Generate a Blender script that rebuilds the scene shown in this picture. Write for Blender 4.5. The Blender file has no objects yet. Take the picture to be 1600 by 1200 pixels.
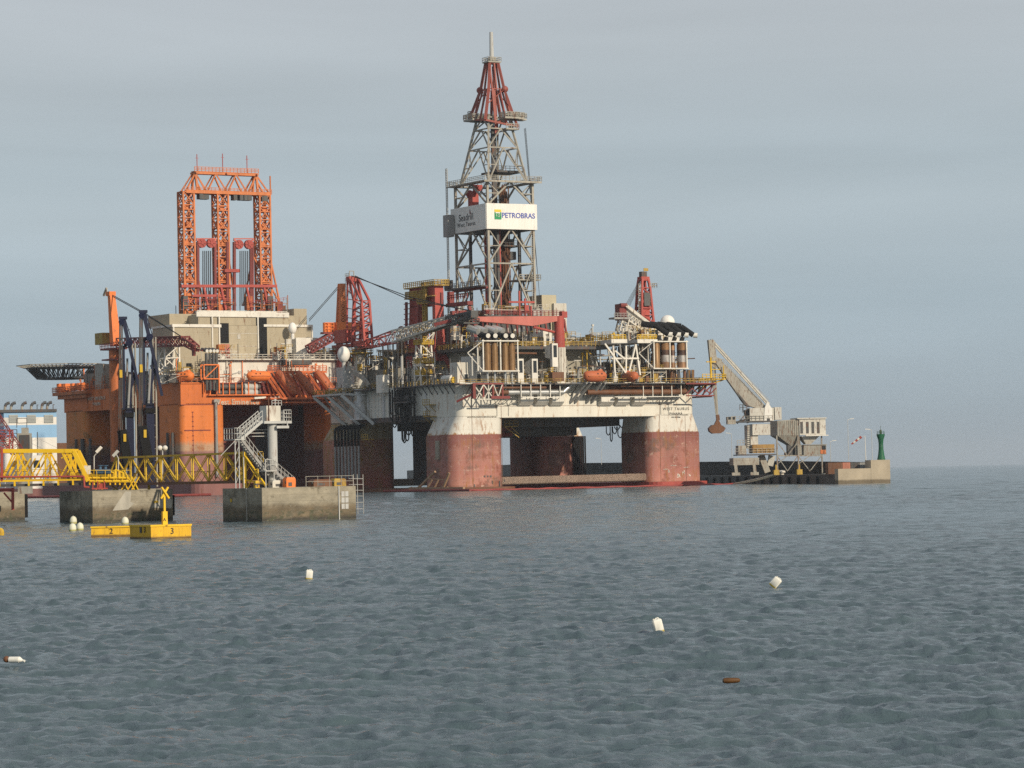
import bpy, math, random
import numpy as np
from mathutils import Vector, Matrix
R=math.radians
scene=bpy.context.scene
# ---------------------------------------------------------------- camera
HAZE=.000045
F=4800.; HC=4.0; ROLL=.021; Y0=741.
_p=math.atan((Y0-600)/F)
FWD=Vector((0,math.cos(_p),math.sin(_p)))
_x=Vector((1,0,0)); _u=_x.cross(FWD)
RT=_x*math.cos(ROLL)-_u*math.sin(ROLL); UP=_x*math.sin(ROLL)+_u*math.cos(ROLL)
CAM=Vector((0,0,HC))
cd=bpy.data.cameras.new('camera'); cam=bpy.data.objects.new('camera',cd); scene.collection.objects.link(cam)
cam.matrix_world=Matrix(((RT.x,UP.x,-FWD.x,CAM.x),(RT.y,UP.y,-FWD.y,CAM.y),(RT.z,UP.z,-FWD.z,CAM.z),(0,0,0,1)))
cd.sensor_width=36; cd.lens=F/1600*36; cd.clip_start=.5; cd.clip_end=90000
scene.camera=cam
# ---------------------------------------------------------------- world, sun, exposure
SUN_EL=25.; SUN_AZ=138.
w=bpy.data.worlds.new('World'); scene.world=w; w.use_nodes=True
nt=w.node_tree; N=nt.nodes; L=nt.links; N.clear()
out=N.new('ShaderNodeOutputWorld'); bg=N.new('ShaderNodeBackground'); bg.inputs['Strength'].default_value=.1
sky=N.new('ShaderNodeTexSky'); sky.sky_type='NISHITA'; sky.sun_disc=False
sky.sun_elevation=R(SUN_EL); sky.sun_rotation=R(SUN_AZ); sky.air_density=1.2; sky.dust_density=3.
tc=N.new('ShaderNodeTexCoord'); sep=N.new('ShaderNodeSeparateXYZ'); L.new(tc.outputs['Generated'],sep.inputs[0])
ramp=N.new('ShaderNodeValToRGB'); L.new(sep.outputs['Z'],ramp.inputs[0])
cr=ramp.color_ramp
def s2l(c): return tuple(((v/255+.055)/1.055)**2.4 if v>10 else v/255/12.92 for v in c)
stops=[(0,(150,161,169)),(.02,(158,172,181)),(.055,(165,181,191)),(.085,(175,188,196)),(.1,(171,184,192)),(.14,(178,186,192)),(.17,(182,188,194)),(.5,(168,176,186)),(1,(150,163,180))]
while len(cr.elements)<len(stops): cr.elements.new(.5)
for e,(p,c) in zip(cr.elements,stops): e.position=p; e.color=s2l(c)+(1,)
mp=N.new('ShaderNodeMapping'); mp.inputs['Scale'].default_value=(1.4,1.4,13); mp.inputs['Rotation'].default_value=(0,R(-2.2),0); L.new(tc.outputs['Generated'],mp.inputs[0])
nz=N.new('ShaderNodeTexNoise'); nz.inputs['Scale'].default_value=2.6; nz.inputs['Detail'].default_value=5; nz.inputs['Roughness'].default_value=.5; nz.inputs['Distortion'].default_value=.6
L.new(mp.outputs[0],nz.inputs['Vector'])
mr=N.new('ShaderNodeMapRange'); mr.inputs['From Min'].default_value=.3; mr.inputs['From Max'].default_value=.7; mr.inputs['To Min'].default_value=.94; mr.inputs['To Max'].default_value=1.07
L.new(nz.outputs['Fac'],mr.inputs['Value'])
# the overcast is thinner and brighter towards the sun, duller and bluer away from it
side=N.new('ShaderNodeMapRange'); side.interpolation_type='SMOOTHSTEP'; side.inputs['From Min'].default_value=-.95; side.inputs['From Max'].default_value=-.2; side.inputs['To Min'].default_value=.8; side.inputs['To Max'].default_value=1.
L.new(sep.outputs['X'],side.inputs['Value'])
sm=N.new('ShaderNodeMath'); sm.operation='MULTIPLY'; L.new(mr.outputs[0],sm.inputs[0]); L.new(side.outputs[0],sm.inputs[1])
mul=N.new('ShaderNodeVectorMath'); mul.operation='SCALE'; L.new(ramp.outputs[0],mul.inputs[0]); L.new(sm.outputs[0],mul.inputs['Scale'])
m10=N.new('ShaderNodeVectorMath'); m10.operation='SCALE'; m10.inputs['Scale'].default_value=10.75; L.new(mul.outputs[0],m10.inputs[0])
mx=N.new('ShaderNodeMix'); mx.data_type='RGBA'; mx.inputs[0].default_value=.92
L.new(sky.outputs[0],mx.inputs[6]); L.new(m10.outputs[0],mx.inputs[7])
L.new(mx.outputs[2],bg.inputs[0]); L.new(bg.outputs[0],out.inputs[0])
sd=bpy.data.lights.new('sun','SUN'); sd.energy=3.9; sd.angle=R(.6); sd.color=(1,.87,.68)
so=bpy.data.objects.new('sun',sd); scene.collection.objects.link(so)
SUNV=Vector((math.sin(R(SUN_AZ))*math.cos(R(SUN_EL)),math.cos(R(SUN_AZ))*math.cos(R(SUN_EL)),math.sin(R(SUN_EL))))
so.rotation_euler=SUNV.to_track_quat('Z','Y').to_euler()
scene.view_settings.view_transform='Standard'; scene.view_settings.look='None'; scene.view_settings.exposure=0; scene.view_settings.gamma=1
try: scene.cycles.max_bounces=6; scene.cycles.use_denoising=False; scene.cycles.sample_clamp_indirect=2.5; scene.cycles.sample_clamp_direct=6.
except Exception: pass
# ---------------------------------------------------------------- places: pixel on a known plane -> point in metres
def ray(px,py): return FWD*F+RT*(px-800)+UP*(600-py)
def proj(P):
    d=P-CAM; k=d.dot(FWD); return Vector((800+F*d.dot(RT)/k,600-F*d.dot(UP)/k,k))
def at(px,py,Y): d=ray(px,py); return CAM+d*(Y/d.y)
def gnd(px,py,z=0.): d=ray(px,py); return CAM+d*((z-HC)/d.z)
def hz(px): return Y0+ROLL*(800-px)
class Frame:
    def __init__(s,px,Y,th):
        x=(px-800)/F*Y
        for i in range(20): x+=(px-proj(Vector((x,Y,0))).x)/F*Y
        t=R(th); s.th=t; s.o=Vector((x,Y,0)); s.u=Vector((math.cos(t),math.sin(t),0)); s.v=Vector((-math.sin(t),math.cos(t),0))
    def l(s,P): d=P-s.o; return Vector((d.dot(s.u),d.dot(s.v),P.z))
    def w(s,a,b,z): return s.o+s.u*a+s.v*b+Vector((0,0,z))
    def f(s,px,py,v): d=ray(px,py); return s.l(CAM+d*(((s.o-CAM).dot(s.v)+v)/d.dot(s.v)))
    def g(s,px,py,u): d=ray(px,py); return s.l(CAM+d*(((s.o-CAM).dot(s.u)+u)/d.dot(s.u)))
    def empty(s,name,label,cat,group=None):
        return thing(name,label,cat,s.o,s.th,group)
# ---------------------------------------------------------------- objects
def tag(o,label=None,cat=None,group=None,kind=None):
    if label: o['label']=label
    if cat: o['category']=cat
    if group: o['group']=group
    if kind: o['kind']=kind
    return o
def thing(name,label,cat,loc=(0,0,0),rz=0.,group=None):
    o=bpy.data.objects.new(name,None); scene.collection.objects.link(o); o.location=loc; o.rotation_euler=(0,0,rz); o.empty_display_size=.5
    return tag(o,label,cat,group)
def kids(o): return [c for c in bpy.data.objects if c.parent==o]
def copy_tree(o,parent=None):
    c=o.copy(); scene.collection.objects.link(c)
    if parent: c.parent=parent
    for k in kids(o): copy_tree(k,c)
    return c
V=Vector
def perp(d,up=None):
    d=d.normalized(); up=up or (V((0,0,1)) if abs(d.z)<.98 else V((1,0,0)))
    a=d.cross(up).normalized(); return a,a.cross(d).normalized()
class MB:
    def __init__(s): s.v=[]; s.f=[]; s.m=[]; s.c=0; s.st=[]
    def use(s,i): s.c=i; return s
    def face(s,*ids): s.f.append(ids); s.m.append(s.c)
    def add(s,vs,fs):
        b=len(s.v); s.st.append((b,len(s.f))); s.v.extend([tuple(p) for p in vs])
        for f in fs: s.f.append(tuple(b+i for i in f)); s.m.append(s.c)
        return s
    def box(s,a,b):
        x0,x1=sorted((a[0],b[0])); y0,y1=sorted((a[1],b[1])); z0,z1=sorted((a[2],b[2]))
        return s.add([(x0,y0,z0),(x1,y0,z0),(x1,y1,z0),(x0,y1,z0),(x0,y0,z1),(x1,y0,z1),(x1,y1,z1),(x0,y1,z1)],
          [(0,3,2,1),(4,5,6,7),(0,1,5,4),(1,2,6,5),(2,3,7,6),(3,0,4,7)])
    def cbox(s,c,d): return s.box((c[0]-d[0]/2,c[1]-d[1]/2,c[2]-d[2]/2),(c[0]+d[0]/2,c[1]+d[1]/2,c[2]+d[2]/2))
    def bar(s,p,q,a,b=None,up=None,a2=None,b2=None):
        p=V(p); q=V(q); b=b or a; a2=a2 or a; b2=b2 or b
        if (q-p).length<1e-5: return s
        x,y=perp(q-p,up)
        vs=[p-x*a/2-y*b/2,p+x*a/2-y*b/2,p+x*a/2+y*b/2,p-x*a/2+y*b/2,q-x*a2/2-y*b2/2,q+x*a2/2-y*b2/2,q+x*a2/2+y*b2/2,q-x*a2/2+y*b2/2]
        return s.add(vs,[(0,3,2,1),(4,5,6,7),(0,1,5,4),(1,2,6,5),(2,3,7,6),(3,0,4,7)])
    def tube(s,p,q,r,r2=None,n=10,caps=True):
        p=V(p); q=V(q); r2=r if r2 is None else r2
        x,y=perp(q-p); vs=[]
        for c,rr in ((p,r),(q,r2)):
            for i in range(n):
                t=2*math.pi*i/n; vs.append(c+x*math.cos(t)*rr+y*math.sin(t)*rr)
        fs=[(i,(i+1)%n,n+(i+1)%n,n+i) for i in range(n)]
        if caps: fs+= [tuple(range(n-1,-1,-1)),tuple(range(n,2*n))]
        return s.add(vs,fs)
    def path(s,pts,r,n=6):
        for a,b in zip(pts,pts[1:]): s.tube(a,b,r,n=n)
        return s
    def lathe(s,c,prof,n=20):
        c=V(c); vs=[]; k=len(prof)
        for r,z in prof:
            for i in range(n):
                t=2*math.pi*i/n; vs.append(c+V((r*math.cos(t),r*math.sin(t),z)))
        fs=[(j*n+i,j*n+(i+1)%n,(j+1)*n+(i+1)%n,(j+1)*n+i) for j in range(k-1) for i in range(n)]
        fs+=[tuple(range(n-1,-1,-1)),tuple((k-1)*n+i for i in range(n))]
        return s.add(vs,fs)
    def ball(s,c,r,n=20,m=12,sz=1.):
        return s.lathe(c,[(max(r*math.sin(math.pi*j/m),1e-3),-r*sz*math.cos(math.pi*j/m)) for j in range(m+1)],n)
    def prism(s,pts,ext):
        n=len(pts); e=V(ext); pts=[V(p) for p in pts]
        return s.add(pts+[p+e for p in pts],[tuple(range(n-1,-1,-1)),tuple(range(n,2*n))]+[(i,(i+1)%n,n+(i+1)%n,n+i) for i in range(n)])
    def loft(s,rings):
        n=len(rings[0]); vs=[p for r in rings for p in r]
        fs=[(j*n+i,j*n+(i+1)%n,(j+1)*n+(i+1)%n,(j+1)*n+i) for j in range(len(rings)-1) for i in range(n)]
        fs+=[tuple(range(n-1,-1,-1)),tuple((len(rings)-1)*n+i for i in range(n))]
        return s.add(vs,fs)
    def rail(s,pts,h=1.1,t=.07,step=1.8,mid=2):
        pts=[V(p) for p in pts]
        for a,b in zip(pts,pts[1:]):
            n=max(1,int((b-a).length/step))
            for k in range(1,mid+1): s.bar(a+V((0,0,h*k/mid)),b+V((0,0,h*k/mid)),t)
            for i in range(n+1):
                p=a.lerp(b,i/n); s.bar(p,p+V((0,0,h)),t)
        return s
    def ladder(s,p,q,wd=.5,t=.06,step=.4,ax=V((1,0,0))):
        p=V(p); q=V(q); ax=V(ax)*wd/2; n=max(1,int((q-p).length/step))
        s.bar(p-ax,q-ax,t); s.bar(p+ax,q+ax,t)
        for i in range(n+1):
            c=p.lerp(q,i/n); s.bar(c-ax,c+ax,t*.8)
        return s
    def truss(s,a,b,w,h,n,rc,rb,w2=None,h2=None,up=None,x=False):
        a=V(a); b=V(b); sx,sy=perp(b-a,up); w2=w if w2 is None else w2; h2=h if h2 is None else h2
        def c(i,t): 
            W=w+(w2-w)*t; H=h+(h2-h)*t; e=((-1,-1),(1,-1),(1,1),(-1,1))[i]
            return a.lerp(b,t)+sx*e[0]*W/2+sy*e[1]*H/2
        for i in range(4): s.bar(c(i,0),c(i,1),rc)
        for k in range(n):
            t0=k/n; t1=(k+1)/n
            for i in range(4):
                j=(i+1)%4
                if x or k%2: s.bar(c(i,t0),c(j,t1),rb)
                if x or not k%2: s.bar(c(j,t0),c(i,t1),rb)
                s.bar(c(i,t1),c(j,t1),rb)
        for i in range(4): s.bar(c(i,0),c((i+1)%4,0),rb)
        return s
    def pieces(s,name,mats,parent=None,smooth=False):
        for k,(v0,f0) in enumerate(s.st):
            v1,f1=s.st[k+1] if k+1<len(s.st) else (len(s.v),len(s.f))
            q=MB(); q.v=s.v[v0:v1]; q.f=[tuple(i-v0 for i in f) for f in s.f[f0:f1]]; q.m=s.m[f0:f1]; o=q.build(name,mats,parent,smooth=smooth)
        return o
    def build(s,name,mats,parent=None,label=None,smooth=False,loc=None):
        me=bpy.data.meshes.new(name); me.from_pydata(s.v,[],s.f)
        mats=mats if isinstance(mats,(list,tuple)) else [mats]
        for m in mats: me.materials.append(m)
        if len(mats)>1: me.polygons.foreach_set('material_index',[min(i,len(mats)-1) for i in s.m])
        if smooth:
            me.polygons.foreach_set('use_smooth',[True]*len(me.polygons))
            try: me.set_sharp_from_angle(angle=R(40))
            except Exception: pass
        me.update()
        o=bpy.data.objects.new(name,me); scene.collection.objects.link(o)
        if parent is not None:
            o.parent=parent
        if label: o['label']=label
        if loc: o.location=loc
        return o
def text(name,body,size,org,ax,ay,mat,parent,align='CENTER',ext=.02,spacing=1.,bold=.0):
    cu=bpy.data.curves.new('lettering','FONT'); cu.body=body; cu.size=size; cu.extrude=ext; cu.align_x=align; cu.align_y='CENTER'; cu.space_character=spacing; cu.offset=bold
    t=bpy.data.objects.new('lettering',cu); scene.collection.objects.link(t)
    dg=bpy.context.evaluated_depsgraph_get(); me=bpy.data.meshes.new_from_object(t.evaluated_get(dg))
    bpy.data.objects.remove(t); bpy.data.curves.remove(cu)
    me.materials.clear(); me.materials.append(mat)
    o=bpy.data.objects.new(name,me); scene.collection.objects.link(o)
    ax=V(ax).normalized(); ay=V(ay).normalized(); az=ax.cross(ay); org=V(org)
    M=Matrix(((ax.x,ay.x,az.x,org.x),(ax.y,ay.y,az.y,org.y),(ax.z,ay.z,az.z,org.z),(0,0,0,1)))
    me.transform(M)
    if parent is not None: o.parent=parent
    return o
# ---------------------------------------------------------------- materials
def pm(name,c,var=.18,rough=.6,metal=0.,ns=.35,rust=0.,rc=(.15,.055,.02),streak=.25,bands=None,bump=.0,grid=None,rs=1.3,patch=()):
    m=bpy.data.materials.new(name); m.use_nodes=True; nt=m.node_tree; N=nt.nodes; L=nt.links
    b=N['Principled BSDF']; b.inputs['Roughness'].default_value=rough; b.inputs['Metallic'].default_value=metal
    try: b.inputs['Specular IOR Level'].default_value=.35
    except Exception: pass
    tc=N.new('ShaderNodeTexCoord'); mp=N.new('ShaderNodeMapping'); mp.inputs['Scale'].default_value=(1,1,streak); L.new(tc.outputs['Object'],mp.inputs[0])
    def noise(sc,det,src,ro=.6):
        n=N.new('ShaderNodeTexNoise'); n.inputs['Scale'].default_value=sc; n.inputs['Detail'].default_value=det; n.inputs['Roughness'].default_value=ro; L.new(src,n.inputs['Vector']); return n.outputs['Fac']
    def rng(src,a,bb,c0,c1):
        n=N.new('ShaderNodeMapRange'); n.inputs['From Min'].default_value=a; n.inputs['From Max'].default_value=bb; n.inputs['To Min'].default_value=c0; n.inputs['To Max'].default_value=c1; L.new(src,n.inputs['Value']); return n.outputs[0]
    def mix(f,a,bb):
        n=N.new('ShaderNodeMix'); n.data_type='RGBA'
        L.new(f,n.inputs[0])
        for k,q in ((6,a),(7,bb)):
            if isinstance(q,tuple): n.inputs[k].default_value=q[:3]+(1,)
            else: L.new(q,n.inputs[k])
        return n.outputs[2]
    n1=noise(ns,6,mp.outputs[0])
    dark=tuple(v*(1-var) for v in c); lite=tuple(min(1,v*(1+var*.6)) for v in c)
    col=mix(rng(n1,.3,.7,0,1),dark,lite)
    if bands:
        sp=N.new('ShaderNodeSeparateXYZ'); L.new(tc.outputs['Object'],sp.inputs[0])
        ad=N.new('ShaderNodeMath'); ad.operation='MULTIPLY_ADD'; L.new(noise(.8,6,mp.outputs[0],.7),ad.inputs[0]); 
        for (z,cc,wid,amp) in bands:
            ad=N.new('ShaderNodeMath'); ad.operation='MULTIPLY_ADD'; L.new(noise(.7+amp*.1,7,mp.outputs[0],.7),ad.inputs[0]); ad.inputs[1].default_value=amp*2; L.new(sp.outputs['Z'],ad.inputs[2])
            f=rng(ad.outputs[0],z+amp-wid,z+amp+wid,1,0)
            bc=mix(rng(n1,.3,.7,0,1),tuple(v*(1-var*1.4) for v in cc),tuple(min(1,v*(1+var)) for v in cc))
            col=mix(f,col,bc)
    for (pc,psc,thr,z0_,z1_) in patch:
        if not bands: sp=N.new('ShaderNodeSeparateXYZ'); L.new(tc.outputs['Object'],sp.inputs[0])
        pn=noise(psc,9,tc.outputs['Object'],.72); f0=rng(pn,thr,thr+.07,0,1)
        a_=N.new('ShaderNodeMath'); a_.operation='GREATER_THAN'; L.new(sp.outputs['Z'],a_.inputs[0]); a_.inputs[1].default_value=z0_
        b_=N.new('ShaderNodeMath'); b_.operation='LESS_THAN'; L.new(sp.outputs['Z'],b_.inputs[0]); b_.inputs[1].default_value=z1_
        c_=N.new('ShaderNodeMath'); c_.operation='MULTIPLY'; L.new(a_.outputs[0],c_.inputs[0]); L.new(b_.outputs[0],c_.inputs[1])
        d_=N.new('ShaderNodeMath'); d_.operation='MULTIPLY'; L.new(c_.outputs[0],d_.inputs[0]); L.new(f0,d_.inputs[1])
        e_=N.new('ShaderNodeMath'); e_.operation='MULTIPLY'; L.new(d_.outputs[0],e_.inputs[0]); e_.inputs[1].default_value=.85
        col=mix(e_.outputs[0],col,pc)
    n2=noise(ns*rs*3,8,mp.outputs[0],.7)
    if rust>0: col=mix(rng(n2,.64-rust*.28,.74-rust*.2,0,.9),col,rc)
    n3=noise(ns*5,6,tc.outputs['Object'],.65)
    col=mix(rng(n3,.56,.75,0,.35*min(1,var*3)),col,tuple(v*.55 for v in c))
    if grid:
        sg=N.new('ShaderNodeSeparateXYZ'); L.new(tc.outputs['Object'],sg.inputs[0])
        def mth(op,a,bb=None):
            n=N.new('ShaderNodeMath'); n.operation=op
            for i,q in enumerate((a,bb)):
                if q is None: continue
                if isinstance(q,(int,float)): n.inputs[i].default_value=q
                else: L.new(q,n.inputs[i])
            return n.outputs[0]
        hx=mth('FRACT',mth('DIVIDE',mth('ADD',sg.outputs['X'],sg.outputs['Y']),grid[0])); hz_=mth('FRACT',mth('DIVIDE',sg.outputs['Z'],grid[1]))
        ln=mth('MAXIMUM',mth('LESS_THAN',hx,grid[2]/grid[0]),mth('LESS_THAN',hz_,grid[2]/grid[1]))
        col=mix(mth('MULTIPLY',ln,grid[3]),col,tuple(v*.45 for v in c))
    L.new(col,b.inputs['Base Color'])
    if bump>0:
        bp=N.new('ShaderNodeBump'); bp.inputs['Strength'].default_value=bump; bp.inputs['Distance'].default_value=.1; L.new(n3,bp.inputs['Height']); L.new(bp.outputs[0],b.inputs['Normal'])
    return m
# colours: real-world paint and steel
M=dict(
 white=pm('white_paint',(.70,.67,.60),.12,rust=.25), offwhite=pm('old_white_paint',(.60,.57,.50),.2,rust=.4),
 red=pm('red_oxide_paint',(.40,.075,.06),.25,rust=.15), dred=pm('dark_red_paint',(.22,.045,.04),.3,rust=.2),
 pink=pm('faded_red_paint',(.50,.15,.12),.2,rust=.1), grey=pm('grey_paint',(.30,.30,.29),.2,rust=.3), lgrey=pm('light_grey_paint',(.47,.47,.45),.15,rust=.2),
 steel=pm('weathered_steel',(.36,.34,.29),.25,rust=.35), dsteel=pm('dark_steel',(.085,.085,.085),.3,rust=.4), black=pm('black_rubber',(.012,.012,.013),.3,rough=.9),
 yellow=pm('yellow_paint',(.62,.40,.03),.2,rust=.3), dyellow=pm('old_yellow_paint',(.42,.28,.05),.3,rust=.5), byellow=pm('bright_yellow_paint',(.80,.50,.02),.1,rust=.1),
 orange=pm('orange_paint',(.78,.20,.045),.15,rust=.15), dorange=pm('weathered_orange_paint',(.52,.15,.045),.25,rust=.5), lborange=pm('lifeboat_orange',(.46,.125,.05),.1),
 blue=pm('navy_paint',(.010,.014,.042),.3,rough=.4), brown=pm('heat_brown_steel',(.27,.16,.075),.3,ns=.8,rust=.35,rough=.45,metal=.3), rust=pm('rusty_steel',(.16,.075,.04),.35,rust=.5),
 silver=pm('silver_cladding',(.58,.58,.56),.15,rough=.3,metal=.6), beige=pm('beige_cladding',(.46,.41,.29),.1,rust=.1), concrete=pm('concrete',(.34,.30,.23),.25,ns=.3,streak=.6,bump=.3),
 rope=pm('rope',(.74,.67,.5),.15), cable=pm('dark_cable',(.035,.035,.035),.2,rough=.9), green=pm('green_paint',(.010,.11,.05),.3,rust=.3,ns=1.2,rc=(.10,.13,.09)), hose=pm('black_hose',(.022,.02,.018),.3,rough=.8),
 wood=pm('old_timber',(.34,.22,.13),.3), sign=pm('wind_wall_white',(.80,.78,.73),.1,rust=.12), glass=pm('dark_glass',(.03,.035,.04),.2,rough=.15), dgreen=pm('dull_green_paint',(.09,.12,.07),.3,rust=.3),
 txblack=pm('black_lettering',(.03,.03,.035),.1), txblue=pm('blue_lettering',(.05,.09,.38),.1), txgreen=pm('green_logo',(.02,.28,.10),.1), txyellow=pm('yellow_logo',(.75,.55,.05),.1), txwhite=pm('white_lettering',(.58,.48,.38),.25,rust=.4),
)
# ---------------------------------------------------------------- sea
def spectrum(x,y,dl):
    rg=np.random.RandomState(5); z=np.zeros_like(x); m1=.5*np.sin(x*.31+.7*np.sin(y*.05)); m2=.5*np.sin(y*.13+.9*np.sin(x*.09))
    for lam,amp,cnt,spread in ((28.,.035,5,.6),(14.,.028,4,.5),(6.5,.024,7,.8),(3.6,.025,11,1.),(2.1,.030,15,1.1),(1.3,.030,18,1.2),(.8,.023,18,1.3),(.48,.011,16,1.4)):
        for k in range(cnt):
            lm=lam*math.exp(rg.uniform(-.28,.28)); th=R(262)+rg.normal()*spread*.56; ph=rg.uniform(0,6.283)
            q=2*math.pi/lm; fade=np.clip((lm/(dl*2.1))-.6,0,1)
            if fade.max()<=0: continue
            a=amp*rg.uniform(.5,1.3)*.62
            s=np.sin(q*(x*math.cos(th)+y*math.sin(th))+ph+(m1 if k%2 else m2)*(1 if k%4<2 else -1)*1.3)
            z+=fade*a*(.75*s+.5*(1-np.abs(s))*2-.5)
    return z
def sea_mesh():
    na,nr=900,2000; am=R(15.5)
    ang=np.concatenate((np.linspace(-R(88),-am,50)[:-1],np.linspace(-am,-R(10.3),41)[:-1],np.linspace(-R(10.3),R(10.3),na-80),np.linspace(R(10.3),am,41)[1:],np.linspace(am,R(88),50)[1:]))
    r=np.concatenate((np.geomspace(34,5000,nr),np.geomspace(5000,20000,20)[1:]))
    r=np.concatenate(([1.,6.,18.,26.],r)); rr,aa=np.meshgrid(r.astype(np.float32),ang.astype(np.float32),indexing='ij'); x=rr*np.sin(aa); y=rr*np.cos(aa)
    dr=np.gradient(r)[:,None]*np.ones_like(rr); dl=np.maximum(dr,rr*R(.03))
    gust=.8+.4*np.sin(x*.021+1.3+.6*np.sin(y*.013))*np.sin(y*.017+.5*np.sin(x*.03))
    z=spectrum(x,y,dl); sg=.085; n=z/sg
    z=sg*(.5*n+.27*np.maximum(n,0)**2)*np.clip((5000-rr)/1500,0,1)*np.clip((R(15)-np.abs(aa))/R(2),0,1)*gust*np.interp(rr,[40,120,300,700,2500],[.88,1.1,1.9,2.8,4.])
    co=np.stack((x,y,z),-1).reshape(-1,3).astype(np.float32)
    nR,nA=rr.shape; i=np.arange(nR-1)[:,None]*nA+np.arange(nA-1)[None,:]
    q=np.stack((i,i+1,i+1+nA,i+nA),-1).reshape(-1,4).astype(np.int32)[:, ::-1]
    me=bpy.data.meshes.new('sea'); me.vertices.add(len(co)); me.vertices.foreach_set('co',co.ravel())
    me.loops.add(q.size); me.loops.foreach_set('vertex_index',np.ascontiguousarray(q).ravel()); me.polygons.add(len(q)); me.polygons.foreach_set('loop_start',np.arange(0,q.size,4,dtype=np.int32)); me.polygons.foreach_set('loop_total',np.full(len(q),4,dtype=np.int32))
    me.update(); me.validate()
    me.polygons.foreach_set('use_smooth',[True]*len(me.polygons))
    o=bpy.data.objects.new('sea',me); scene.collection.objects.link(o); o['kind']='structure'
    m=bpy.data.materials.new('sea_water'); m.use_nodes=True; nt=m.node_tree; N=nt.nodes; L=nt.links; b=N['Principled BSDF']
    b.inputs['Base Color'].default_value=(.071,.106,.118,1); b.inputs['Roughness'].default_value=.12; b.inputs['IOR'].default_value=1.333
    tc=N.new('ShaderNodeTexCoord'); mp=N.new('ShaderNodeMapping'); mp.inputs['Scale'].default_value=(1,1.5,1); L.new(tc.outputs['Object'],mp.inputs[0])
    n=N.new('ShaderNodeTexNoise'); n.inputs['Scale'].default_value=2.2; n.inputs['Detail'].default_value=6; n.inputs['Roughness'].default_value=.72; n.inputs['Distortion'].default_value=.4; L.new(mp.outputs[0],n.inputs['Vector'])
    n2=N.new('ShaderNodeTexNoise'); n2.inputs['Scale'].default_value=.5; n2.inputs['Detail'].default_value=3; L.new(mp.outputs[0],n2.inputs['Vector'])
    ad=N.new('ShaderNodeMath'); ad.operation='MULTIPLY_ADD'; L.new(n2.outputs['Fac'],ad.inputs[0]); ad.inputs[1].default_value=3.0; L.new(n.outputs['Fac'],ad.inputs[2]); n3=N.new('ShaderNodeTexNoise'); n3.inputs['Scale'].default_value=.13; n3.inputs['Detail'].default_value=3; L.new(mp.outputs[0],n3.inputs['Vector']); ad2=N.new('ShaderNodeMath'); ad2.operation='MULTIPLY_ADD'; L.new(n3.outputs['Fac'],ad2.inputs[0]); ad2.inputs[1].default_value=14.; L.new(ad.outputs[0],ad2.inputs[2]); ad=ad2
    bp=N.new('ShaderNodeBump'); bp.inputs['Strength'].default_value=.58; bp.inputs['Distance'].default_value=.22; L.new(ad.outputs[0],bp.inputs['Height']); L.new(bp.outputs[0],b.inputs['Normal'])
    me.materials.append(m)
    return o
sea_mesh()
rnd=random.Random(7)
# ================================================================ near rig: white and red semi-submersible
A=Frame(719,784,29.5)
rigA=A.empty('drilling_rig','big white and red drilling rig with a tall grey lattice derrick and white wind wall','drilling rig','semi submersible drilling rigs moored in the harbour')
af=lambda x,y,v=0.: A.f(x,y,v)
ag=lambda x,y,u=0.: A.g(x,y,u)
M['colA']=pm('rig_column_paint',(.68,.65,.58),.14,grid=(3.1,2.6,.08,.22),rust=.4,ns=.22,rc=(.28,.115,.03),patch=(((.15,.085,.065),.11,.52,0,14.4),((.22,.075,.05),.3,.53,0,14.5),((.50,.34,.27),.5,.57,1.,13.8),((.52,.46,.38),.9,.66,1.5,5.),((.35,.22,.09),.22,.62,14.4,19.5)),bands=[(14.35,(.38,.20,.075),.3,3.2),(14.4,(.24,.085,.07),.1,.2),(11.5,(.34,.145,.115),1.6,2.5),(6.5,(.37,.145,.115),2.2,3.),(3.2,(.42,.19,.145),1.6,2.),(1.0,(.12,.06,.05),.6,.3)])
M['colA_dirty']=pm('grimy_column_paint',(.66,.63,.56),.2,grid=(3.1,2.6,.08,.22),patch=(((.20,.13,.09),.13,.54,0,14.4),((.34,.30,.24),.6,.6,1,14.),((.30,.22,.08),.25,.55,14.4,20)),rust=.5,ns=.25,rc=(.26,.17,.04),bands=[(20.,(.42,.38,.27),2.,1.),(14.4,(.36,.17,.125),.4,.5),(5.,(.40,.12,.095),2.,1.5),(.8,(.08,.04,.04),.5,.3)])
M['hullA']=pm('rig_hull_paint',(.69,.66,.58),.12,grid=(6.2,3.1,.08,.3),rust=.33,ns=.2,rc=(.32,.15,.05))
M['hullA_shade']=pm('shaded_hull_paint',(.60,.60,.60),.14,rust=.42,ns=.25,rc=(.30,.23,.10))  # greyer copy of the hull paint, with the left side's shade in it
def rrect(u0,u1,v0,v1,r,z,n=5):
    pts=[]
    for cx,cy,a0 in ((u1-r,v1-r,0),(u0+r,v1-r,90),(u0+r,v0+r,180),(u1-r,v0+r,270)):
        for k in range(n+1):
            t=R(a0+90*k/n); pts.append(V((cx+r*math.cos(t),cy+r*math.sin(t),z)))
    return pts
def column(lo,up,mat,parent,zt,zf0=14.0,zf1=19.0,r=3.):
    m=MB(); m.loft([rrect(*lo,r,-3.),rrect(*lo,r,zf0),rrect(*up,r*.8,zf1),rrect(*up,r*.8,zt)])
    return m.build('column',mat,parent,smooth=True)
ZB,ZT=18.6,27.6; LV=76.
c1=column((-2.3,13.5,0,16),(0,13.5,.0,15),M['colA'],rigA,ZB+.5)
c2=column((57,74.2,0,16),(57.5,72,0,15),M['colA'],rigA,ZB+.5)
c3=column((-2.3,13.5,60.5,LV+1),(0,13.5,61,LV),M['colA_dirty'],rigA,ZB+.5,14,18)
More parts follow.
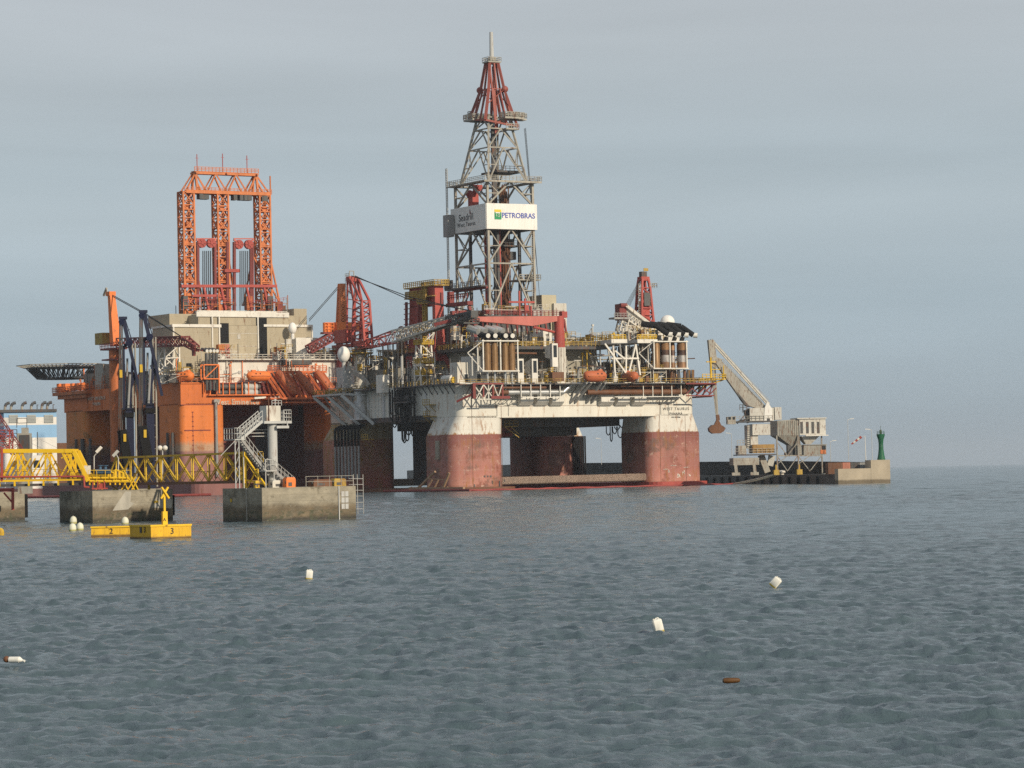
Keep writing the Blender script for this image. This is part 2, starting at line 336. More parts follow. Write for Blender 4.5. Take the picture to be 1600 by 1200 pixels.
c4=column((57,74.2,60.5,LV+1),(57.5,72,61,LV),M['colA'],rigA,ZB+.5)
for o in (c1,c2): 
    pass
# weld seams, draught marks, pipes on the columns
m=MB()
for px in (738,784): p=af(px,690,0); m.box((p.x-.05,-.05,.5),(p.x+.05,.01,ZT-.5))
p=af(1085,690); m.box((60.5,-.05,.5),(60.58,.01,ZT-1)); m.box((68.5,-.05,.5),(68.58,.01,ZB))
for zz in (21.5,): m.box((1,-.04,zz),(71,.02,zz+.08))
m.build('weld_seam',M['rust'],c1)
m=MB()
for k in range(3): m.cbox((7.2+k*.9,-.03,3.6),(.45,.08,.45))
for k,(u,z,h) in enumerate(((9.5,2.0,.8),(11.6,1.2,2.4),(4.2,1.3,.7),(13,2.4,.6))): m.cbox((u,-.05,z),(.28,.1,h))
m.build('draught_mark',M['dsteel'],c1)
p=ag(685,704,-2.3); m=MB(); m.box((-2.75,p.y-.9,8.4),(-2.3,p.y+.9,13.)); m.box((-3.1,p.y-.8,8.2),(-2.3,p.y+.8,8.5)); m.build('fender',M['concrete'],c1)
m=MB()
for k in range(8):
    a=ag(524+k*5.2,690,-2.7); m.tube((-2.75,a.y,13.6),(-2.75,a.y,3.6),.33,n=8); 
m.pieces('anchor_fairlead',M['grey'],c3)
m=MB()
for k in range(8):
    a=ag(524+k*5.2,690,-2.7); m.tube((-2.75,a.y,17.2),(-2.78,a.y,12.5),.36,n=8); m.tube((-1.,a.y-.6,18.2),(-2.75,a.y,17.2),.36,n=8)
m.pieces('anchor_chain',M['black'],c3)
m=MB()
for k in range(7):
    u=69.5+k*.62; z1=14.4; m.tube((u,60.0,z1),(u,60.0,3.4),.24,n=8)
m.pieces('anchor_chain',M['black'],c4)
m=MB()
for k in range(4): m.tube((66.5+k*.8,60.2,13-.4*k),(66.5+k*.8,60.2,4+k),.07,n=5)
m.pieces('hanging_rope',M['cable'],c4)
# scraped white patches on the right column
m=MB()
for px,py,wd,h in ((1046,735,5,2.2),(1060,742,6,2.6),(1068,738,4,3.),(1052,727,9,.5),(1078,741,4,2.),(1040,733,8,.4),(1072,730,8,.4)):
    p=af(px,py,0); 
    for j in range(7): m.box((p.x-wd*.1+rnd.random()*wd*.2,-.03,p.z-h*.3+rnd.random()*h*.4),(p.x-wd*.1+rnd.random()*wd*.22,.0,p.z-h*.3+rnd.random()*h*.5))
m.build('scraped_paint',M['offwhite'],c2)
# pontoons and brace
for u0,lab in ((-3.2,None),(55.5,None)):
    m=MB(); m.loft([rrect(u0,u0+18.5,-4.5,LV+6,4,-4),rrect(u0,u0+18.5,-4.5,LV+6,4,.9 if u0<0 else 1.2)]); m.build('pontoon',M['rust'] if u0<0 else M['red'],rigA)
m=MB(); zb0=af(800,751,3.2).z; zb1=af(1002,745.5,3.2).z; 
for v_ in (3.2,70): m.loft([[V((u_,v_+1.25*cx_,z_+1.0*cz_)) for cx_,cz_ in ((-1,-.75),(-.8,-1),(.8,-1),(1,-.75),(1,.75),(.8,1),(-.8,1),(-1,.75))] for u_,z_ in ((13,zb0),(56.3,zb1-.02),(57.5,zb1))]); m.pieces('cross_brace',pm('brace_paint',(.44,.33,.26),.2,rust=.2,rc=(.25,.14,.08)),rigA,smooth=True)
# deck box
m=MB()
m.box((.0,13.2,ZB),(72,LV-.02,ZT)); deck=None
m.loft([rrect(0,72,0,15,2.2,ZB),rrect(0,72,0,15,2.2,ZT)])
m2=MB(); m2.loft([rrect(0,72,0,LV,2.4,ZB),rrect(0,72,0,LV,2.4,ZT)])
hull=m2.build('deck_hull',M['hullA'],rigA,smooth=True)
m=MB()
# dark keel strip and ribs of the shaded left side
m.box((-.12,15.5,ZB-.02),(.0,60.5,ZB+1.2)); m.build('keel_strip',M['dsteel'],hull)
m=MB()
for k in range(24):
    v=15.5+k*1.95; m.box((-.1,v,ZB+1.2),(0,v+.09,ZT-.4))
for v in (17.,29.,41.,50.): m.box((-.45,v,ZB+1.2),(0,v+.55,ZT-2))
m.build('hull_rib',M['hullA_shade'],hull)
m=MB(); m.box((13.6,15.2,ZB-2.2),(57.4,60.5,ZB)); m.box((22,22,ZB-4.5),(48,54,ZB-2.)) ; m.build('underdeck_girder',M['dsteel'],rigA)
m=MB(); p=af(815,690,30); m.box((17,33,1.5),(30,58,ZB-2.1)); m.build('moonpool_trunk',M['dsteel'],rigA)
m=MB(); m.box((16,20,ZB-4.6),(27,21,ZB-3.6)); m.box((16,20,ZB-3.),(27,21,ZB-2.2)); 
for k in range(6): m.bar((16+k*2,20,ZB-4.),(17+k*2,20,ZB-2.4),.25)
m.build('underdeck_trolley',M['dred'],rigA)
# white hoods along the right face
for x0,x1 in ((803,828),(829,852),(853,876),(929,954),(955,978),(981,1004)):
    a=af(x0,634,0); b=af(x1,618,0); u0,u1=a.x,b.x; z0,z1=a.z,b.z
    m=MB(); m.prism([(u0+1.,0,z0),(u0+1.,-.5,z0),(u0+1.,-1.9,z0+1.),(u0+1.,-1.9,z1+.4),(u0+1.,0,z1+.4)],(u1-u0-1.,0,0))
    m.build('vent_hood',M['white'],hull)
# gallery along the right face
zg=ZT-.35
m=MB(); m.box((-1.5,-3.6,zg-.3),(26,.0,zg)); m.box((26,-4.6,zg-.3),(72.5,0,zg))
for k in range(19): m.bar((2+k*3.9,-4.2 if k>6 else -3.3,zg-.3),(2+k*3.9,0,zg-3.2),.18); m.bar((2+k*3.9,-4.2 if k>6 else -3.3,zg-.3),(2+k*3.9,0,zg-.3),.25)
m.build('gallery_deck',M['dsteel'],rigA)
m=MB(); m.rail([(-1.5,-3.6,zg),(26,-3.6,zg),(26,-4.6,zg),(72.5,-4.6,zg)],1.15,.09,1.6); m.build('gallery_railing',M['dyellow'],rigA)
m=MB(); m.rail([(-.9,0,ZT),(-.9,61,ZT)],1.15,.09,1.7); m.rail([(72.6,-3,ZT),(72.6,40,ZT)],1.15,.09,1.7); m.build('deck_railing',M['dyellow'],rigA)
m=MB(); m.box((-1.6,-1,ZT-.35),(0,33,ZT)); m.box((-3.,44,ZT-.35),(0,62,ZT))
for k in range(11): m.bar((-1.5,2+k*3,ZT-.35),(0,2+k*3,ZT-2.6),.2)
m.build('side_walkway',M['dsteel'],rigA)
# pipe rack under the gallery: brown and silver exhaust pipes
a=af(770,612,-2.6); b=af(893,612,-2.6)
m=MB()
m.use(0); m.tube((a.x,-2.6,25.0),(b.x-6.5,-2.6,25.0),.62,n=12); 
m.use(1); m.tube((b.x-19.,-2.6,25.02),(b.x-2.5,-2.6,25.0),.66,n=12); m.tube((b.x-2.5,-2.6,25.),(b.x,-2.6,27.),.55,n=12); m.tube((b.x,-2.6,27.),(b.x+5.5,-2.6,27.1),.5,n=12)
m.use(0); m.tube((a.x+4,-1.2,26.4),(b.x-3,-1.2,26.4),.5,n=10); m.tube((a.x-2,-3.2,26.2),(b.x-8,-3.2,26.2),.3,n=8)
m.pieces('exhaust_pipe',[M['rust'],M['silver']],rigA,smooth=True)
c=af(958,614,-2.8); d=af(1072,614,-2.8)
m=MB(); m.tube((c.x-8,-2.8,24.9),(d.x,-2.8,24.9),.7,n=12); m.tube((c.x,-1.4,26.3),(d.x,-1.4,26.3),.6,n=10); m.tube((c.x+2,-3.3,26.6),(d.x-4,-3.3,26.6),.35,n=8); m.pieces('exhaust_pipe',M['rust'],rigA,smooth=True)
m=MB()
for (u0,u1,st) in ((a.x+2,b.x-4,7),(c.x,d.x-2,8)):
    for k in range(st):
        u=u0+(u1-u0)*k/(st-1)
        if k>=st-5: m.bar((u,-3.5,23.7),(u,-3.5,27),.2)
        m.bar((u,-3.5,23.7),(u,0,22.3),.14)
    m.box((u0 if u0>30 else u0+6,-3.8,23.55),(u1,-3.,23.75))
m.build('pipe_support',M['white'],rigA)
for px in (776,794,1032,1044):
    p=af(px,628,0); m=MB(); m.bar((p.x,-.1,21.6),(p.x-2.6,-3,23.8),.12); m.bar((p.x,-.1,21.6),(p.x+2.6,-3,23.8),.12); m.bar((p.x,-.1,21.6),(p.x,-.1,19.),.1); m.bar((p.x,-.1,21.6),(p.x,-3,23.8),.12); m.build('strut',M['grey'],hull)
# red and cream braced balcony at the near corner
m=MB(); p0=af(738,590,-4); p1=af(783,590,-4)
zb,zt=p0.z-3.4,p0.z+.3
zt=27.3; zb=23.4
u0,u1=p0.x,p1.x; w=(u1-u0)/3
m.use(0)
for k in range(4): m.bar((u0+w*k,-4.6,zb),(u0+w*k,-4.6,zt),.35 if k else .8)
m.box((u0-.2,-4.9,zt-.3),(u1+.2,-4.5,zt+.1)); m.bar((u0-3,-1.,zb-.6),(u0+.2,-4.6,zb+1.4),.5)
m.bar((u1-3.5,-4.6,zb+.3),(u1+2,-4.6,zb+.3),.7)
m.use(1)
m.bar((u0+w*.2,-4.7,zb),(u0+w,-4.7,zt-.3),.28); m.bar((u0+w,-4.7,zt-.3),(u0+w*2,-4.7,zb),.28); m.bar((u0+w,-4.7,zb),(u0+w*1.95,-4.7,zt-.3),.28); m.bar((u0,-4.7,zt-.4),(u0+w,-4.7,zb),.28)
m.bar((u0+w*1.5,-4.7,zb),(u0+w*1.5,-4.7,zt),.28); m.box((u0+w*.5,-4.8,zb-.3),(u0+w*1.8,-4.5,zb)); m.bar((u0+w*2,-4.7,zt),(u0+w*2.5,-4.7,zb+.4),.22); m.bar((u0+w*3,-4.7,zt),(u0+w*2.5,-4.7,zb+.4),.22)
m.build('corner_balcony',[M['dred'],M['offwhite']],rigA)
# right end balcony, red frame
m=MB(); p=af(1085,600,0)
m.use(0)
for k in range(4):
    m.bar((72.2,-3+3*k,24),(75.6,-3+3*k,26.8),.3); m.bar((72.2,-3+3*k,26.8),(75.6,-3+3*k,26.8),.25); m.bar((75.6,-3+3*k,26.8),(72.6+1.6,-3+3*k,23.6),.25)
m.bar((75.6,-4.5,26.8),(75.6,7,26.8),.4); m.bar((74.2,-4.5,23.6),(74.2,7,23.6),.4)
for k in range(5): m.bar((66+k*1.9,-4.7,24.2+1.6*(k%2)),(68+k*1.9,-4.7,25.8-1.6*(k%2)),.25)
m.bar((66,-4.7,23.8),(75.,-4.7,23.8),.3); m.bar((66,-4.7,27),(75.4,-4.7,27),.35)
m.use(1); m.rail([(66,-4.7,27.1),(75.6,-4.7,27.1),(75.6,8,27.1)],1.3,.13,1.2); m.box((66,-4.6,26.9),(75.5,8,27.05))
m.build('corner_balcony',[M['dred'],M['dyellow']],rigA)
# yellow access platform reaching out on the right
m=MB(); q=af(1120,575,2); m.box((74,1,28.2),(q.x+2.2,4,28.5)); m.rail([(75,1,28.5),(q.x+2.2,1,28.5),(q.x+2.2,4,28.5)],1.2,.16,1.2)
m.bar((q.x-2.6,1,28.4),(q.x-2.6,1,34.2),.4); m.bar((q.x-4,1,33),(q.x-1,1,33),.3); m.bar((q.x-2.6,1,31),(q.x+.3,1,31),.2); m.bar((q.x+1.5,1,28.4),(q.x+1.5,1,32),.2); m.bar((74,2,25.8),(q.x+2,2,28.2),.3); m.build('access_platform',M['yellow'],rigA)
# yellow inspection walks below the deck
for px,py,v in ((797,661,9),(1006,663,9)):
    p=af(px,py,v); m=MB(); m.box((p.x-1.6,v,p.z-1),(p.x+2.4,v+2.,p.z-.8)); m.rail([(p.x-1.6,v,p.z-.8),(p.x+2.4,v,p.z-.8)],1.4,.14,1.2); m.bar((p.x-1.6,v,p.z-1),(p.x+2.6,v,p.z-3.8),.18); m.bar((p.x+.2,v,p.z-1),(p.x+2.6,v,p.z-3),.15); m.build('inspection_walk',M['dyellow'],rigA)
# yellow ladder platforms on the shaded left side
for px,py in ((671,632),(672,650),(575,700-14),(528,672)):
    p=ag(px,py,-1); m=MB(); m.box((-2,p.y-1.8,p.z-.2),(0,p.y+1.8,p.z)); m.rail([(-2,p.y-1.8,p.z),(-2,p.y+1.8,p.z)],1.3,.12,1.); m.bar((-1.8,p.y-1.6,p.z-.2),(0,p.y-1.6,p.z-2),.15); m.bar((-1.8,p.y+1.6,p.z-.2),(0,p.y+1.6,p.z-2),.15); m.build('side_platform',M['dyellow'],rigA)
# struts and big bracketed platform far left
p=ag(500,605,-6); 
m=MB(); m.box((-6.5,54,26.3),(0,72,26.8)); m.build('bracket_platform',M['lgrey'],rigA)
m=MB(); m.rail([(0,72,26.8),(-6.5,72,26.8),(-6.5,54,26.8),(0,54,26.8)],1.2,.13,1.3); m.build('platform_railing',M['dyellow'],rigA)
m=MB()
for v in (54.5,63.,71.5): m.bar((-6.2,v,26.3),(-.1,v-7.,18.2),.75); m.bar((-3.2,v,26.3),(-.1,v,22.5),.4); m.bar((-4,v,26.3),(-1,v-4,26.3),.3)
m.pieces('platform_strut',M['lgrey'],rigA)
m=MB(); p=ag(563,640,-1.2); m.tube((-1.2,p.y,19.8),(-1.2,p.y,ZT+.2),1.7,n=16); m.box((-3.3,p.y-3.4,19.5),(0,p.y+2.2,19.9)); m.build('crane_foundation',M['hullA_shade'],rigA,smooth=True)
m=MB(); p=ag(600,578,-1); p=ag(597,590,-1); m.box((-2,p.y-2.3,26.4),(.0,p.y+1.6,31.2)); m.build('side_locker',M['white'],rigA)
m=MB(); p=ag(632,625,-2); m.box((-2.6,p.y-3,p.z-.8),(0,p.y+5,p.z-.4)); m.rail([(-2.6,p.y-3,p.z-.4),(-2.6,p.y+5,p.z-.4)],1.2,.12,1.4); m.ball((-1.3,p.y-1,p.z+.6),.9,12,8); m.build('side_platform',M['dsteel'],rigA)
# hose loops hanging down the left side
def loops(name,mat,parent,pts,r=.13):
    for (t0,t1,low) in pts:
        m=MB(); P=[]
        t0=V(t0); t1=V(t1); n=18
        for k in range(n+1):
            t=k/n
            if t<.38: q=t0.lerp(V((t0.x,t0.y,low+.7)),t/.38)
            elif t>.62: q=V((t1.x,t1.y,low+.7)).lerp(t1,(t-.62)/.38)
            else:
                s=(t-.38)/.24; q=V((t0.x,t0.y,low+.7)).lerp(V((t1.x,t1.y,low+.7)),s)-V((0,0,.7*math.sin(math.pi*s)))
            P.append(q)
        m.path(P,r,6); m.build(name,mat,parent)
hp=[]
for k,(x0,x1,yl) in enumerate(((608,613,655),(613,619,668),(618,624,640),(621,630,662),(627,631,690),(629,634,692),(632,637,689),(634,641,680),(637,643,668),(640,646,660),(642,648,682),(611,622,650),(616,628,648),(625,640,655))):
    a=ag(x0,590,-1.6); b=ag(x1,592,-1.6); c=ag((x0+x1)/2,yl,-1.6); hp.append(((-1.6-.15*(k%3),a.y,27.3-.4*(k%3)),(-1.6-.15*(k%3),b.y,27-.3*(k%2)),c.z))
loops('hanging_hose',M['hose'],rigA,hp,.17)
hp=[]
for k,(x0,x1,yl) in enumerate(((947,953,680),(953,956,690),(957,963,678),(960,968,672),(965,972,684),(968,974,668))):
    a=af(x0,655,30); b=af(x1,655,30); c=af((x0+x1)/2,yl,30); hp.append(((a.x,30,ZB-2.1),(b.x,30,ZB-2.1),c.z))
loops('hanging_hose',M['hose'],rigA,hp,.14)
# lettering on the hull
p=af(1056,639); text('lettering','WEST TAURUS',1.05,(p.x,-.06,p.z),(1,0,0),(0,0,1),M['txblack'],c2,spacing=1.25)
p=af(1056,646.5); text('lettering','PANAMÁ',.95,(p.x,-.06,p.z),(1,0,0),(0,0,1),M['txblack'],c2,spacing=1.1)
p=af(1056,652); text('lettering','IMO 8770986',.5,(p.x,-.06,p.z),(1,0,0),(0,0,1),M['txblack'],c2)
# ---------------------------------------------------------------- near rig: derrick
du0,du1,dv0,dv1=27.,41.,31.,49.
ZD=dict((y,A.f(765,y,31).z) for y in (490,440,411,358,318,283))
z0,z1,z2,z3,z4=ZD[490],ZD[411],ZD[358],ZD[318],ZD[283]
LEG=.62; BR=.4
m=MB()
cs=[(du0,dv0),(du1,dv0),(du1,dv1),(du0,dv1)]
for c in cs: m.bar((c[0],c[1],z0-9),(c[0],c[1],z4),LEG)
def kface(m,a,b,zl,zh,t=BR,sub=True,lowbeam=True,apex=True):
    # K bracing between legs a,b (points with xy at low/high)
    al,ah,bl,bh=[V(q) for q in (a[0],a[1],b[0],b[1])]
    mid=ah.lerp(bh,.5)
    m.bar(ah,bh,t)
    m.bar(al,mid,t); m.bar(bl,mid,t)
    if sub:
        qa=al.lerp(mid,.5); qb=bl.lerp(mid,.5); ma=al.lerp(ah,.5); mb=bl.lerp(bh,.5)
        m.bar(qa,ma,t*.6); m.bar(qb,mb,t*.6); m.bar(qa,ah,t*.6); m.bar(qb,bh,t*.6)
for i in range(4):
    a=cs[i]; b=cs[(i+1)%4]
    for zl,zh in ((z0-1,z1),(z1,z2+.3),(z3-.3,z4)):
        kface(m,((a[0],a[1],zl),(a[0],a[1],zh)),((b[0],b[1],zl),(b[0],b[1],zh)),zl,zh)
    m.bar((a[0],a[1],z0-1),(b[0],b[1],z0-1),BR)
# tapering top
zc=A.f(765,180,33).z; zm=A.f(765,228,32).z
def ring(z):
    t=(z-z4)/(zc-z4); u0=28+(31.-28)*t; u1=40+(37.4-40)*t; v0=32+(36.6-32)*t; v1=48+(43.2-48)*t
    return [V((u0,v0,z)),V((u1,v0,z)),V((u1,v1,z)),V((u0,v1,z))]
levels=[z4,zm,A.f(765,198,33).z,zc]
for za,zb in zip(levels,levels[1:]):
    ra,rb=ring(za),ring(zb)
    for i in range(4):
        j=(i+1)%4; m.bar(ra[i],rb[i],.52); kface(m,(ra[i],rb[i]),(ra[j],rb[j]),za,zb,.33,sub=za<levels[1])
derr=m.build('derrick',M['steel'],rigA)
# wind wall
m=MB(); 
wu0,wu1,wv0,wv1=du0-.9,du1+.7,dv0-.9,dv1+1.2
P=[((wu0,wv0),(wu1,wv0)),((wu0,wv0),(wu0,wv1)),((wu1,wv0),(wu1,wv1)),((wu0,wv1),(wu1,wv1))]
for k,(a,b) in enumerate(P):
    m=MB(); n=34; 
    if k in (0,3):
        m.box((a[0],a[1]-.1,z2),(b[0],a[1]+.1,z3))
        for i in range(n): m.box((a[0]+(b[0]-a[0])*i/n+.1,a[1]-.14,z2+.1),(a[0]+(b[0]-a[0])*i/n+.22,a[1]+.14,z3-.1))
    else:
        m.box((a[0]-.1,a[1]+.12,z2),(a[0]+.1,b[1]-.12,z3))
        for i in range(n): m.box((a[0]-.14,a[1]+.12+(b[1]-a[1]-.3)*i/n,z2+.1),(a[0]+.14,a[1]+.24+(b[1]-a[1]-.3)*i/n,z3-.1))
    m.build('wind_wall',M['sign'],derr)
m=MB(); m.box((wu0+.3,wv0+.3,z2+.1),(wu1-.3,wv1-.3,z2+.4)); m.build('monkey_board',M['dsteel'],derr)
# lettering of the wind wall (front: name and logo, left: owner and rig name)
fv=wv0-.16
p=A.f(810,337.3,fv); text('lettering','PETROBRAS',1.95,(p.x,fv,p.z),(1,0,0),(0,0,1),M['txblue'],derr,spacing=1.0,bold=.03)
p=A.f(778,336,fv)
m=MB(); g=p.x; h=p.z
m.use(0); m.box((g-1.05,fv-.04,h-1.15),(g+1.05,fv+.02,h-.5)); m.box((g-1.05,fv-.04,h-.5),(g-.72,fv+.02,h+.75)); m.box((g+.72,fv-.04,h-.5),(g+1.05,fv+.02,h+.75)); m.box((g-.15,fv-.04,h-.5),(g+.12,fv+.02,h+.5))
m.use(1); m.box((g-1.05,fv-.04,h+.85),(g+1.05,fv+.02,h+1.5))
m.build('emblem',[M['txgreen'],M['txyellow']],derr)
text('lettering','BR',1.35,(g,fv-.05,h-.05),(1,0,0),(0,0,1),M['txgreen'],derr,spacing=.9)
lu=wu0-.16
p=A.g(728,340,lu); text('lettering','Seadrill',2.7,(lu,p.y,p.z),(0,-1,0),(0,0,1),M['txblack'],derr,spacing=1.05)
p=A.g(728.5,350.6,lu); text('lettering','West Taurus',1.7,(lu,p.y,p.z),(0,-1,0),(0,0,1),M['txblack'],derr,spacing=1.15)
p=A.g(734.5,330.5,lu); m=MB(); m.use(0); m.prism([(lu-.03,p.y-.35,p.z-.6),(lu-.03,p.y+.35,p.z-.6),(lu-.03,p.y+.1,p.z+.7)],(.04,0,0)); m.build('emblem',M['dred'],derr)
m=MB(); p=A.g(707,345,lu-.5); m.box((lu-2.2,wv1-2.6,z2-.8),(lu-.3,wv1+.2,z2+5.2)); m.build('control_cabin',M['grey'],derr)
# platforms with railings
def plat(z,ex,name='derrick_platform',mat=None,rm=None,hole=True):
    m=MB(); u0,u1,v0,v1=du0-ex,du1+ex,dv0-ex,dv1+ex; w=ex+.6
    m.use(0)
    m.box((u0,v0,z-.3),(u1,v0+w,z)); m.box((u0,v1-w,z-.3),(u1,v1,z)); m.box((u0,v0+w,z-.3),(u0+w,v1-w,z)); m.box((u1-w,v0+w,z-.3),(u1,v1-w,z))
    m.box((u0,v0-.02,z-.55),(u1,v0+.2,z-.3))
    m.use(1); m.rail([(u0,v0,z),(u1,v0,z),(u1,v1,z),(u0,v1,z),(u0,v0,z)],1.25,.11,1.1,3)
    return m.build(name,[M['steel'],M['dyellow'] if rm is None else rm],derr)
plat(z4+.2,1.9,rm=M['steel'])
m=MB(); zp=ZD[440]-.9; m.use(0); m.box((du0-1.,dv0,zp-.9),(du0+.4,dv1+1,zp-.4)); m.use(1); m.box((du0-2.6,dv0,zp-.4),(du0+1,dv1+2.6,zp)); m.rail([(du0-2.6,dv0,zp),(du0-2.6,dv1+2.6,zp),(du0+2,dv1+2.6,zp)],1.3,.12,1.1,3); m.box((du0-2.7,dv1+.5,zp),(du0-1.,dv1+2.6,zp+2.5)); m.build('derrick_gallery',[M['dred'],M['dsteel']],derr)
p=A.f(842,433,33); m=MB(); m.box((du1-4,dv0+1,p.z-1),(du1+2.6,dv0+9,p.z-.7)); m.rail([(du1-4,dv0+1,p.z-.7),(du1+2.6,dv0+1,p.z-.7),(du1+2.6,dv0+9,p.z-.7)],1.3,.14,1.); m.cbox((du1+.5,dv0+3,p.z),(2.5,2,1.4)); m.build('derrick_platform',M['steel'],derr)
m=MB(); p=A.f(818,262,36); m.box((33,36,p.z-1.4),(du1,45,p.z-.9)); m.rail([(33,36,p.z-.9),(du1,36,p.z-.9)],1.2,.12,1.2); m.build('derrick_platform',M['dsteel'],derr)
m=MB(); p=A.f(805,383,36); m.box((34,36,p.z-.4),(du1-1,46,p.z)); m.rail([(34,36,p.z),(du1-1,36,p.z)],1.2,.12,1.2); m.box((36,38,p.z),(39,41,p.z+1.8)); p=A.f(815,405,36); m.box((36.5,38,p.z),(39.5,41,p.z+2.2)); m.build('derrick_platform',M['dsteel'],derr)
# fan-shaped crown platform, crown, red legs, mast
m=MB(); ctr=V((34.2,39.9,zc))
for (a,b,c,d) in ((28.2,34,40.5,45.7),(36.8,41.,34.4,38.2),(30.5,36,41,46.3),(34.5,39.,33.6,37)):
    m.use(0); m.box((a,c,zc-.5),(b,d,zc)); m.use(1); m.rail([(a,c,zc),(b,c,zc),(b,d,zc),(a,d,zc),(a,c,zc)],1.3,.16,.8,3)
m.build('crown_platform',[M['steel'],M['steel']],derr)
p=A.f(820,185,36); m=MB(); m.box((37,36,p.z-.5),(42.6,38.6,p.z-.1)); m.rail([(37,36,p.z),(42.6,36,p.z),(42.6,38.6,p.z)],1.3,.16,.8,3); m.build('crown_platform',M['steel'],derr); m=MB(); q=A.g(735,182,30); m.box((29.5,44,q.z-.5),(32,q.y+.5,q.z-.1)); m.rail([(29.5,44,q.z),(29.5,q.y+.5,q.z),(32,q.y+.5,q.z)],1.3,.16,.8,3); m.build('crown_platform',M['steel'],derr); m=MB(); p=A.f(800,200,34); m.box((35,34,p.z-.4),(39.,37,p.z)); m.rail([(35,34,p.z),(39.,34,p.z)],1.2,.15,.8); m.build('crown_platform',M['steel'],derr)
zt=A.f(770,97,38).z; zs=A.f(770,138,37).z
bot=[V((29.3,35.4,zc-1)),V((39.3,35.4,zc-2.5)),V((39.3,44.4,zc)),V((29.3,44.4,zc))]
midp=[V((31.8,37.6,zs)),V((36.6,37.6,zs)),V((36.6,42.2,zs)),V((31.8,42.2,zs))]
top=[V((32.9,38.7,zt)),V((35.5,38.7,zt)),V((35.5,41.1,zt)),V((32.9,41.1,zt))]
m=MB()
for i in range(4):
    j=(i+1)%4; m.bar(bot[i],midp[i],.66); m.bar(midp[i],top[i],.66); m.bar(bot[i].lerp(bot[j],.33),midp[i].lerp(midp[j],.3),.4); m.bar(bot[i].lerp(bot[j],.66),midp[i].lerp(midp[j],.7),.4); m.bar(midp[i].lerp(midp[j],.5),top[i].lerp(top[j],.5),.42); m.bar(bot[i],bot[j],.5); m.bar(midp[i],midp[j],.25); m.bar(bot[i].lerp(midp[i],.5),midp[j],.2); m.bar(top[i],top[j],.45)
    m.bar(top[i].lerp(midp[i],.05),bot[i]*.7+bot[j]*.3,.38)
for s in (1,3): m.ball(midp[s]+V((.2 if s==1 else -.2,0,0)),.95,12,8)
m.bar((33.,36.5,zc-4.5),(34.2,38.9,zt-2),.45); m.tube((34.5,38,zc-5),(34.3,39.6,zt-1),.3,n=8)
m.build('crown_frame',pm('dull_red_paint',(.31,.085,.065),.25,rust=.3),derr)
m=MB(); m.box((32.2,38.2,zt),(36.2,41.6,zt+.35)); m.rail([(32.2,38.2,zt+.35),(36.2,38.2,zt+.35),(36.2,41.6,zt+.35),(32.2,41.6,zt+.35),(32.2,38.2,zt+.35)],1.1,.11,1.,2); m.box((33.3,39,zt+.3),(35.1,40.8,zt+1.5)); m.build('crown_block',M['steel'],derr)
zz=A.f(775,53,40).z; m=MB(); m.tube((34.2,39.9,zt+1.2),(34.2,39.9,zz+.4),.62,.5,n=10); m.build('antenna_mast',M['lgrey'],derr)
# inside: pipe stands, guide rails, hoisting gear
m=MB()
for i in range(6):
    for j in range(6):
        if rnd.random()<.5 and i<4: m.tube((35.6+i*.55,36+j*.8,z0-1),(35.6+i*.55,36+j*.8,z4-2.5+rnd.random()*3),.17,n=6)
m.pieces('drill_pipe',M['rust'],derr)
m=MB(); 
for (u,v) in ((33.2,36),(32.5,42.5),(39.5,44)): m.tube((u,v,z0-1),(u,v,z2+2),.36,n=10)
m.pieces('guide_rail',M['red'],derr)
m=MB()
for (u,v,zh) in ((34.6,40,zc-2),(33.4,39,zc),(36.5,44,z4),(39.4,36,z2),(31,33,z2),(30,46.5,z2),(38.,47,zm)): m.bar((u,v,z0-1),(u,v,zh),.7)
m.pieces('guide_beam',M['dsteel'],derr)
m=MB(); p=A.g(737,305,29); m.box((28.5,42,z3-.5),(30.4,44.6,z3+4.4)); m.ball((29,44.5,z3+3.8),1.1,12,8); m.cbox((29.2,40.3,z3+5),(1.6,2.6,1.6)); m.tube((29,38.5,z3+5.),(29,42,z3+5.6),.6,n=10); m.build('top_drive',M['red'],derr)
m=MB(); p=A.g(706,260,25.2); m.ladder((25.2,dv1+1.6,z0-4),(25.2,dv1+1.6,A.g(706,262,25.2).z),.8,.16,.45,V((0,1,0))); m.build('ladder',M['steel'],derr)
m=MB(); m.ladder((du1-.7,dv0-.5,z0-1),(du1-.7,dv0-.5,z2),.7,.09,.5); m.build('ladder',M['steel'],derr)
m=MB()
for k in range(5): m.tube((40.5+.15*k,33+k*.5,zc-3),(42.5+.6*k,30+k,z0-3),.04,n=4)
m.pieces('stay_wire',M['cable'],derr)
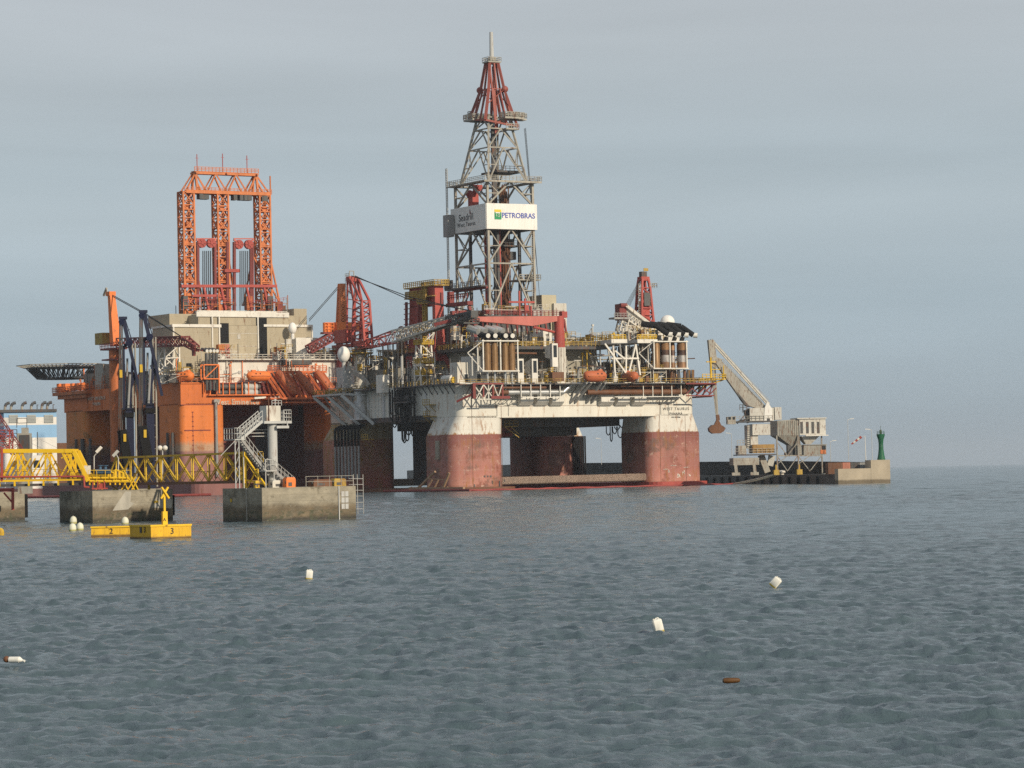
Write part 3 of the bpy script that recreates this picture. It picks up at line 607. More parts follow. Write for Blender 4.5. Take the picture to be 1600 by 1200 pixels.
# ---------------------------------------------------------------- near rig: topsides
def skid(parent,c,size,seed,mats=None,name='machinery_skid'):
    rg=random.Random(seed); m=MB(); x,y,z=c; sx,sy,sz=size
    def P(a,b,cc): return (x-sx/2+sx*a,y-sy/2+sy*b,z+sz*cc)
    for a in (0,1):
        for b in (0,1):
            m.use(rg.choice((0,0,1))); m.bar(P(a,b,0),P(a,b,.5+.5*rg.random()),.16)
    m.use(0); m.bar(P(0,0,.5),P(1,0,.5),.15); m.bar(P(0,0,0),P(1,0,.5),.1)
    for k in range(rg.randint(7,12)):
        m.use(rg.randint(0,4)); a,b=rg.random()*.8,rg.random()*.8; h=rg.uniform(.15,.75); z0=rg.choice((0,0,0,.35))
        t=rg.random()
        if t<.4: m.box(P(a,b,z0),P(min(1,a+rg.uniform(.1,.35)),min(1,b+rg.uniform(.15,.5)),min(1,z0+h)))
        elif t<.6: m.tube(P(a,b,z0),P(a,b,min(1.1,z0+h*1.3)),rg.uniform(.12,.5),n=8)
        elif t<.85: m.tube(P(a,b,z0+h*.6),P(min(1,a+.5),b,z0+h*.6),rg.uniform(.1,.28),n=7)
        else: m.bar(P(a,b,0),P(rg.random(),rg.random(),rg.uniform(.5,1)),.13)
    m.use(4); m.rail([P(0,0,.45+.25*rg.random()),P(1,0,.45+.25*rg.random())],1.,.09,1.2)
    return m.build(name,mats or MS,parent)
MS=[M['offwhite'],M['dsteel'],M['rust'],M['grey'],M['dyellow']]
MS2=[M['lgrey'],M['dsteel'],M['steel'],M['yellow'],M['offwhite']]
ZM=ZT+.02; ZU=37.2
# deckhouses under the upper deck
def house(parent,lo,hi,mat,name='deckhouse',doors=0,ribs=0):
    m=MB(); m.box(lo,hi); o=m.build(name,mat,parent)
    for k in range(doors):
        u=lo[0]+(hi[0]-lo[0])*(k+.5)/doors; q=MB(); q.use(1); q.box((u-.7,lo[1]-.12,lo[2]+.1),(u+.7,lo[1],lo[2]+2.6)); q.use(0); q.box((u-.5,lo[1]-.18,lo[2]+.3),(u+.5,lo[1]-.1,lo[2]+2.3)); q.build('door',[M['glass'],M['white']],o)
    if ribs:
        q=MB()
        for k in range(ribs): u=lo[0]+(hi[0]-lo[0])*k/ribs; q.box((u,lo[1]-.12,lo[2]),(u+.15,lo[1],hi[2]))
        q.build('wall_rib',mat,o)
    return o
M['housewall']=pm('house_wall_paint',(.33,.31,.25),.22,rust=.35); M['shadewall']=pm('shaded_wall_paint',(.20,.19,.16),.3,rust=.4)  # shadewall is a darker wall colour with shade mixed in
house(rigA,(12,13,ZM),(36,58,36.4),M['housewall'],ribs=9,doors=4)
house(rigA,(36,9,ZM),(47,50,36.4),M['housewall'],doors=2)
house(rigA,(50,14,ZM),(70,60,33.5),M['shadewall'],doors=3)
house(rigA,(1.5,3,ZM),(6.5,7,33.),M['offwhite'],doors=1)
a=A.f(738,590,2); house(rigA,(a.x-.5,2,ZM),(a.x+4.2,7,34.5),M['lgrey'],doors=1)
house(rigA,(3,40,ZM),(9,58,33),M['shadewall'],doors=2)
house(rigA,(2,62,ZM),(9,74,34.5),M['lgrey'])
# upper deck slab, left/centre
m=MB(); m.box((14,3,36.41),(47,11,ZU-.01)); m.box((9,11,36.4),(44,62,ZU)); m.build('upper_deck',M['dsteel'],rigA)
m=MB(); m.rail([(9,62,ZU),(9,11,ZU),(14,11,ZU),(14,3,ZU),(47,3,ZU)],1.2,.14,1.3,3); m.build('deck_railing',M['dyellow'],rigA)
# right slab with long visible side
zr0,zr1=37.6,38.7
m=MB(); m.box((44.5,-2.6,zr0),(47.5,30,zr1)); m.box((47.5,-2.6,zr0+.4),(49,24,zr1)); m.box((52.5,-2.6,zr0+.3),(58.5,22,zr1)); m.box((47,6,zr0+.3),(53,24,zr1)); m.build('upper_deck',M['lgrey'],rigA)
m=MB(); m.rail([(44.5,28,zr1),(44.5,-2.6,zr1),(49,-2.6,zr1)],1.3,.16,1.1,3); m.rail([(52.5,-2.6,zr1),(58.5,-2.6,zr1)],1.3,.2,.9,3); m.build('deck_railing',M['yellow'],rigA)
m=MB(); m.box((44.4,-2.9,zr0+.2),(49.2,-2.6,zr1+.1)); m.box((52.4,-2.9,zr0+.2),(58.6,-2.6,zr1+.1)); m.build('deck_edge',M['white'],rigA)
# white truss legs under it
m=MB(); 
for (xa,ya,xb,yb) in ((945,537,982,589),(958,540,961,588),(978,540,978,588),(993,538,981,588),(993,538,1000,586),(955,560,998,560),(961,548,975,560)):
    a=A.f(xa,ya,-2.6); b=A.f(xb,yb,-3); m.bar((a.x,-2.6,a.z),(b.x,-3.,b.z),.42)
m.pieces('truss_leg',M['white'],rigA)
m=MB()
for k in range(26):
    u=46+rnd.random()*14; v=2+rnd.random()*24; u2=u+rnd.uniform(-5,5); m.use(rnd.randint(0,1)); m.bar((u,v,ZM),(u2,v+rnd.uniform(-4,4),zr0),.32)
for k in range(7): m.use(0); m.bar((45,4+k*4,ZM),(45+rnd.uniform(-.2,.2),4+k*4,zr0),.35); m.bar((45,4+k*4,ZM+1),(45,8+k*4,zr0),.28)
m.build('truss_brace',[M['lgrey'],M['offwhite']],rigA)
# mushroom vents with framed openings
for x in (813,835,867):
    a=A.f(x,576,-1.2); zb=ZM if x!=867 else ZM+4.; m=MB()
    m.use(0); m.box((a.x-.85,-1.5,zb),(a.x+.85,-.4,zb+6.1)); m.prism([(a.x-.85,-1.0,zb+6.1),(a.x-.85,2.4,zb+5.2),(a.x-.85,2.4,zb+2.6),(a.x-.85,-1.0,zb+2.)],(1.5,0,0))
    m.use(1); m.box((a.x-.5,-1.56,zb+2.5),(a.x+.5,-1.4,zb+5.6)); m.build('ventilator',[M['white'],M['glass']],rigA)
m=MB(); a=A.f(868,588,-2); m.box((a.x-1.5,-3,ZM+.2),(a.x+2,-1,ZM+2.6)); m.build('steel_bin',M['rust'],rigA)
# exhaust stacks at the corner
SV=-2.2
zs0,zs1=A.f(780,580,SV).z,A.f(780,533,SV).z
for x in (761.3,772.6,788.8,799.5):
    a=A.f(x,560,SV); m=MB(); m.lathe((a.x,SV,0),[(.95,zs0),(.95,zs1-1.2),(.75,zs1-1.15),(.75,zs1+.2)],18); s=m.build('exhaust_stack',M['brown'],rigA,smooth=True)
    m=MB(); m.tube((a.x,SV,ZT-2.5),(a.x,SV,zs0),.28,n=10); m.build('stack_pipe',M['silver'],s)
    m=MB()
    m.use(1); m.tube((a.x,SV,zs1),(a.x-.4,SV-.6,zs1+1.3),.62,n=12); m.tube((a.x-.4,SV+3,zs1+1.6),(a.x-.75,SV-2.0,zs1+1.3),.66,n=14)
    m.use(0); m.tube((a.x-.75,SV-2.0,zs1+1.3),(a.x-.77,SV-2.15,zs1+1.28),.6,n=16)
    m.use(2); m.tube((a.x-2.6,SV+5,zs1+3.6),(a.x-1.2,SV+2.2,zs1+2.6),.95,n=12)
    m.build('stack_outlet',[M['white'],M['black'],M['silver']],s,smooth=True)
def cage(us,v0,v1,za,zb,mat,braces=True):
    m=MB(); 
    for u in us:
        for v in (v0,v1): m.bar((u,v,za-.2),(u,v,zb+.3),.3)
    for z in (za,zb): m.box((us[0]-.4,v0-.3,z-.15),(us[-1]+.4,v1+.3,z+.15))
    if braces: m.bar((us[0],v0,za),(us[0]-3.4,v0+2,zb-3),.22); m.bar((us[0],v0,zb),(us[0]-3.4,v0+2,zb-3),.22); m.bar((us[-1],v0,za),(us[-1]-1.5,v1,za+3),.2)
    return m.build('stack_frame',mat,rigA)
cage([A.f(x,560,SV-1.3).x for x in (755,782,809)],SV-1.3,SV+1.6,zs0,zs1,M['white'])
a=A.f(728,512,2)
m=MB()
for k in range(4): m.tube((a.x+3+k*3.1,4,47.2-k*.0),(a.x+5.4+k*3.1,1,44.4),.85,n=12)
pass
# second stack group, right
zs0,zs1=A.f(1045,576,SV).z,A.f(1045,534,SV).z
M['bandstack']=pm('banded_stack',(.27,.15,.07),.3,ns=.6,rust=.35,metal=.3,rough=.45,bands=[(zs1-2.2,(.07,.04,.03),.1,.2),(zs1-3.6,(.42,.40,.38),.1,.2),(zs0+1.7,(.28,.16,.09),.1,.2)])
for k,(x,r) in enumerate(((1025,1.05),(1039.5,1.3),(1053,.75),(1065,1.25))):
    a=A.f(x,560,SV); m=MB(); m.lathe((a.x,SV+(.8 if k==2 else 0),0),[(r,zs0),(r,zs1-.8),(r*.92,zs1-.7),(r*.92,zs1)],18); s=m.build('exhaust_stack',M['brown'] if k==0 else M['bandstack'],rigA,smooth=True)
    b=A.f((1049,1062,1074,1088)[k],522.5+.4*k,SV-.5); m=MB(); zz=b.z
    m.use(1); m.tube((b.x-6.5,SV+4,zz+3.0),(b.x-3.5,SV+1.5,zz+2.4),.8,n=12); m.tube((b.x-3.5,SV+1.5,zz+2.4),(b.x-.8,SV-.3,zz),.72,n=12); m.tube((a.x,SV,zs1),(a.x+.5,SV,zs1+1.2),.6,n=10)
    m.use(0); m.tube((b.x-.8,SV-.3,zz),(b.x+.1,SV-.9,zz-.1),.68,n=14)
    m.build('stack_outlet',[M['white'],M['black']],s,smooth=True)
cage([A.f(x,560,SV-1.3).x for x in (1022,1047,1073)],SV-1.3,SV+1.6,zs0,zs1,M['white'])
m=MB(); 
for k in range(14): 
    u=63+rnd.random()*8; m.use(rnd.randint(0,2)); m.tube((u,-2.5+rnd.random()*2,ZT-2.),(u+rnd.uniform(-.4,.4),-2.5+rnd.random()*2,zs0-.3),rnd.uniform(.2,.55),n=8)
m.build('stack_pipework',[M['rust'],M['dsteel'],M['brown']],rigA)
# radomes
a=A.f(1043,503.5,9); m=MB(); m.ball(a,1.95,28,18); m.build('radome',M['sign'],rigA,smooth=True)
m=MB(); m.lathe((a.x,a.y,0),[(1.9,a.z-2.6),(1.9,a.z-2.),(1.2,a.z-1.3)],18); m.box((a.x-4,a.y-1.5,a.z-3.2),(a.x+2.8,a.y+4,a.z-2.6)); m.build('radome_base',M['offwhite'],rigA)
house(rigA,(56.5,7,zr1),(a.x+2.4,16,a.z-3.2),M['white'])
a=A.g(537,554,-3); m=MB(); m.ball(a,1.72,28,18,1.3); m.build('radome',M['sign'],rigA,smooth=True)
m=MB(); m.tube((a.x,a.y,27),(a.x,a.y,a.z-2),.55,n=10); m.box((a.x-1,a.y-1.5,28.5),(a.x+1.5,a.y+2,33.2)); m.build('radome_base',M['lgrey'],rigA)
# curved crane rest arm on the left
m=MB(); pts=[A.g(x,y,-2.5) for x,y in ((545,567),(549,578),(556,584),(565,589),(572,596),(576,603))]
for p,q in zip(pts,pts[1:]): m.bar(p,q,.7,1.)
m.build('boom_cradle',M['steel'],rigA)
# ---- pedestal crane on the left
b=A.g(563,560,2.); cu,cv=2.,b.y
pz=A.g(563,551,2).z
m=MB(); m.tube((cu,cv,26),(cu,cv,pz),1.75,n=24); ped=m.build('pedestal_crane',M['offwhite'],rigA,smooth=True,label='red lattice crane on white pedestal on the shaded left side')
m=MB(); m.lathe((cu,cv,0),[(1.6,pz-.6),(3.6,pz-.3),(3.6,pz)],20); 
for k in range(8): t=k*.785; m.bar((cu+1.7*math.cos(t),cv+1.7*math.sin(t),pz-2.3),(cu+3.4*math.cos(t),cv+3.4*math.sin(t),pz-.3),.15)
m.rail([(cu+3.5*math.cos(t*.5236),cv+3.5*math.sin(t*.5236),pz) for t in range(13)],1.1,.1,1.); m.build('crane_platform',M['dyellow'],ped)
m=MB(); m.tube((cu,cv,pz),(cu,cv,pz+1.8),1.6,n=16); m.build('slew_ring',M['dsteel'],ped)
def gz(px,py,u=cu): return A.g(px,py,u)
# tower
ch=gz(545,538); 
m=MB()
L0=gz(556,541); L1=gz(559,470); L2=gz(551,434); R0=gz(576,541); R1=gz(571,470); R2=gz(556,440)
for du in (-1.2,1.2):
    o=V((du,0,0))
    for a,c in ((L0,L1),(L1,L2),(R0,R1),(R1,R2),(R2,L2)): m.bar(a+o,c+o,.55)
    n=5
    for k in range(n):
        a=L0.lerp(L1,k/n)+o; b2=R0.lerp(R1,(k+.5)/n)+o; c=L0.lerp(L1,(k+1)/n)+o; m.bar(a,b2,.3); m.bar(b2,c,.3)
    B0=gz(548,540)+o; B1=gz(549,438)+o; m.bar(B0,B1,.4)
    for k in range(7): m.bar(B0.lerp(B1,k/7),L0.lerp(L1,min(1,k/5.)),.2)
for k in range(7):
    t=k/6.; q=L0.lerp(L1,t); m.bar(q+V((-1.2,0,0)),q+V((1.2,0,0)),.3); q=R0.lerp(R1,t); m.bar(q+V((-1.2,0,0)),q+V((1.2,0,0)),.3); 
    if k<6: m.bar(R0.lerp(R1,t)+V((-1.2,0,0)),R0.lerp(R1,t+1/6)+V((1.2,0,0)),.25)
m.cbox(gz(550,436),(2.6,2.2,1.4)); m.cbox(gz(570,522),(1.6,1.6,3)); m.cbox(gz(565,537),(2.6,5,1.6))
m.build('crane_tower',M['red'],ped)
m=MB(); t=gz(549.5,427); m.bar(t+V((-.8,-.3,-1.3)),t+V((-.8,-.3,.6)),.2); m.bar(t+V((.8,.3,-1.3)),t+V((.8,.3,.6)),.2); m.bar(t+V((-.8,-.3,.6)),t+V((.8,.3,.6)),.2)
for y in (433,440,447,455,460): q=gz(543,y); m.rail([q+V((0,1.4,0)),q+V((0,-1.4,0))],1.,.1,.9)
m.build('crane_ladder',M['steel'],ped)
m=MB(); c0=gz(553,537); c1=gz(531,514); m.box((cu-2.,c0.y+1.2,c0.z+.4),(cu+1.2,c1.y-.4,c1.z-.5)); m.build('crane_cab',M['red'],ped)
m=MB(); a=gz(541,540); m.box((cu-2.4,c0.y-2,c0.z-.8),(cu+2.,c1.y+.4,c0.z-.1)); m.build('crane_frame',M['dred'],ped)
bp0=gz(556,544); bp1=gz(738,491)
mid=bp0.lerp(bp1,.36)
m=MB(); m.truss(bp0,mid,2.4,1.2,6,.3,.16,2.4,3.0); m.build('crane_boom',M['red'],ped)
m=MB(); m.use(0); m.truss(mid,bp0.lerp(bp1,.9),2.4,3.0,11,.42,.2,2.2,1.8,x=True); m.use(1); m.truss(bp0.lerp(bp1,.82),bp1,2.3,1.9,3,.5,.3,2,1.); m.bar(bp0.lerp(bp1,.6)-V((0,0,1.4)),bp1-V((0,0,.6)),2.,.25); m.cbox(bp1,(2,2.4,1.8)); m.build('boom_extension',[M['offwhite'],M['dsteel']],ped)
m=MB(); t=gz(552,431)
for e,(x,y) in enumerate(((640,464),(639,468))): q=gz(x,y); m.path([t+V((-.5+e,0,0)),q,bp1+V((-.5+e,0,.8))],.13,5)
m.pieces('hoist_cable',M['cable'],ped)
# ---- white and yellow lattice boom rest tower
a=A.g(663,597,3.5); m=MB(); zt=A.g(663,520,3.5).z; c=V((3.5,a.y,0))
m.truss(V((3.5,a.y,ZM)),V((3.5,a.y,zt-3)),4.,3.6,4,.38,.24,3.,2.6,up=V((0,1,0))); m.truss(V((3.5,a.y,zt-3)),V((3.5,a.y,zt)),3.,2.6,1,.38,.24,4.6,4.); bt=m.build('boom_rest',M['white'],rigA)
m=MB()
for z in (zt,zt-3.1,zt-8,ZM+3.): m.box((1.6,a.y-2,z),(5.4,a.y+2,z+.2)); m.rail([(1.6,a.y+2,z),(1.6,a.y-2,z),(5.4,a.y-2,z)],1.2,.15,.8,3)
m.ladder((3.5,a.y-.6,ZM),(3.5,a.y-.6,zt),.9,.14,.5); m.build('ladder_platform',M['yellow'],bt)
# ---- red portal tower
pu0,pu1=9.,11.4; pv0=A.f(688,500,0); 
pv0=28.2; pv1=43.; zt=A.g(683,446,9).z; zo=A.g(670,478,9).z
m=MB()
m.box((pu0,pv0+.1,zo),(pu1,pv1,zt)); m.box((pu0-.1,pv0,27.6+8),(pu1+.1,pv0+1.6,zt+.4))
m.prism([(pu0,pv0-.02,zo-6),(pu1,pv0-.02,zo-6),(pu1+.7,pv0-.02,36),(pu0-.7,pv0-.02,36)],(0,3.,0))
m.prism([(pu0,pv1-5,zo+.5),(pu0,pv1,zo+.5),(pu0,pv1+1.5,36.5),(pu0,pv1-7,36.5)],(2.4,0,0))
m.box((pu0+.1,pv0,34.5),(pu1-.1,pv1+3,37.5))
m.bar((10,pv1+1,36),(10,pv1+4.5,ZM),2.,1.6); m.bar((11.2,pv0,36),(14,pv0-1.5,29.5),1.8,1.2)
for k in range(4): m.bar((9.4,pv1+1-k*3.5,36),(9.4,pv1-2-k*3.5,ZM+1),.5)
pt=m.build('portal_tower',M['red'],rigA)
m=MB(); m.box((pu0-1.2,pv0-.5,zt-2.8),(pu0-.05,pv1+.8,zt-2.5)); m.rail([(pu0-1.2,pv1,zt-2.5),(pu0-1.2,pv0+3,zt-2.5)],1.6,.22,.7,3); m.rail([(pu0-.9,pv1+1.5,zt+.3),(pu0-.9,pv0-1.2,zt+.3),(pu1+1.2,pv0-1.2,zt+.3),(pu1+1.2,pv1,zt+.3)],1.3,.16,1.1,3); m.box((pu0-.9,pv0-1.2,zt),(pu1+1.2,pv1+1.5,zt+.3))
m.box((pu0-.5,32.4,37),(pu0-.05,34.4,zt)); m.ladder((pu0-.7,33.4,37),(pu0-.7,33.4,zt+1),1.4,.3,.9,V((0,1,0))); m.rail([(pu0-1.4,31,zo+1),(pu0-1.4,36,zo+1)],1.8,.25,.6,3); m.box((pu0-1.4,31,zo+.6),(pu0,36,zo+1)); m.build('ladder_platform',M['dyellow'],pt)
m=MB()
for (x,y0,y1) in ((635,472,540),(654,467,540),(690,457,475)): a=A.g(x,y0,8); b=A.g(x,y1,8); m.bar(a,b,.6); 
a=A.g(632,500,8)
for k in range(8): b=A.g(634,475+k*8,8); m.bar(b+V((0,1,0)),b+V((0,-4.5,0)),.22)
m.build('portal_mast',M['dred'],pt)
m=MB(); a=A.g(694,470,12); m.box((12,16,a.z-1.8),(13.6,28,a.z-.8)); m.cbox((13,27,a.z+.6),(1.4,1.4,3.4)); m.rail([(12,27,a.z),(12,16,a.z)],1.2,.2,1.2); m.bar((13,17,a.z-2),(13,13,37),.8); m.bar((13,24,a.z-2),(13,24,37.),.6); m.build('pipe_handler',M['dred'],rigA)
# ---- knuckle boom crane
kv=3.; P=lambda x,y: A.f(x,y,kv)
c=P(874,520); zb=P(874,543).z
m=MB(); m.tube((c.x,kv,ZM),(c.x,kv,zb),1.45,n=22); 
for k in range(14): t=k*.4488; m.bar((c.x+1.46*math.cos(t),kv+1.46*math.sin(t),ZM),(c.x+1.46*math.cos(t),kv+1.46*math.sin(t),zb),.12)
kc=m.build('knuckle_crane',M['offwhite'],rigA,label='faded red knuckle boom crane folded over the exhaust stacks',smooth=True)
m=MB(); m.tube((c.x,kv,zb),(c.x,kv,P(874,517).z),1.4,n=22); m.build('crane_base',M['red'],kc,smooth=True)
m=MB(); m.tube((c.x,kv,P(874,517).z),(c.x,kv,P(874,494).z),1.28,n=22); m.cbox(P(886,491)+V((0,2,0)),(1.6,1.6,1.6)); m.build('crane_column',M['red'],kc,smooth=True)
m=MB(); m.prism([P(x,y)-V((0,.8,0)) for x,y in ((874,494),(742,495),(744,502),(830,509.5),(874,501))],(0,1.6,0)); m.build('main_boom',M['pink'],kc)
m=MB(); m.tube(P(833,511),P(866,519),.35,n=8); m.build('boom_cylinder',M['red'],kc)
m=MB(); m.bar(P(746,498),P(728,488),1.3,1.2); m.bar(P(728,488),P(705,489),1.2,1.0); m.bar(P(738,499),P(745,516),1.4,1.); m.bar(P(722,497),P(690,506)+V((0,4,0)),.9,.8); m.build('jib',M['dred'],kc)
m=MB(); p=P(730,500); m.box((p.x-4,kv-1,p.z-1),(p.x+3,kv+1.4,p.z-.6)); m.rail([(p.x-4,kv-1,p.z-.6),(p.x+3,kv-1,p.z-.6)],1.,.14,1.); m.build('crane_walk',M['dsteel'],kc)
# ---- lattice crane with folded boom, right
q=A.f(1007,510,20); m=MB(); m.box((q.x-3,17,zr1),(q.x+3,23,q.z-.6)); lc=m.build('lattice_crane',M['offwhite'],rigA,label='red lattice crane with its pale boom folded down beside the radome')
m=MB(); T=A.f(1007,450,20).z; TT=A.f(1007,436,20).z
m.truss(V((q.x,20,q.z-.6)),V((q.x,20,T)),4.,3.6,6,.55,.26,2.6,2.4,up=V((0,1,0)))
for s in (-1,1):
    for r in (-1,1): m.bar((q.x+s*1.3,20+r*1.2,T),(q.x+s*.95,20+r*.9,TT),.6)
m.box((q.x-1.3,18.9,TT-.5),(q.x+1.3,21.1,TT+.6)); m.cbox((q.x,20,q.z+3.2),(2.2,2.2,7)); m.build('crane_tower',M['red'],lc)
m=MB(); m.cbox((q.x-.1,20,TT+1.3),(1.7,1.4,1.4)); m.cbox((q.x,19,A.f(1005,468,20).z),(2.,1.6,3.6)); m.pieces('crane_winch',M['dsteel'],lc)
m=MB(); t=A.f(1009,419,20); m.bar((q.x+.2,20,TT+1.5),(q.x+.2,20,t.z),.12); m.box((q.x+.1,19.95,t.z-.8),(q.x+1.6,20.05,t.z)); m.build('flag',M['dyellow'],lc)
m=MB(); m.ladder((q.x-2.3,18.6,q.z),(q.x-2.,18.8,T+1),.7,.12,.5); m.rail([(q.x+1.2,18.6,T),(q.x+3.4,18.6,T),(q.x+3.4,21,T)],1.2,.13,.9); m.build('crane_ladder',M['steel'],lc)
b0=A.f(1012,516,16); b1=A.f(971,487,16); m=MB(); m.truss(b0,b1,2.6,2.6,8,.34,.18,2.,2.4,x=True); m.bar(b0+V((.6,-1.5,1)),b1+V((.4,-1.5,1.6)),.9,.8); m.truss(A.f(975,497,16),A.f(970,518,16),2.2,2.,3,.3,.16); m.truss(A.f(976,513,16),A.f(1000,516,16),2,1.6,4,.3,.16,x=True); m.build('crane_boom',M['offwhite'],lc)
m=MB(); a=A.f(970,488,16); m.cbox(a,(2.2,2.4,4.4)); m.tube(a+V((-1,-1.4,1.8)),a+V((1,-1.4,1.8)),.6,n=10); m.build('boom_tip',M['dred'],lc)
m=MB(); a=A.f(967,496,15.); m.box((a.x-2,14,a.z-.5),(a.x+3,17,a.z)); m.rail([(a.x-2,14,a.z),(a.x+3,14,a.z)],1.1,.14,.9); m.build('boom_walk',M['grey'],lc)
m=MB()
for k in range(5): e=A.f(974+2*k,482,16); m.path([V((q.x-1,20,TT-.3*k)),e],.07,4)
m.pieces('hoist_cable',M['cable'],lc)
# ---- blocks behind: doghouse, winch cabins
a=A.f(847,490,33); b=A.f(869,461,33); m=MB(); m.box((a.x,33,a.z-6),(b.x,40,b.z)); m.build('doghouse',M['beige'],rigA)
a=A.f(866,491,32); b=A.f(885,474,32); m=MB(); m.box((a.x,32,a.z-6),(b.x,37,b.z)); m.build('doghouse',M['offwhite'],rigA)
m=MB(); m.box((24,26,ZU),(43,52,45.5)); m.box((22,24,45.5),(46,54,46.4)); m.build('drill_floor',M['dsteel'],rigA)
m=MB(); m.rail([(22,54,46.4),(22,24,46.4),(46,24,46.4)],1.3,.15,1.2,3)
for k in range(9): m.bar((22+k*3,24,45.5),(23.5+k*3,24.5,ZU),.45); m.bar((22,26+k*3,45.5),(22.5,27.5+k*3,ZU),.4)
m.build('drill_floor_frame',M['dred'],rigA)
m=MB(); 
for (x,y,wd,h) in ((806,487,9,6),(790,489,5,4),(822,483,6,9),(760,487,6,4)): a=A.f(x,y,25); m.box((a.x-wd*.1,24.5,a.z-h*.12),(a.x+wd*.1,26,a.z+h*.12))
for k in range(3): a=A.f(812+k*9,500,24.2); m.bar((a.x,24.2,46),(a.x,24.2,53-2*k),.4)
a=A.f(795,484,24); m.bar((a.x,24.2,50),(a.x+8,24.2,50),.5)
m.pieces('winch_frame',M['red'],rigA)
# green tank cradle and small cabins on upper deck
a=A.f(840,529,10); m=MB(); m.use(0); m.box((a.x-1.5,10,ZU),(a.x+1.4,13,a.z+1.3)); m.use(1); m.rail([(a.x-1.7,9.8,ZU),(a.x+1.6,9.8,ZU)],2.6,.18,1.,3); m.box((a.x-4,9.9,ZU+.2),(a.x-1.5,12,ZU+1.5)); m.build('caged_tank',[M['offwhite'],M['dyellow']],rigA)
a=A.f(855,527,11); m=MB(); m.use(0); m.box((a.x-1.2,11,ZU),(a.x+1.4,14,a.z+2)); m.use(1); m.box((a.x-.3,10.9,ZU+.4),(a.x+.5,11,ZU+2.4)); m.build('cabin',[M['white'],M['glass']],rigA)
# machinery, frames, pipework over all decks
k=0
for (u,v,z,sx,sy,sz) in ((14,4,ZM,6,4,5),(22,5,ZM,5,4,4),(30,4,ZM,5,4,4.5),(37,4,ZM,6,4,4),(50,3,ZM,6,5,6),(56,5,ZM,6,5,7),(61,4,ZM,5,6,8),(67,5,ZM,6,6,7),(48,1,ZM,4,4,4),(54,-1,ZM,5,3,5),(59,-1.5,ZM,4,3,5),
  (4,12,ZM,5,7,4),(5,20,ZM,6,7,6),(5,28,ZM,6,7,8),(6,36,ZM,6,7,9),(4,45,ZM,5,8,7),(1,50,26.8,3,5,3),(-3,58,26.8,5,4,3),(-3,66,26.8,5,5,3.2),(5,68,34.5,6,6,5),
  (12,14,ZU,6,6,5),(18,14,ZU,7,5,6),(26,14,ZU,6,5,5),(33,15,ZU,6,6,6),(39,14,ZU,6,5,5),(12,24,ZU,6,8,7),(12,50,ZU,6,10,6),(46,12,zr1,3,8,2.),(50,10,zr1,5,6,2.6),(46,22,zr1,3,8,3),(55,4,zr1,5,5,4.5),(57,1,zr1,4,4,3),(63,6,34,6,5,8),(67,10,33.5,6,6,9),(62,16,33.5,8,6,8),(41,30,46.4,6,4,3.5),(30,26,46.4,8,3,3),(24,27,46.4,4,4,3.5),(23,40,46.4,3,9,4),(9,60,33,6,6,7),(3,55,33,5,7,5)):
    k+=1; skid(rigA,(u,v,z),(sx,sy,sz),100+k,MS if k%3 else MS2)
# vertical posts and pipe stools at the far left of the deck
m=MB()
for x in (598,606,614,622,628): a=A.g(x,535,6); m.use(0); m.bar((6,a.y,ZM),(6,a.y,a.z),.32)
for y in (537,548,558,572): a=A.g(590,y,6); b=A.g(618,y,6); m.bar(a,b,.3)
for x in (540,546,584,588,592): a=A.g(x,555,4); m.bar((4,a.y,ZM),(4,a.y,a.z),.35)
for k in range(6): m.use(1); a=A.g(603+k*5,548,9); m.tube((9,a.y,ZM),(9,a.y,a.z-2*(k%3)),.55,n=8)
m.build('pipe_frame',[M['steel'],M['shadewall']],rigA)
a=A.g(627,515,10); m=MB(); m.cbox((10,a.y,39),(2,2.4,7)); m.ball((10,a.y,a.z),1.,10,7); m.bar((10,a.y,a.z),(10,a.y+2.5,a.z-3),.3); m.build('winch_head',M['rust'],rigA)
# fine verticals, lamps and cable drops over the whole deck
def posts(parent,name,n,lo,hi,z0,h,mats,seed,w=.14):
    rg=random.Random(seed)
    for k in range(n):
        m=MB(); u=rg.uniform(lo[0],hi[0]); v=rg.uniform(lo[1],hi[1]); hh=rg.uniform(*h); m.bar((u,v,z0),(u,v,z0+hh),w)
        if rg.random()<.5: m.bar((u,v,z0+hh),(u+rg.uniform(-1.5,1.5),v,z0+hh-rg.uniform(-.6,1.2)),w*.9)
        if rg.random()<.4: m.cbox((u,v,z0+hh+.2),(.5,.5,.5))
        if rg.random()<.5: m.bar((u,v,z0+hh*.5),(u+rg.uniform(-3,3),v+rg.uniform(-1,1),z0+hh*.5),w*.8)
        m.build(name,mats[k%len(mats)],parent)
posts(rigA,'deck_post',34,(1,2),(70,10),ZM,(2.5,8.5),[M['offwhite'],M['dsteel'],M['yellow'],M['steel']],51,.2)
posts(rigA,'deck_post',24,(.5,10),(8,70),ZM,(3,9),[M['steel'],M['dsteel'],M['offwhite'],M['dyellow']],52,.2)
posts(rigA,'deck_post',22,(10,5),(46,14),ZU,(2,7),[M['offwhite'],M['dsteel'],M['dyellow']],53,.18)
posts(rigA,'deck_post',16,(45,-1),(68,10),39.,(1.5,4),[M['offwhite'],M['steel'],M['yellow']],54,.16)
m=MB(); rg=random.Random(8)
for k in range(40):
    u=rg.uniform(2,70); z=ZM+rg.uniform(.5,8); m.use(k%4); m.tube((u,rg.uniform(1,9),z),(u+rg.uniform(2,9),rg.uniform(1,9),z+rg.uniform(-.2,.2)),rg.uniform(.08,.24),n=6)
m.pieces('pipe_run',[M['rust'],M['offwhite'],M['dsteel'],M['steel']],rigA)
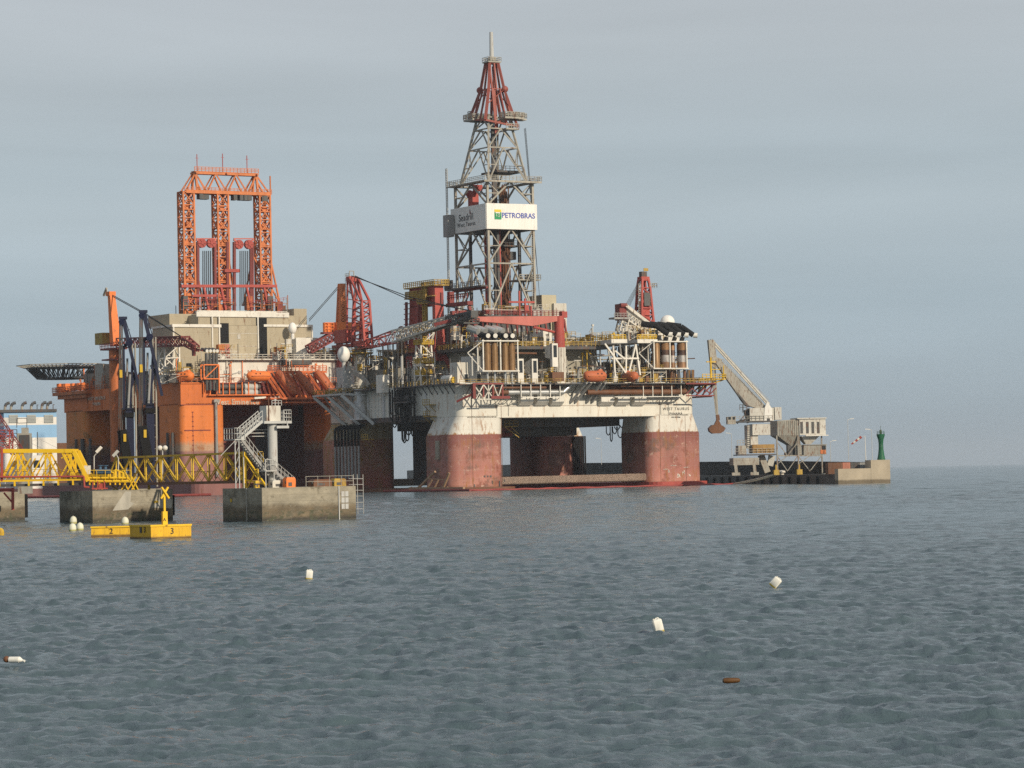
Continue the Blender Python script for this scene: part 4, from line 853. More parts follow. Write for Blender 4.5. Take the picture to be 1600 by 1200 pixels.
# ---- loose things carried by the rig
def lifeboat(name,label,cat,group,Mx,L0=6.4,wd=2.5,ht=2.6,mat=None,short=False):
    t=thing(name,label,cat,group=group); t.matrix_world=Mx
    rings=[]
    for x,s,zb_,zt_ in ((-.5,.35,.45,.75),(-.47,.62,.2,.85),(-.38,.9,.05,.97),(-.2,1,0,1),(.15,1,0,1),(.34,.92,.04,.97),(.44,.7,.16,.86),(.5,.35,.4,.72)):
        ring_=[]
        for k in range(14):
            a=2*math.pi*k/14; ring_.append(V((x*L0,math.cos(a)*wd/2*s,(zb_+zt_)/2*ht+math.sin(a)*ht/2*(zt_-zb_))))
        rings.append(ring_)
    m=MB(); m.loft(rings); m.build('boat_hull',mat or M['lborange'],t,smooth=True)
    m=MB(); m.box((-.40*L0,-wd/2-.06,ht*.46),(.38*L0,wd/2+.06,ht*.54)); m.build('rubbing_strake',M['dorange'],t)
    m=MB(); m.loft([rrect(.1*L0,.34*L0,-.6,.6,.3,ht*.93),rrect(.14*L0,.31*L0,-.5,.5,.25,ht*1.1)]); m.build('wheelhouse',mat or M['lborange'],t)
    m=MB()
    for s in (-1,1):
        for k in range(2): m.box((.0*L0+k*L0*.18,s*(wd/2*.93)-.06,ht*.66),(.0*L0+k*L0*.18+.3,s*(wd/2*.93)+.06,ht*.78))
    m.pieces('window',M['glass'],t)
    m=MB(); m.tube((-.49*L0,0,ht*.2),(-.53*L0,0,ht*.16),.3,n=8); m.build('propeller',M['dsteel'],t)
    return t
def mat_at(fr,u,v,z,rz=0.,ry=0.):
    return Matrix.Translation(fr.w(u,v,z))@Matrix.Rotation(fr.th+rz,4,'Z')@Matrix.Rotation(ry,4,'Y')
a=A.f(930,597,-5.6)
lifeboat('lifeboat','orange enclosed lifeboat hung side on above grey davit arms of the white rig','lifeboat','lifeboats of the white rig',mat_at(A,a.x,-5.6,a.z),6.6,2.7,3.0)
a=A.f(988,597,-5.)
lifeboat('lifeboat','orange enclosed lifeboat seen end on behind white truss legs','lifeboat','lifeboats of the white rig',mat_at(A,a.x,-4.,a.z,R(90)),6.2,2.6,2.8)
m=MB()
for x0,x1 in ((917,897),(925,904),(941,922),(947,930)):
    a=A.f(x0,602,-5.4); b=A.f(x1,632,-2.); m.bar((a.x,-5.,a.z+.5),(b.x,-.3,b.z+.6),.38,.38,a2=.5,b2=.6)
for x in (915,944): a=A.f(x,597,-5.); m.bar((a.x,-1.,a.z),(a.x,-5.6,a.z-.3),.4); m.bar((a.x,-1.,a.z),(a.x,-1.5,a.z+4),.4); m.bar((a.x,-1.5,a.z+4),(a.x,-5.6,a.z+3.6),.35)
m.pieces('davit',M['grey'],rigA)
a=A.g(702,594,1.4); t=thing('tank','white drum tank with a yellow end on the deck corner of the white rig','tank'); t.matrix_world=mat_at(A,1.4,a.y,ZM)
m=MB(); m.tube((0,-2.2,1.15),(0,2.6,1.15),1.15,n=20); m.build('tank_shell',M['white'],t,smooth=True)
m=MB(); m.tube((0,-2.9,.9),(0,-2.2,.9),.85,n=14); m.build('tank_end',M['yellow'],t,smooth=True)
m=MB(); m.box((-.9,-1.8,0),(.9,-1.2,.4)); m.box((-.9,1.4,0),(.9,2,.4)); m.build('saddle',M['dsteel'],t)
# red floating boom along the waterline, mooring ropes
fb=[A.f(720,768,-7),A.f(800,767,-8),A.f(870,765,-8),A.f(960,763,-8),A.f(1060,760,-8),A.f(1130,758,-3),A.f(1200,757,8),A.f(1262,756.5,20)]
m=MB(); pts=[]
for p,q in zip(fb,fb[1:]):
    for k in range(10): c=p.lerp(q,k/10); pts.append(A.w(c.x,c.y,.14+.08*math.sin(len(pts)*1.1)))
m.path(pts,.27,8); o=m.build('floating_boom',pm('red_boom',(.28,.05,.045),.3)); tag(o,'long thin red floating boom lying on the water along the white rig','oil boom')
m=MB(); p=A.w(-4,-6,.2)
fb=[A.g(600,771,-6),A.g(650,770,-6),A.g(690,769,-6),A.g(735,768,-7)]
pts=[A.w(c.x,c.y,.25) for c in fb]; m.path(pts,.35,8); o=m.build('floating_boom',M['dred']); tag(o,'dark red floating boom lying below the shaded side of the white rig','oil boom')
# collapsed timber staging and ladder at the near corner
t=A.empty('staging','rusty pink steel staging leaning over the pontoon beside the near column','staging')
m=MB()
for (xa,ya,xb,yb,th) in ((652,764,680,737,.5),(692,764,702,739,.5),(668,762,675,750,.3),(679,762,685,750,.3)):
    a=A.g(xa,ya,-5); b=A.g(xb,yb,-4.5); m.bar(a,b,th)
m.pieces('leaning_pole',M['wood'],t)
m=MB(); a=A.g(640,763,-5.2); b=A.g(725,763,-5.2); m.bar(a,b,.6); a=A.g(667,748,-4.8); b=A.g(698,750,-4.8); m.bar(a,b,.25); 
for k in range(9): c=A.g(648+k*7,764+rnd.random()*3,-5); m.bar(c,c+V((rnd.uniform(-.3,.3),rnd.uniform(-3,3),rnd.uniform(-1,1.2))),.25)
m.build('timber_float',M['wood'],t)
# ================================================================ far rig: orange semi-submersible
B=Frame(285,845,32.)
rigB=B.empty('drilling_rig','rusty orange drilling rig with a three legged orange derrick and beige house behind','drilling rig','semi submersible drilling rigs moored in the harbour')
bf=lambda x,y,v=0.: B.f(x,y,v)
bg=lambda x,y,u=0.: B.g(x,y,u)
BU,BV=60.,79.; BB=25.; BT=31.2
M['colB']=pm('orange_column_paint',(.68,.19,.04),.2,grid=(3.2,2.7,.08,.25),rust=.22,ns=.22,rc=(.3,.10,.03),patch=(((.30,.10,.03),.2,.55,12,26),((.16,.09,.07),.15,.55,0,14)),bands=[(14.4,(.42,.27,.17),.7,1.6),(12.2,(.25,.12,.11),.3,.25),(1.2,(.12,.06,.06),.8,.3)])
M['colBs']=pm('rusty_orange_column_paint',(.60,.19,.04),.22,grid=(3.2,2.7,.08,.25),rust=.33,ns=.25,rc=(.33,.19,.045),patch=(((.26,.13,.04),.2,.53,12,26),((.10,.06,.05),.15,.52,0,15)),bands=[(14.8,(.25,.18,.14),1.,1.6),(12.2,(.17,.085,.085),.3,.25),(1.2,(.1,.05,.05),.8,.3)])
M['hullB']=pm('orange_hull_paint',(.62,.16,.035),.2,grid=(4.2,3.1,.08,.3),rust=.3,ns=.25)
M['pontB']=pm('mauve_antifouling',(.24,.105,.095),.2,rust=.2,ns=.2)
M['ramp']=pm('orange_ramp_paint',(.58,.15,.05),.2,rust=.2)
for lo,mt in (((0,13.5,0,15),M['colB']),((45.5,59.5,0,15),M['colB']),((0,13.5,BV-15,BV),M['colBs']),((45.5,59.5,BV-16,BV),M['colB'])):
    m=MB(); m.loft([rrect(*lo,1.6,-3),rrect(*lo,1.6,BB+.4)]); c=m.build('column',mt,rigB,smooth=True)
    if lo[0]==0 and lo[2]==0: bc1=c
    if lo[0]==0 and lo[2]>0: bc3=c
for u0,v0,v1 in ((-1,-10,97),(44.5,-6,90)):
    m=MB(); m.loft([rrect(u0,u0+16,v0,v1,4,-4),rrect(u0,u0+16,v0,v1,4,3.7)]); m.build('pontoon',M['pontB'],rigB)
# hull with recessed gallery on the lit face
m=MB(); m.box((0,3.2,BB),(BU,BV,BT)); m.box((0,0,BB),(9.2,3.2,BT-.02)); m.box((9.2,0,BB+.01),(34,3.2,27.7)); m.box((0,-.3,BT-.4),(9,0,BT)); hb=m.build('deck_hull',M['hullB'],rigB)
m=MB(); m.box((9.2,3.0,27.7),(BU,3.2,BT-.01)); m.build('recess_wall',M['dred'],rigB)  # dark red instead of hull orange puts the recess shade into the colour
m=MB(); m.box((14,16,BB-3),(45,60,BB)); m.box((15,18,2),(32,62,BB-3)); m.box((47,15.2,2),(58,60,BB)); m.build('moonpool_trunk',pm('shadow_red_steel',(.20,.055,.04),.3,rust=.3),rigB)  # last box only adds darkness for the shaded gap between the columns
m=MB(); m.bar((33,40,23),(37,36,17),.6); m.bar((37,36,17),(34.5,38,9),.6); m.bar((36,36,22),(37,36,9),.5); m.build('underdeck_frame',M['dsteel'],rigB)
m=MB()
for x0,x1 in ((137,140),(181,184)):
    a=bg(x0,620); m.box((-.15,a.y-.2,BB),(0,a.y+.2,BT-1.5))
for x in (146,158,160,172): a=bg(x,620); m.box((-.12,a.y-.08,BB+.2),(0,a.y+.08,BT-.3))
m.build('hull_rib',M['dorange'],hb)
m=MB(); m.box((1,-.08,17.8),(9,.0,18.1)); m.box((3.5,-.1,6),(3.62,0,BB-2)); m.box((0,-.06,BB-.1),(12,0,BB+.1))
for k in range(14): m.box((3.3,-.16,6+k*1.3),(3.8,-.02,6.2+k*1.3))
m.build('ladder',M['dred'],bc1)
p=bf(338,680,-.5); m=MB(); m.tube((p.x,-.6,5),(p.x,-.6,BB+1.5),.42,n=10); m.cbox((p.x,-.6,BB+1),(1.6,1.2,.8)); m.build('caisson_pipe',M['grey'],bc1)
for x in (119,129,141):
    a=bg(x,700,-.6); m=MB(); m.tube((-.6,a.y,6.5),(-.6,a.y,17.),.62 if x==129 else .42,n=8); m.pieces('anchor_chain',M['dsteel'],bc3)
for x in (262,270):
    a=bg(x,700,-.6); m=MB(); m.tube((-.6,a.y,6),(-.6,a.y,17.5),.4,n=8); m.pieces('anchor_chain',M['dsteel'],bc1)
p=bf(369,628.5,-.06); text('lettering','West Eminence',2.1,(p.x,-.1,p.z),(1,0,0),(0,0,1),M['txwhite'],hb,spacing=1.05,bold=.03)
p=bg(151,622.5,-.2); text('lettering','WEST EMINENCE',1.35,(-.2,p.y,p.z),(0,-1,0),(0,0,1),M['txwhite'],hb,spacing=1.2,bold=.02)
p=bg(151,631,-.2); text('lettering','PANAMA',1.3,(-.2,p.y,p.z),(0,-1,0),(0,0,1),M['txwhite'],hb,spacing=1.1,bold=.02)
# pipes in the recess and beams
m=MB(); a=bf(345,602,.5); b=bf(405,602,.5)
m.use(0); m.tube((a.x-2,.3,29.9),(b.x,.3,29.9),.75,n=12); m.tube((a.x-2,.3,27.9+.4),(b.x,.3,28.3),.7,n=12); m.use(1)
c=bf(381,602,.2); 
for z in (29.9,28.3): m.tube((c.x,.3,z),(c.x+4,.3,z),.95,n=14)
m.pieces('exhaust_pipe',[M['dsteel'],M['lgrey']],rigB,smooth=True)
m=MB()
for k in range(9): a=bf(318+k*10,600,-.6); m.bar((a.x,-.7,27.4),(a.x,-.7,BT),.26)
m.box((8,-1.2,27.5),(36,-.4,27.75)); m.build('pipe_support',M['orange'],rigB)
m=MB(); 
for x0,x1 in ((397,415),(422,437)): a=bf(x0,622,-1.5); b=bf(x1,621,-1.5); m.bar(a,b,.55)
m.pieces('walkway_light',M['white'],rigB)
# four stacks with white ends and orange cage
for k,x in enumerate((322.5,328,333.5,338.5)):
    a=bf(x,570,-1.5); t=bf(x,548.5,-1.5).z; bz=bf(x,610,-1.5).z
    m=MB(); m.use(1); m.tube((a.x,-1.5,bz),(a.x,-1.5,t-.6),.42,n=10); m.tube((a.x,1.,t+.6),(a.x,-2.,t),.5,n=12); m.use(0); m.tube((a.x,-2.,t),(a.x,-2.12,t-.02),.46,n=12); m.build('exhaust_stack',[M['white'],M['dsteel']],rigB,smooth=True)
m=MB(); a=bf(318,592,-2); b=bf(341,570,-2)
for u in (a.x,b.x):
    for v in (-2.3,-.4): m.bar((u,v,a.z),(u,v,b.z),.3)
for z in (a.z,b.z): m.bar((a.x,-2.3,z),(b.x,-2.3,z),.3); m.bar((a.x,-.4,z),(b.x,-.4,z),.3)
m.bar((a.x,-2.3,a.z),(b.x,-2.3,b.z),.25); m.bar((b.x,-2.3,a.z),(b.x,-2.3,a.z-4),.35); m.build('stack_frame',M['orange'],rigB)
# decks and railings
m=MB(); m.rail([(-.3,0,BT),(-.3,BV,BT)],1.2,.12,1.8); m.rail([(0,-.4,BT),(BU,-.4,BT)],1.2,.12,1.6); m.build('deck_railing',M['dorange'],rigB)
m=MB(); m.box((-2.2,BV-20,BT-1.1),(4,BV+3.5,BT-.2)); m.box((-1.4,BV-19,BT-2.2),(2,BV+1.5,BT-1.1)); m.rail([(-2.2,BV-20,BT-.2),(-2.2,BV+3.5,BT-.2),(4,BV+3.5,BT-.2)],1.5,.16,1.2,3); m.build('end_platform',M['dorange'],rigB)
for k,v in enumerate((BV+1,BV-3,BV-9,BV-13,BV-16)):
    m=MB(); m.cbox((-.5,v,BT+1.2),(2,1.8+k%2,2.6-k*.25)); m.tube((-1.2,v-.5,BT),(-1.2,v-.5,BT+2.2),.6,n=8); m.build('winch',M['orange'],rigB)
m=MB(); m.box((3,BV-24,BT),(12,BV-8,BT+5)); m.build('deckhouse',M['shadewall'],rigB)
posts(rigB,'deck_post',30,(.5,2),(4,76),BT,(2,7.5),[M['dorange'],M['steel'],M['dsteel'],M['orange']],61,.2)
posts(rigB,'deck_post',26,(8,.5),(58,3.5),BT,(2,6.5),[M['orange'],M['offwhite'],M['dsteel'],M['dorange']],62,.18)
# white deckhouse band along the lit side
p0=bf(336,588,4.); p1=bf(545,562,4.)
zt=bf(336,562,4).z
m=MB(); m.box((p0.x,4,BT),(BU-.5,12,zt)); wh=m.build('deckhouse',M['white'],rigB)
m=MB()
for k in range(20):
    u=p0.x+1+k*2.2; m.cbox((u,3.9,BT+1+rnd.random()*2.6),(rnd.uniform(.4,1.2),.3,rnd.uniform(.4,1.2)))
for k in range(8): u=p0.x+1+rnd.random()*36; m.bar((u,3.8,BT+.6+rnd.random()*2),(u+rnd.uniform(1,4),3.8,BT+.6+rnd.random()*3),.22)
m.pieces('window',M['lgrey'],wh)
m=MB(); m.box((p0.x-.6,2.6,zt-.1),(BU,4,zt+.25)); m.rail([(p0.x-.6,2.6,zt+.25),(BU,2.6,zt+.25)],1.2,.13,1.6); m.build('deck_edge',M['offwhite'],rigB)
m=MB(); a=bf(445,580,2); m.box((a.x,2.5,zt-1.4),(a.x+9,4,zt-.1)); m.build('dark_opening',M['dsteel'],rigB)
# beige cladded house
hv=12.; C=lambda x,y,v=hv: bf(x,y,v)
a=C(270,557); b=C(488,508); hl=bg(238,508,a.x).y
M['beigeB']=pm('beige_cladding_panels',(.40,.345,.245),.15,grid=(3.,2.4,.08,.25),rust=.2,ns=.3)
zlo=BT
m=MB(); m.box((a.x,hv,zlo),(b.x,hl,C(300,508).z)); bh=m.build('cladded_house',M['beigeB'],rigB)
u0=C(311,500).x; u1=C(451,500).x; z1=C(380,492).z; zm=C(380,508).z
m=MB(); m.box((u0,hv+.5,zm-.05),(u1,hv+16,z1)); m.box((a.x+2.5,hl-6,zm-.05),(u0+4,hl+8,C(260,490).z+.4)); m.box((C(462,500).x,hv+1,zm-.05),(C(482,500).x,hv+8,C(470,482).z)); m.box((C(449,500).x,hv+.7,zm-.05),(C(463,500).x,hv+6,C(470,493).z)); m.build('upper_house',M['beigeB'],bh)
m=MB()
for (xa,ya,xb,yb) in ((270,507,345,511),(413,507.5,488,510.5)): p=C(xa,yb); q=C(xb,ya); m.box((p.x-.3,hv-.35,p.z),(q.x,hv,q.z))
p=C(309,494); q=C(452,490); m.box((p.x-.3,hv+.1,p.z-.1),(q.x,hv+.5,q.z+.3)); m.box((a.x-.3,hv,zm-.6),(a.x,hl,zm)); 
for x in (270.5,331,342,402.5,487): p=C(x,500); m.box((p.x-.18,hv-.3,zlo),(p.x+.18,hv,zm+ (2.4 if 300<x<450 else 0)))
m.rail([(u0,hv+1,z1+.05),(u1,hv+1,z1+.05)],1.1,.14,1.6); p=C(318,488); m.box((p.x,hv+3,z1),(C(440,488).x,hv+5,z1+1.3)); m.build('white_trim',M['white'],bh)
for xa,ya,xb,yb in ((344,536,357,505),(403,558,416.5,497)):
    p=C(xa,ya); q=C(xb,yb); m=MB(); m.box((p.x,hv-.12,p.z),(q.x,hv+.02,min(q.z,zm+2.5))); m.build('door_opening',M['black'],bh)
m=MB()
for y in (521,541,553): p=C(400,y); m.box((C(357,y).x,hv-.06,p.z-.06),(C(403,y).x,hv,p.z+.06))
m.cbox(tuple(C(373,526)),(.9,.3,1.3)); m.build('panel_seam',M['offwhite'],bh)
p=C(456,480); m=MB(); m.tube((p.x,hv+3,zm),(p.x,hv+3,C(456,464).z),.1,n=6); m.build('antenna',M['steel'],bh)
p=C(457,513,9); m=MB(); m.ball((p.x,9,p.z),1.2,14,10,1.4); m.tube((p.x,9,C(457,530,9).z),(p.x,9,p.z-1),.5,n=8); m.build('radome',M['sign'],rigB,smooth=True)
p=C(470,547,9); m=MB(); m.box((p.x-2,8,zt),(p.x+5,11,p.z+3.5)); m.box((p.x-1,7,zt),(p.x+12,9,zt+2.6)); m.build('white_cabin',M['white'],rigB)
# machinery around the house
for k,(x,y,v,sx,sy,sz) in enumerate(((352,556,8,6,4,5),(440,556,8,5,4,6),(430,556,7,5,4,4),(500,558,6,6,4,4),(520,558,6,7,4,4),(330,556,8,4,4,3),(300,588,3,8,5,4),(265,590,3,6,5,4.5),(315,560,7,5,4,4),(290,560,7,6,4,6))):
    p=bf(x,y,v); skid(rigB,(p.x,v,BT if y>570 or x<330 else zt),(sx,sy,sz),300+k,[M['offwhite'],M['dsteel'],M['steel'],M['dorange'],M['dyellow']])
for k in range(8): skid(rigB,(3.5,18+k*6.5,BT),(5,6,4.+(k%3)),330+k,[M['dorange'],M['dsteel'],M['steel'],M['orange'],M['dyellow']])
p=bf(352,550,9); m=MB(); m.box((p.x-1,9,p.z-2),(p.x+1.4,11,p.z+2.2)); m.build('red_tank',M['pink'],rigB)
# white lattice rest for the left crane
a=bg(262,588,1.); m=MB(); m.truss(V((1.5,a.y,BT)),V((1.5,a.y,bg(262,540,1.5).z)),4.4,4,3,.42,.26,up=V((0,1,0))); m.box((-1.2,a.y-3.5,bg(262,540,1.5).z),(4.2,a.y+3.5,bg(262,540,1.5).z+.4)); m.build('boom_rest',M['white'],rigB)
# three legged derrick
dvB=30.; D=lambda x,y,v=dvB: bf(x,y,v)
zb=D(340,490).z; zpl=D(350,302).z; zcr=D(350,272).z
M['derB']=pm('derrick_orange_paint',(.60,.19,.065),.22,rust=.2,ns=.5)
derb=None
for x0,x1 in ((281,303),(333,358),(398,424)):
    u=(D(x0,400).x+D(x1,400).x)/2; m=MB(); m.truss(V((u,dvB,zb-6)),V((u,dvB,zpl)),3.4,3.4,11,.5,.25,up=V((0,1,0)),x=True); m.ladder((u+.8,dvB,zb-6),(u+.8,dvB,zpl),.8,.14,.6); m.bar((u-.6,dvB+.4,zb-6),(u-.6,dvB+.4,zpl),.4)
    for k in range(8): z=zb-6+(zpl-zb+6)*(k+1)/8; m.box((u-1.9,dvB-1.9,z-.15),(u+1.9,dvB+1.9,z+.1)); 
    for k in range(7): z=zb-6+(zpl-zb+6)*(k+1)/8; m.cbox((u+rnd.uniform(-.6,.6),dvB,z+.8),(1.6,1.6,1.4))
    o=m.build('derrick' if derb is None else 'derrick_leg',M['derB'],rigB if derb is None else derb)
    if derb is None: derb=o
uL=D(286,298).x; uR=D(417,298).x; tl=D(303,268).x; tr=D(398,268).x
m=MB()
for v in (dvB-1.7,dvB+1.7):
    m.bar((uL,v,zpl),(uR,v,zpl),.8,.9); m.bar((tl,v*.5+dvB*.5,zcr),(tr,v*.5+dvB*.5,zcr),.6,.7)
    n=6; w=(tr-tl)/n; vv=v*.5+dvB*.5
    m.bar((uL,v,zpl),(tl,vv,zcr),.4); m.bar((uR,v,zpl),(tr,vv,zcr),.4); m.bar((tl+.2,v,zpl),(tl,vv,zcr),.6); m.bar((tr,v,zpl),(tr,vv,zcr),.6); m.bar((tl+3,v,zpl),(tl,vv,zcr),.35); m.bar((tr-3,v,zpl),(tr,vv,zcr),.35)
    for k in range(n):
        m.bar((tl+w*k,v if k%2 else vv,zpl if k%2 else zcr),(tl+w*(k+1),vv if k%2 else v,zcr if k%2 else zpl),.38)
for u in (tl,tr,(tl+tr)/2): m.bar((u,dvB-2,zcr),(u,dvB+2,zcr),.5)
m.box((uL-.5,dvB-2.,zpl-.2),(uR+.5,dvB+2.,zpl+.1)); m.box((tl-.4,dvB-1.2,zcr+.3),(tr+.6,dvB+1.2,zcr+.5))
m.build('crown_frame',M['derB'],derb)
m=MB(); m.rail([(uL-.5,dvB-2.05,zpl+.1),(uR+.5,dvB-2.05,zpl+.1)],1.2,.13,1.2,3); m.rail([(tl-.4,dvB-1.25,zcr+.5),(tr+.6,dvB-1.25,zcr+.5)],1.2,.14,1.1,3); m.build('crown_railing',M['derB'],derb)
m=MB()
for x in (310,318,363,372,379,385,409): p=D(x,305); m.cbox((p.x,dvB-1.5+rnd.random(),zpl-1.3),(rnd.uniform(1,2),2,1.5))
m.pieces('crown_winch',M['dsteel'],derb)
for x,yt in ((308,241),(348,240),(386,243)):
    p=D(x,266); m=MB(); m.tube((p.x,dvB,zcr),(p.x,dvB,D(x,yt).z),.12,n=6); m.bar((p.x-.5,dvB,D(x,yt+6).z),(p.x+.5,dvB,D(x,yt+6).z),.1); m.build('antenna',M['red'],derb)
p=D(422,275); m=MB(); m.tube((p.x,dvB,zpl),(p.x,dvB,p.z),.22,n=6); m.build('antenna',M['derB'],derb)
m=MB()
for x,xb in ((303,318),(395,440),(424,438),(357,368),(395,380)): m.bar(D(x,400 if x!=424 else 412),D(xb,478),.4)
m.pieces('derrick_brace',M['derB'],derb)
# travelling wheels, guide rails, cables
for pair in ((315,329.5),(373,388.5)):
    for x in pair:
        c=D(x,380 if x<350 else 382,dvB-2); m=MB(); m.tube((c.x,dvB-2.5,c.z),(c.x,dvB-1.5,c.z),1.35,n=20); m.tube((c.x,dvB-2.7,c.z),(c.x,dvB-2.5,c.z),.4,n=10)
        for k in range(6): t=k*math.pi/3; m.bar((c.x,dvB-2.6,c.z),(c.x+1.25*math.cos(t),dvB-2.6,c.z+1.25*math.sin(t)),.16)
        m.build('travelling_sheave',M['red'],derb)
    a=D(pair[0]-8,373,dvB-2); b=D(pair[1]+8,373,dvB-2); m=MB(); m.bar(a,b,.35); m.bar(a-V((0,0,.3)),a+V((1.8,0,-1.2)),.5); m.bar(b-V((0,0,.3)),b+V((-1.8,0,-1.2)),.5); m.build('sheave_beam',M['pink'],derb)
    m=MB()
    for k in range(5):
        x=pair[0]+2+k*3; m.tube(D(x,392,dvB-2),D(x,478,dvB-2),.16,n=5)
    m.pieces('hoist_cable',M['cable'],derb)
m=MB()
for x in (309,336,355,366,394,392): m.bar(D(x,378,dvB-1.9),D(x,486,dvB-1.9),.75)
m.pieces('guide_rail',M['dred'],derb)
m=MB(); m.bar(D(283,447,dvB-2.4),D(432,447,dvB-2.4),.8); m.bar(D(300,462,dvB-2.4),D(345,462,dvB-2.4),.7); m.box((D(345,424).x,dvB-2.6,D(345,426).z),(D(368,424).x,dvB-1,D(345,421).z)); 
for x in (318,345,385,412): m.bar(D(x,447,dvB-2.4),D(x+8,484,dvB-2.4),.6)
m.build('tie_beam',M['red'],derb)
for k,x in enumerate((292,320,345,392,412,428)): p=D(x,486); skid(derb,(p.x,dvB-1,zb-1),(5.5,5,6+k%3),360+k,[M['dorange'],M['dsteel'],M['dred'],M['rust'],M['red']],'drill_floor_gear')
m=MB(); m.box((D(283,490).x,dvB-4,zm-.2),(D(435,490).x,dvB+6,zb-1.2)); m.build('drill_floor',M['dsteel'],rigB)
# left crane
b=bg(180,560,-1.); cv=b.y; cu=-1.; G=lambda x,y,u=-1.: bg(x,y,u)
m=MB(); m.tube((cu,cv,10.),(cu,cv,G(180,545).z),1.8,n=18); pc=m.build('pedestal_crane',M['dorange'],rigB,smooth=True,label='orange pedestal crane with dark red lattice boom at the far end')
m=MB(); m.box((cu-2.4,cv-4,G(180,545).z-.3),(cu+2,cv+5,G(180,545).z+.2)); m.box((cu-2.2,cv-4,G(180,552).z-2),(cu+1,cv+4.5,G(180,552).z-1.6)); m.rail([(cu-2.4,cv-4,G(180,545).z+.2),(cu-2.4,cv+5,G(180,545).z+.2)],1.3,.15,1.); m.build('crane_platform',M['dred'],pc)
m=MB(); m.bar(G(181,540),G(174,461),2.4,2.6,a2=1.6,b2=1.6); m.cbox(tuple(G(173,459)),(2,2.6,1.2)); m.build('crane_mast',M['orange'],pc)
m=MB(); m.box((cu-2,G(168,530).y-.8,G(168,538).z),(cu+1.6,G(160,530).y+.8,G(168,520).z)); m.build('crane_cab',M['dyellow'],pc)
m=MB(); q=G(165,455); m.bar(G(170,470),G(166.5,450),.25); m.bar(G(166.5,450),G(162,462),.5); m.build('flag_mast',M['steel'],pc)
m=MB(); m.truss(G(188,536),G(290,533),2.6,2.6,13,.34,.2,x=True); m.bar(G(270,527),G(300,535),.3); m.truss(G(290,533),G(308,545),2.2,2.,3,.34,.2,1.2,1.4); m.bar(G(302,537),G(303,556),.8); m.bar(G(300,543),G(316,548),.3); m.build('crane_boom',M['dred'],pc)
m=MB()
for e in (0,1): m.path([G(176,461+2*e),G(228,490+2*e),G(290,530)],.12,5)
m.pieces('hoist_cable',M['cable'],pc)
# right crane
rv=3.; E_=lambda x,y: bf(x,y,rv)
c=E_(531,560); m=MB(); m.tube((c.x,rv,BT),(c.x,rv,E_(531,512).z),1.,n=16); rc_=m.build('pedestal_crane',M['dred'],rigB,label='orange pedestal crane with dark lattice boom beside the beige house')
m=MB(); a=E_(522,518); b=E_(560,504); m.box((a.x,rv-1.6,a.z),(b.x,rv+1.6,b.z)); m.build('crane_house',M['orange'],rc_)
m=MB(); m.truss(E_(533.5,504),E_(533.5,446),2.,1.8,8,.5,.3,1.2,1.2,up=V((0,1,0)),x=True); m.bar(E_(536,504),E_(534,447),.9); m.cbox(tuple(E_(534,446)),(1.8,1.6,1.)); m.build('crane_mast',M['derB'],rc_)
m=MB(); a=E_(511,512); m.tube((a.x,rv,E_(511,519).z),(a.x,rv,E_(511,504).z),1.2,n=14); m.rail([(a.x-1.4,rv-1.3,E_(511,519).z),(a.x+1.5,rv-1.3,E_(511,519).z)],2.6,.18,.8,3); m.build('crane_cab',M['orange'],rc_)
m=MB(); m.truss(E_(526,522),E_(482,546),2.2,2.2,7,.36,.2,x=True); m.box((E_(503,520).x,rv-1,E_(503,522).z),(E_(526,520).x,rv+1,E_(503,519).z)); m.build('crane_boom',M['dred'],rc_)
m=MB(); 
for e in (0,3): m.tube(E_(527,449+e),E_(483,499+e),.1,n=5)
m.pieces('hoist_cable',M['cable'],rc_)
# helideck
p=at(99,572,935); hc=B.l(p); zt=p.z; m=MB()
R0=13.2
def octo(r,z): return [V((hc.x+r*math.cos(R(22.5+45*k)),hc.y+r*math.sin(R(22.5+45*k)),z)) for k in range(8)]
m.loft([octo(R0-1,zt-.6),octo(R0-1,zt)]); hd=m.build('helideck',M['grey'],rigB)
m=MB(); o0,o1=octo(R0-1.2,zt-.5),octo(R0+.9,zt+.25)
for k in range(8):
    a,b,c,d=o0[k],o0[(k+1)%8],o1[(k+1)%8],o1[k]; m.bar(c,d,.25)
    for j in range(8): m.bar(a.lerp(b,j/8),d.lerp(c,j/8),.2)
    m.bar(a.lerp(d,.5),b.lerp(c,.5),.15)
m.build('safety_net',M['steel'],hd)
m=MB(); ot,ob=octo(R0-2,zt-.6),octo(R0-5.2,zt-3.8)
for k in range(8):
    m.bar(ob[k],ob[(k+1)%8],.4); m.bar(ot[k],ob[k],.35); m.bar(ob[k],ob[(k+4)%8],.3); m.bar(ob[k],ob[(k+3)%8],.25)
    for j in range(5): t0=ot[k].lerp(ot[(k+1)%8],(j)/5); b0=ob[k].lerp(ob[(k+1)%8],(j+.5)/5); t1=ot[k].lerp(ot[(k+1)%8],(j+1)/5); m.bar(t0,b0,.26); m.bar(b0,t1,.26)
m.build('helideck_truss',M['dsteel'],hd)
m=MB(); q=bg(158,592,3.); m.bar((3,q.y,BT+4),(hc.x,hc.y-6,zt-3.6),.5); m.bar((8,q.y,BT+5),(hc.x+4,hc.y-7,zt-3.6),.5); m.bar((3,q.y-5,BT),(hc.x,hc.y-9,zt-1),.5); m.box((1,q.y-6,BT),(8,q.y,zt-1.4)); m.build('helideck_support',M['steel'],hd)
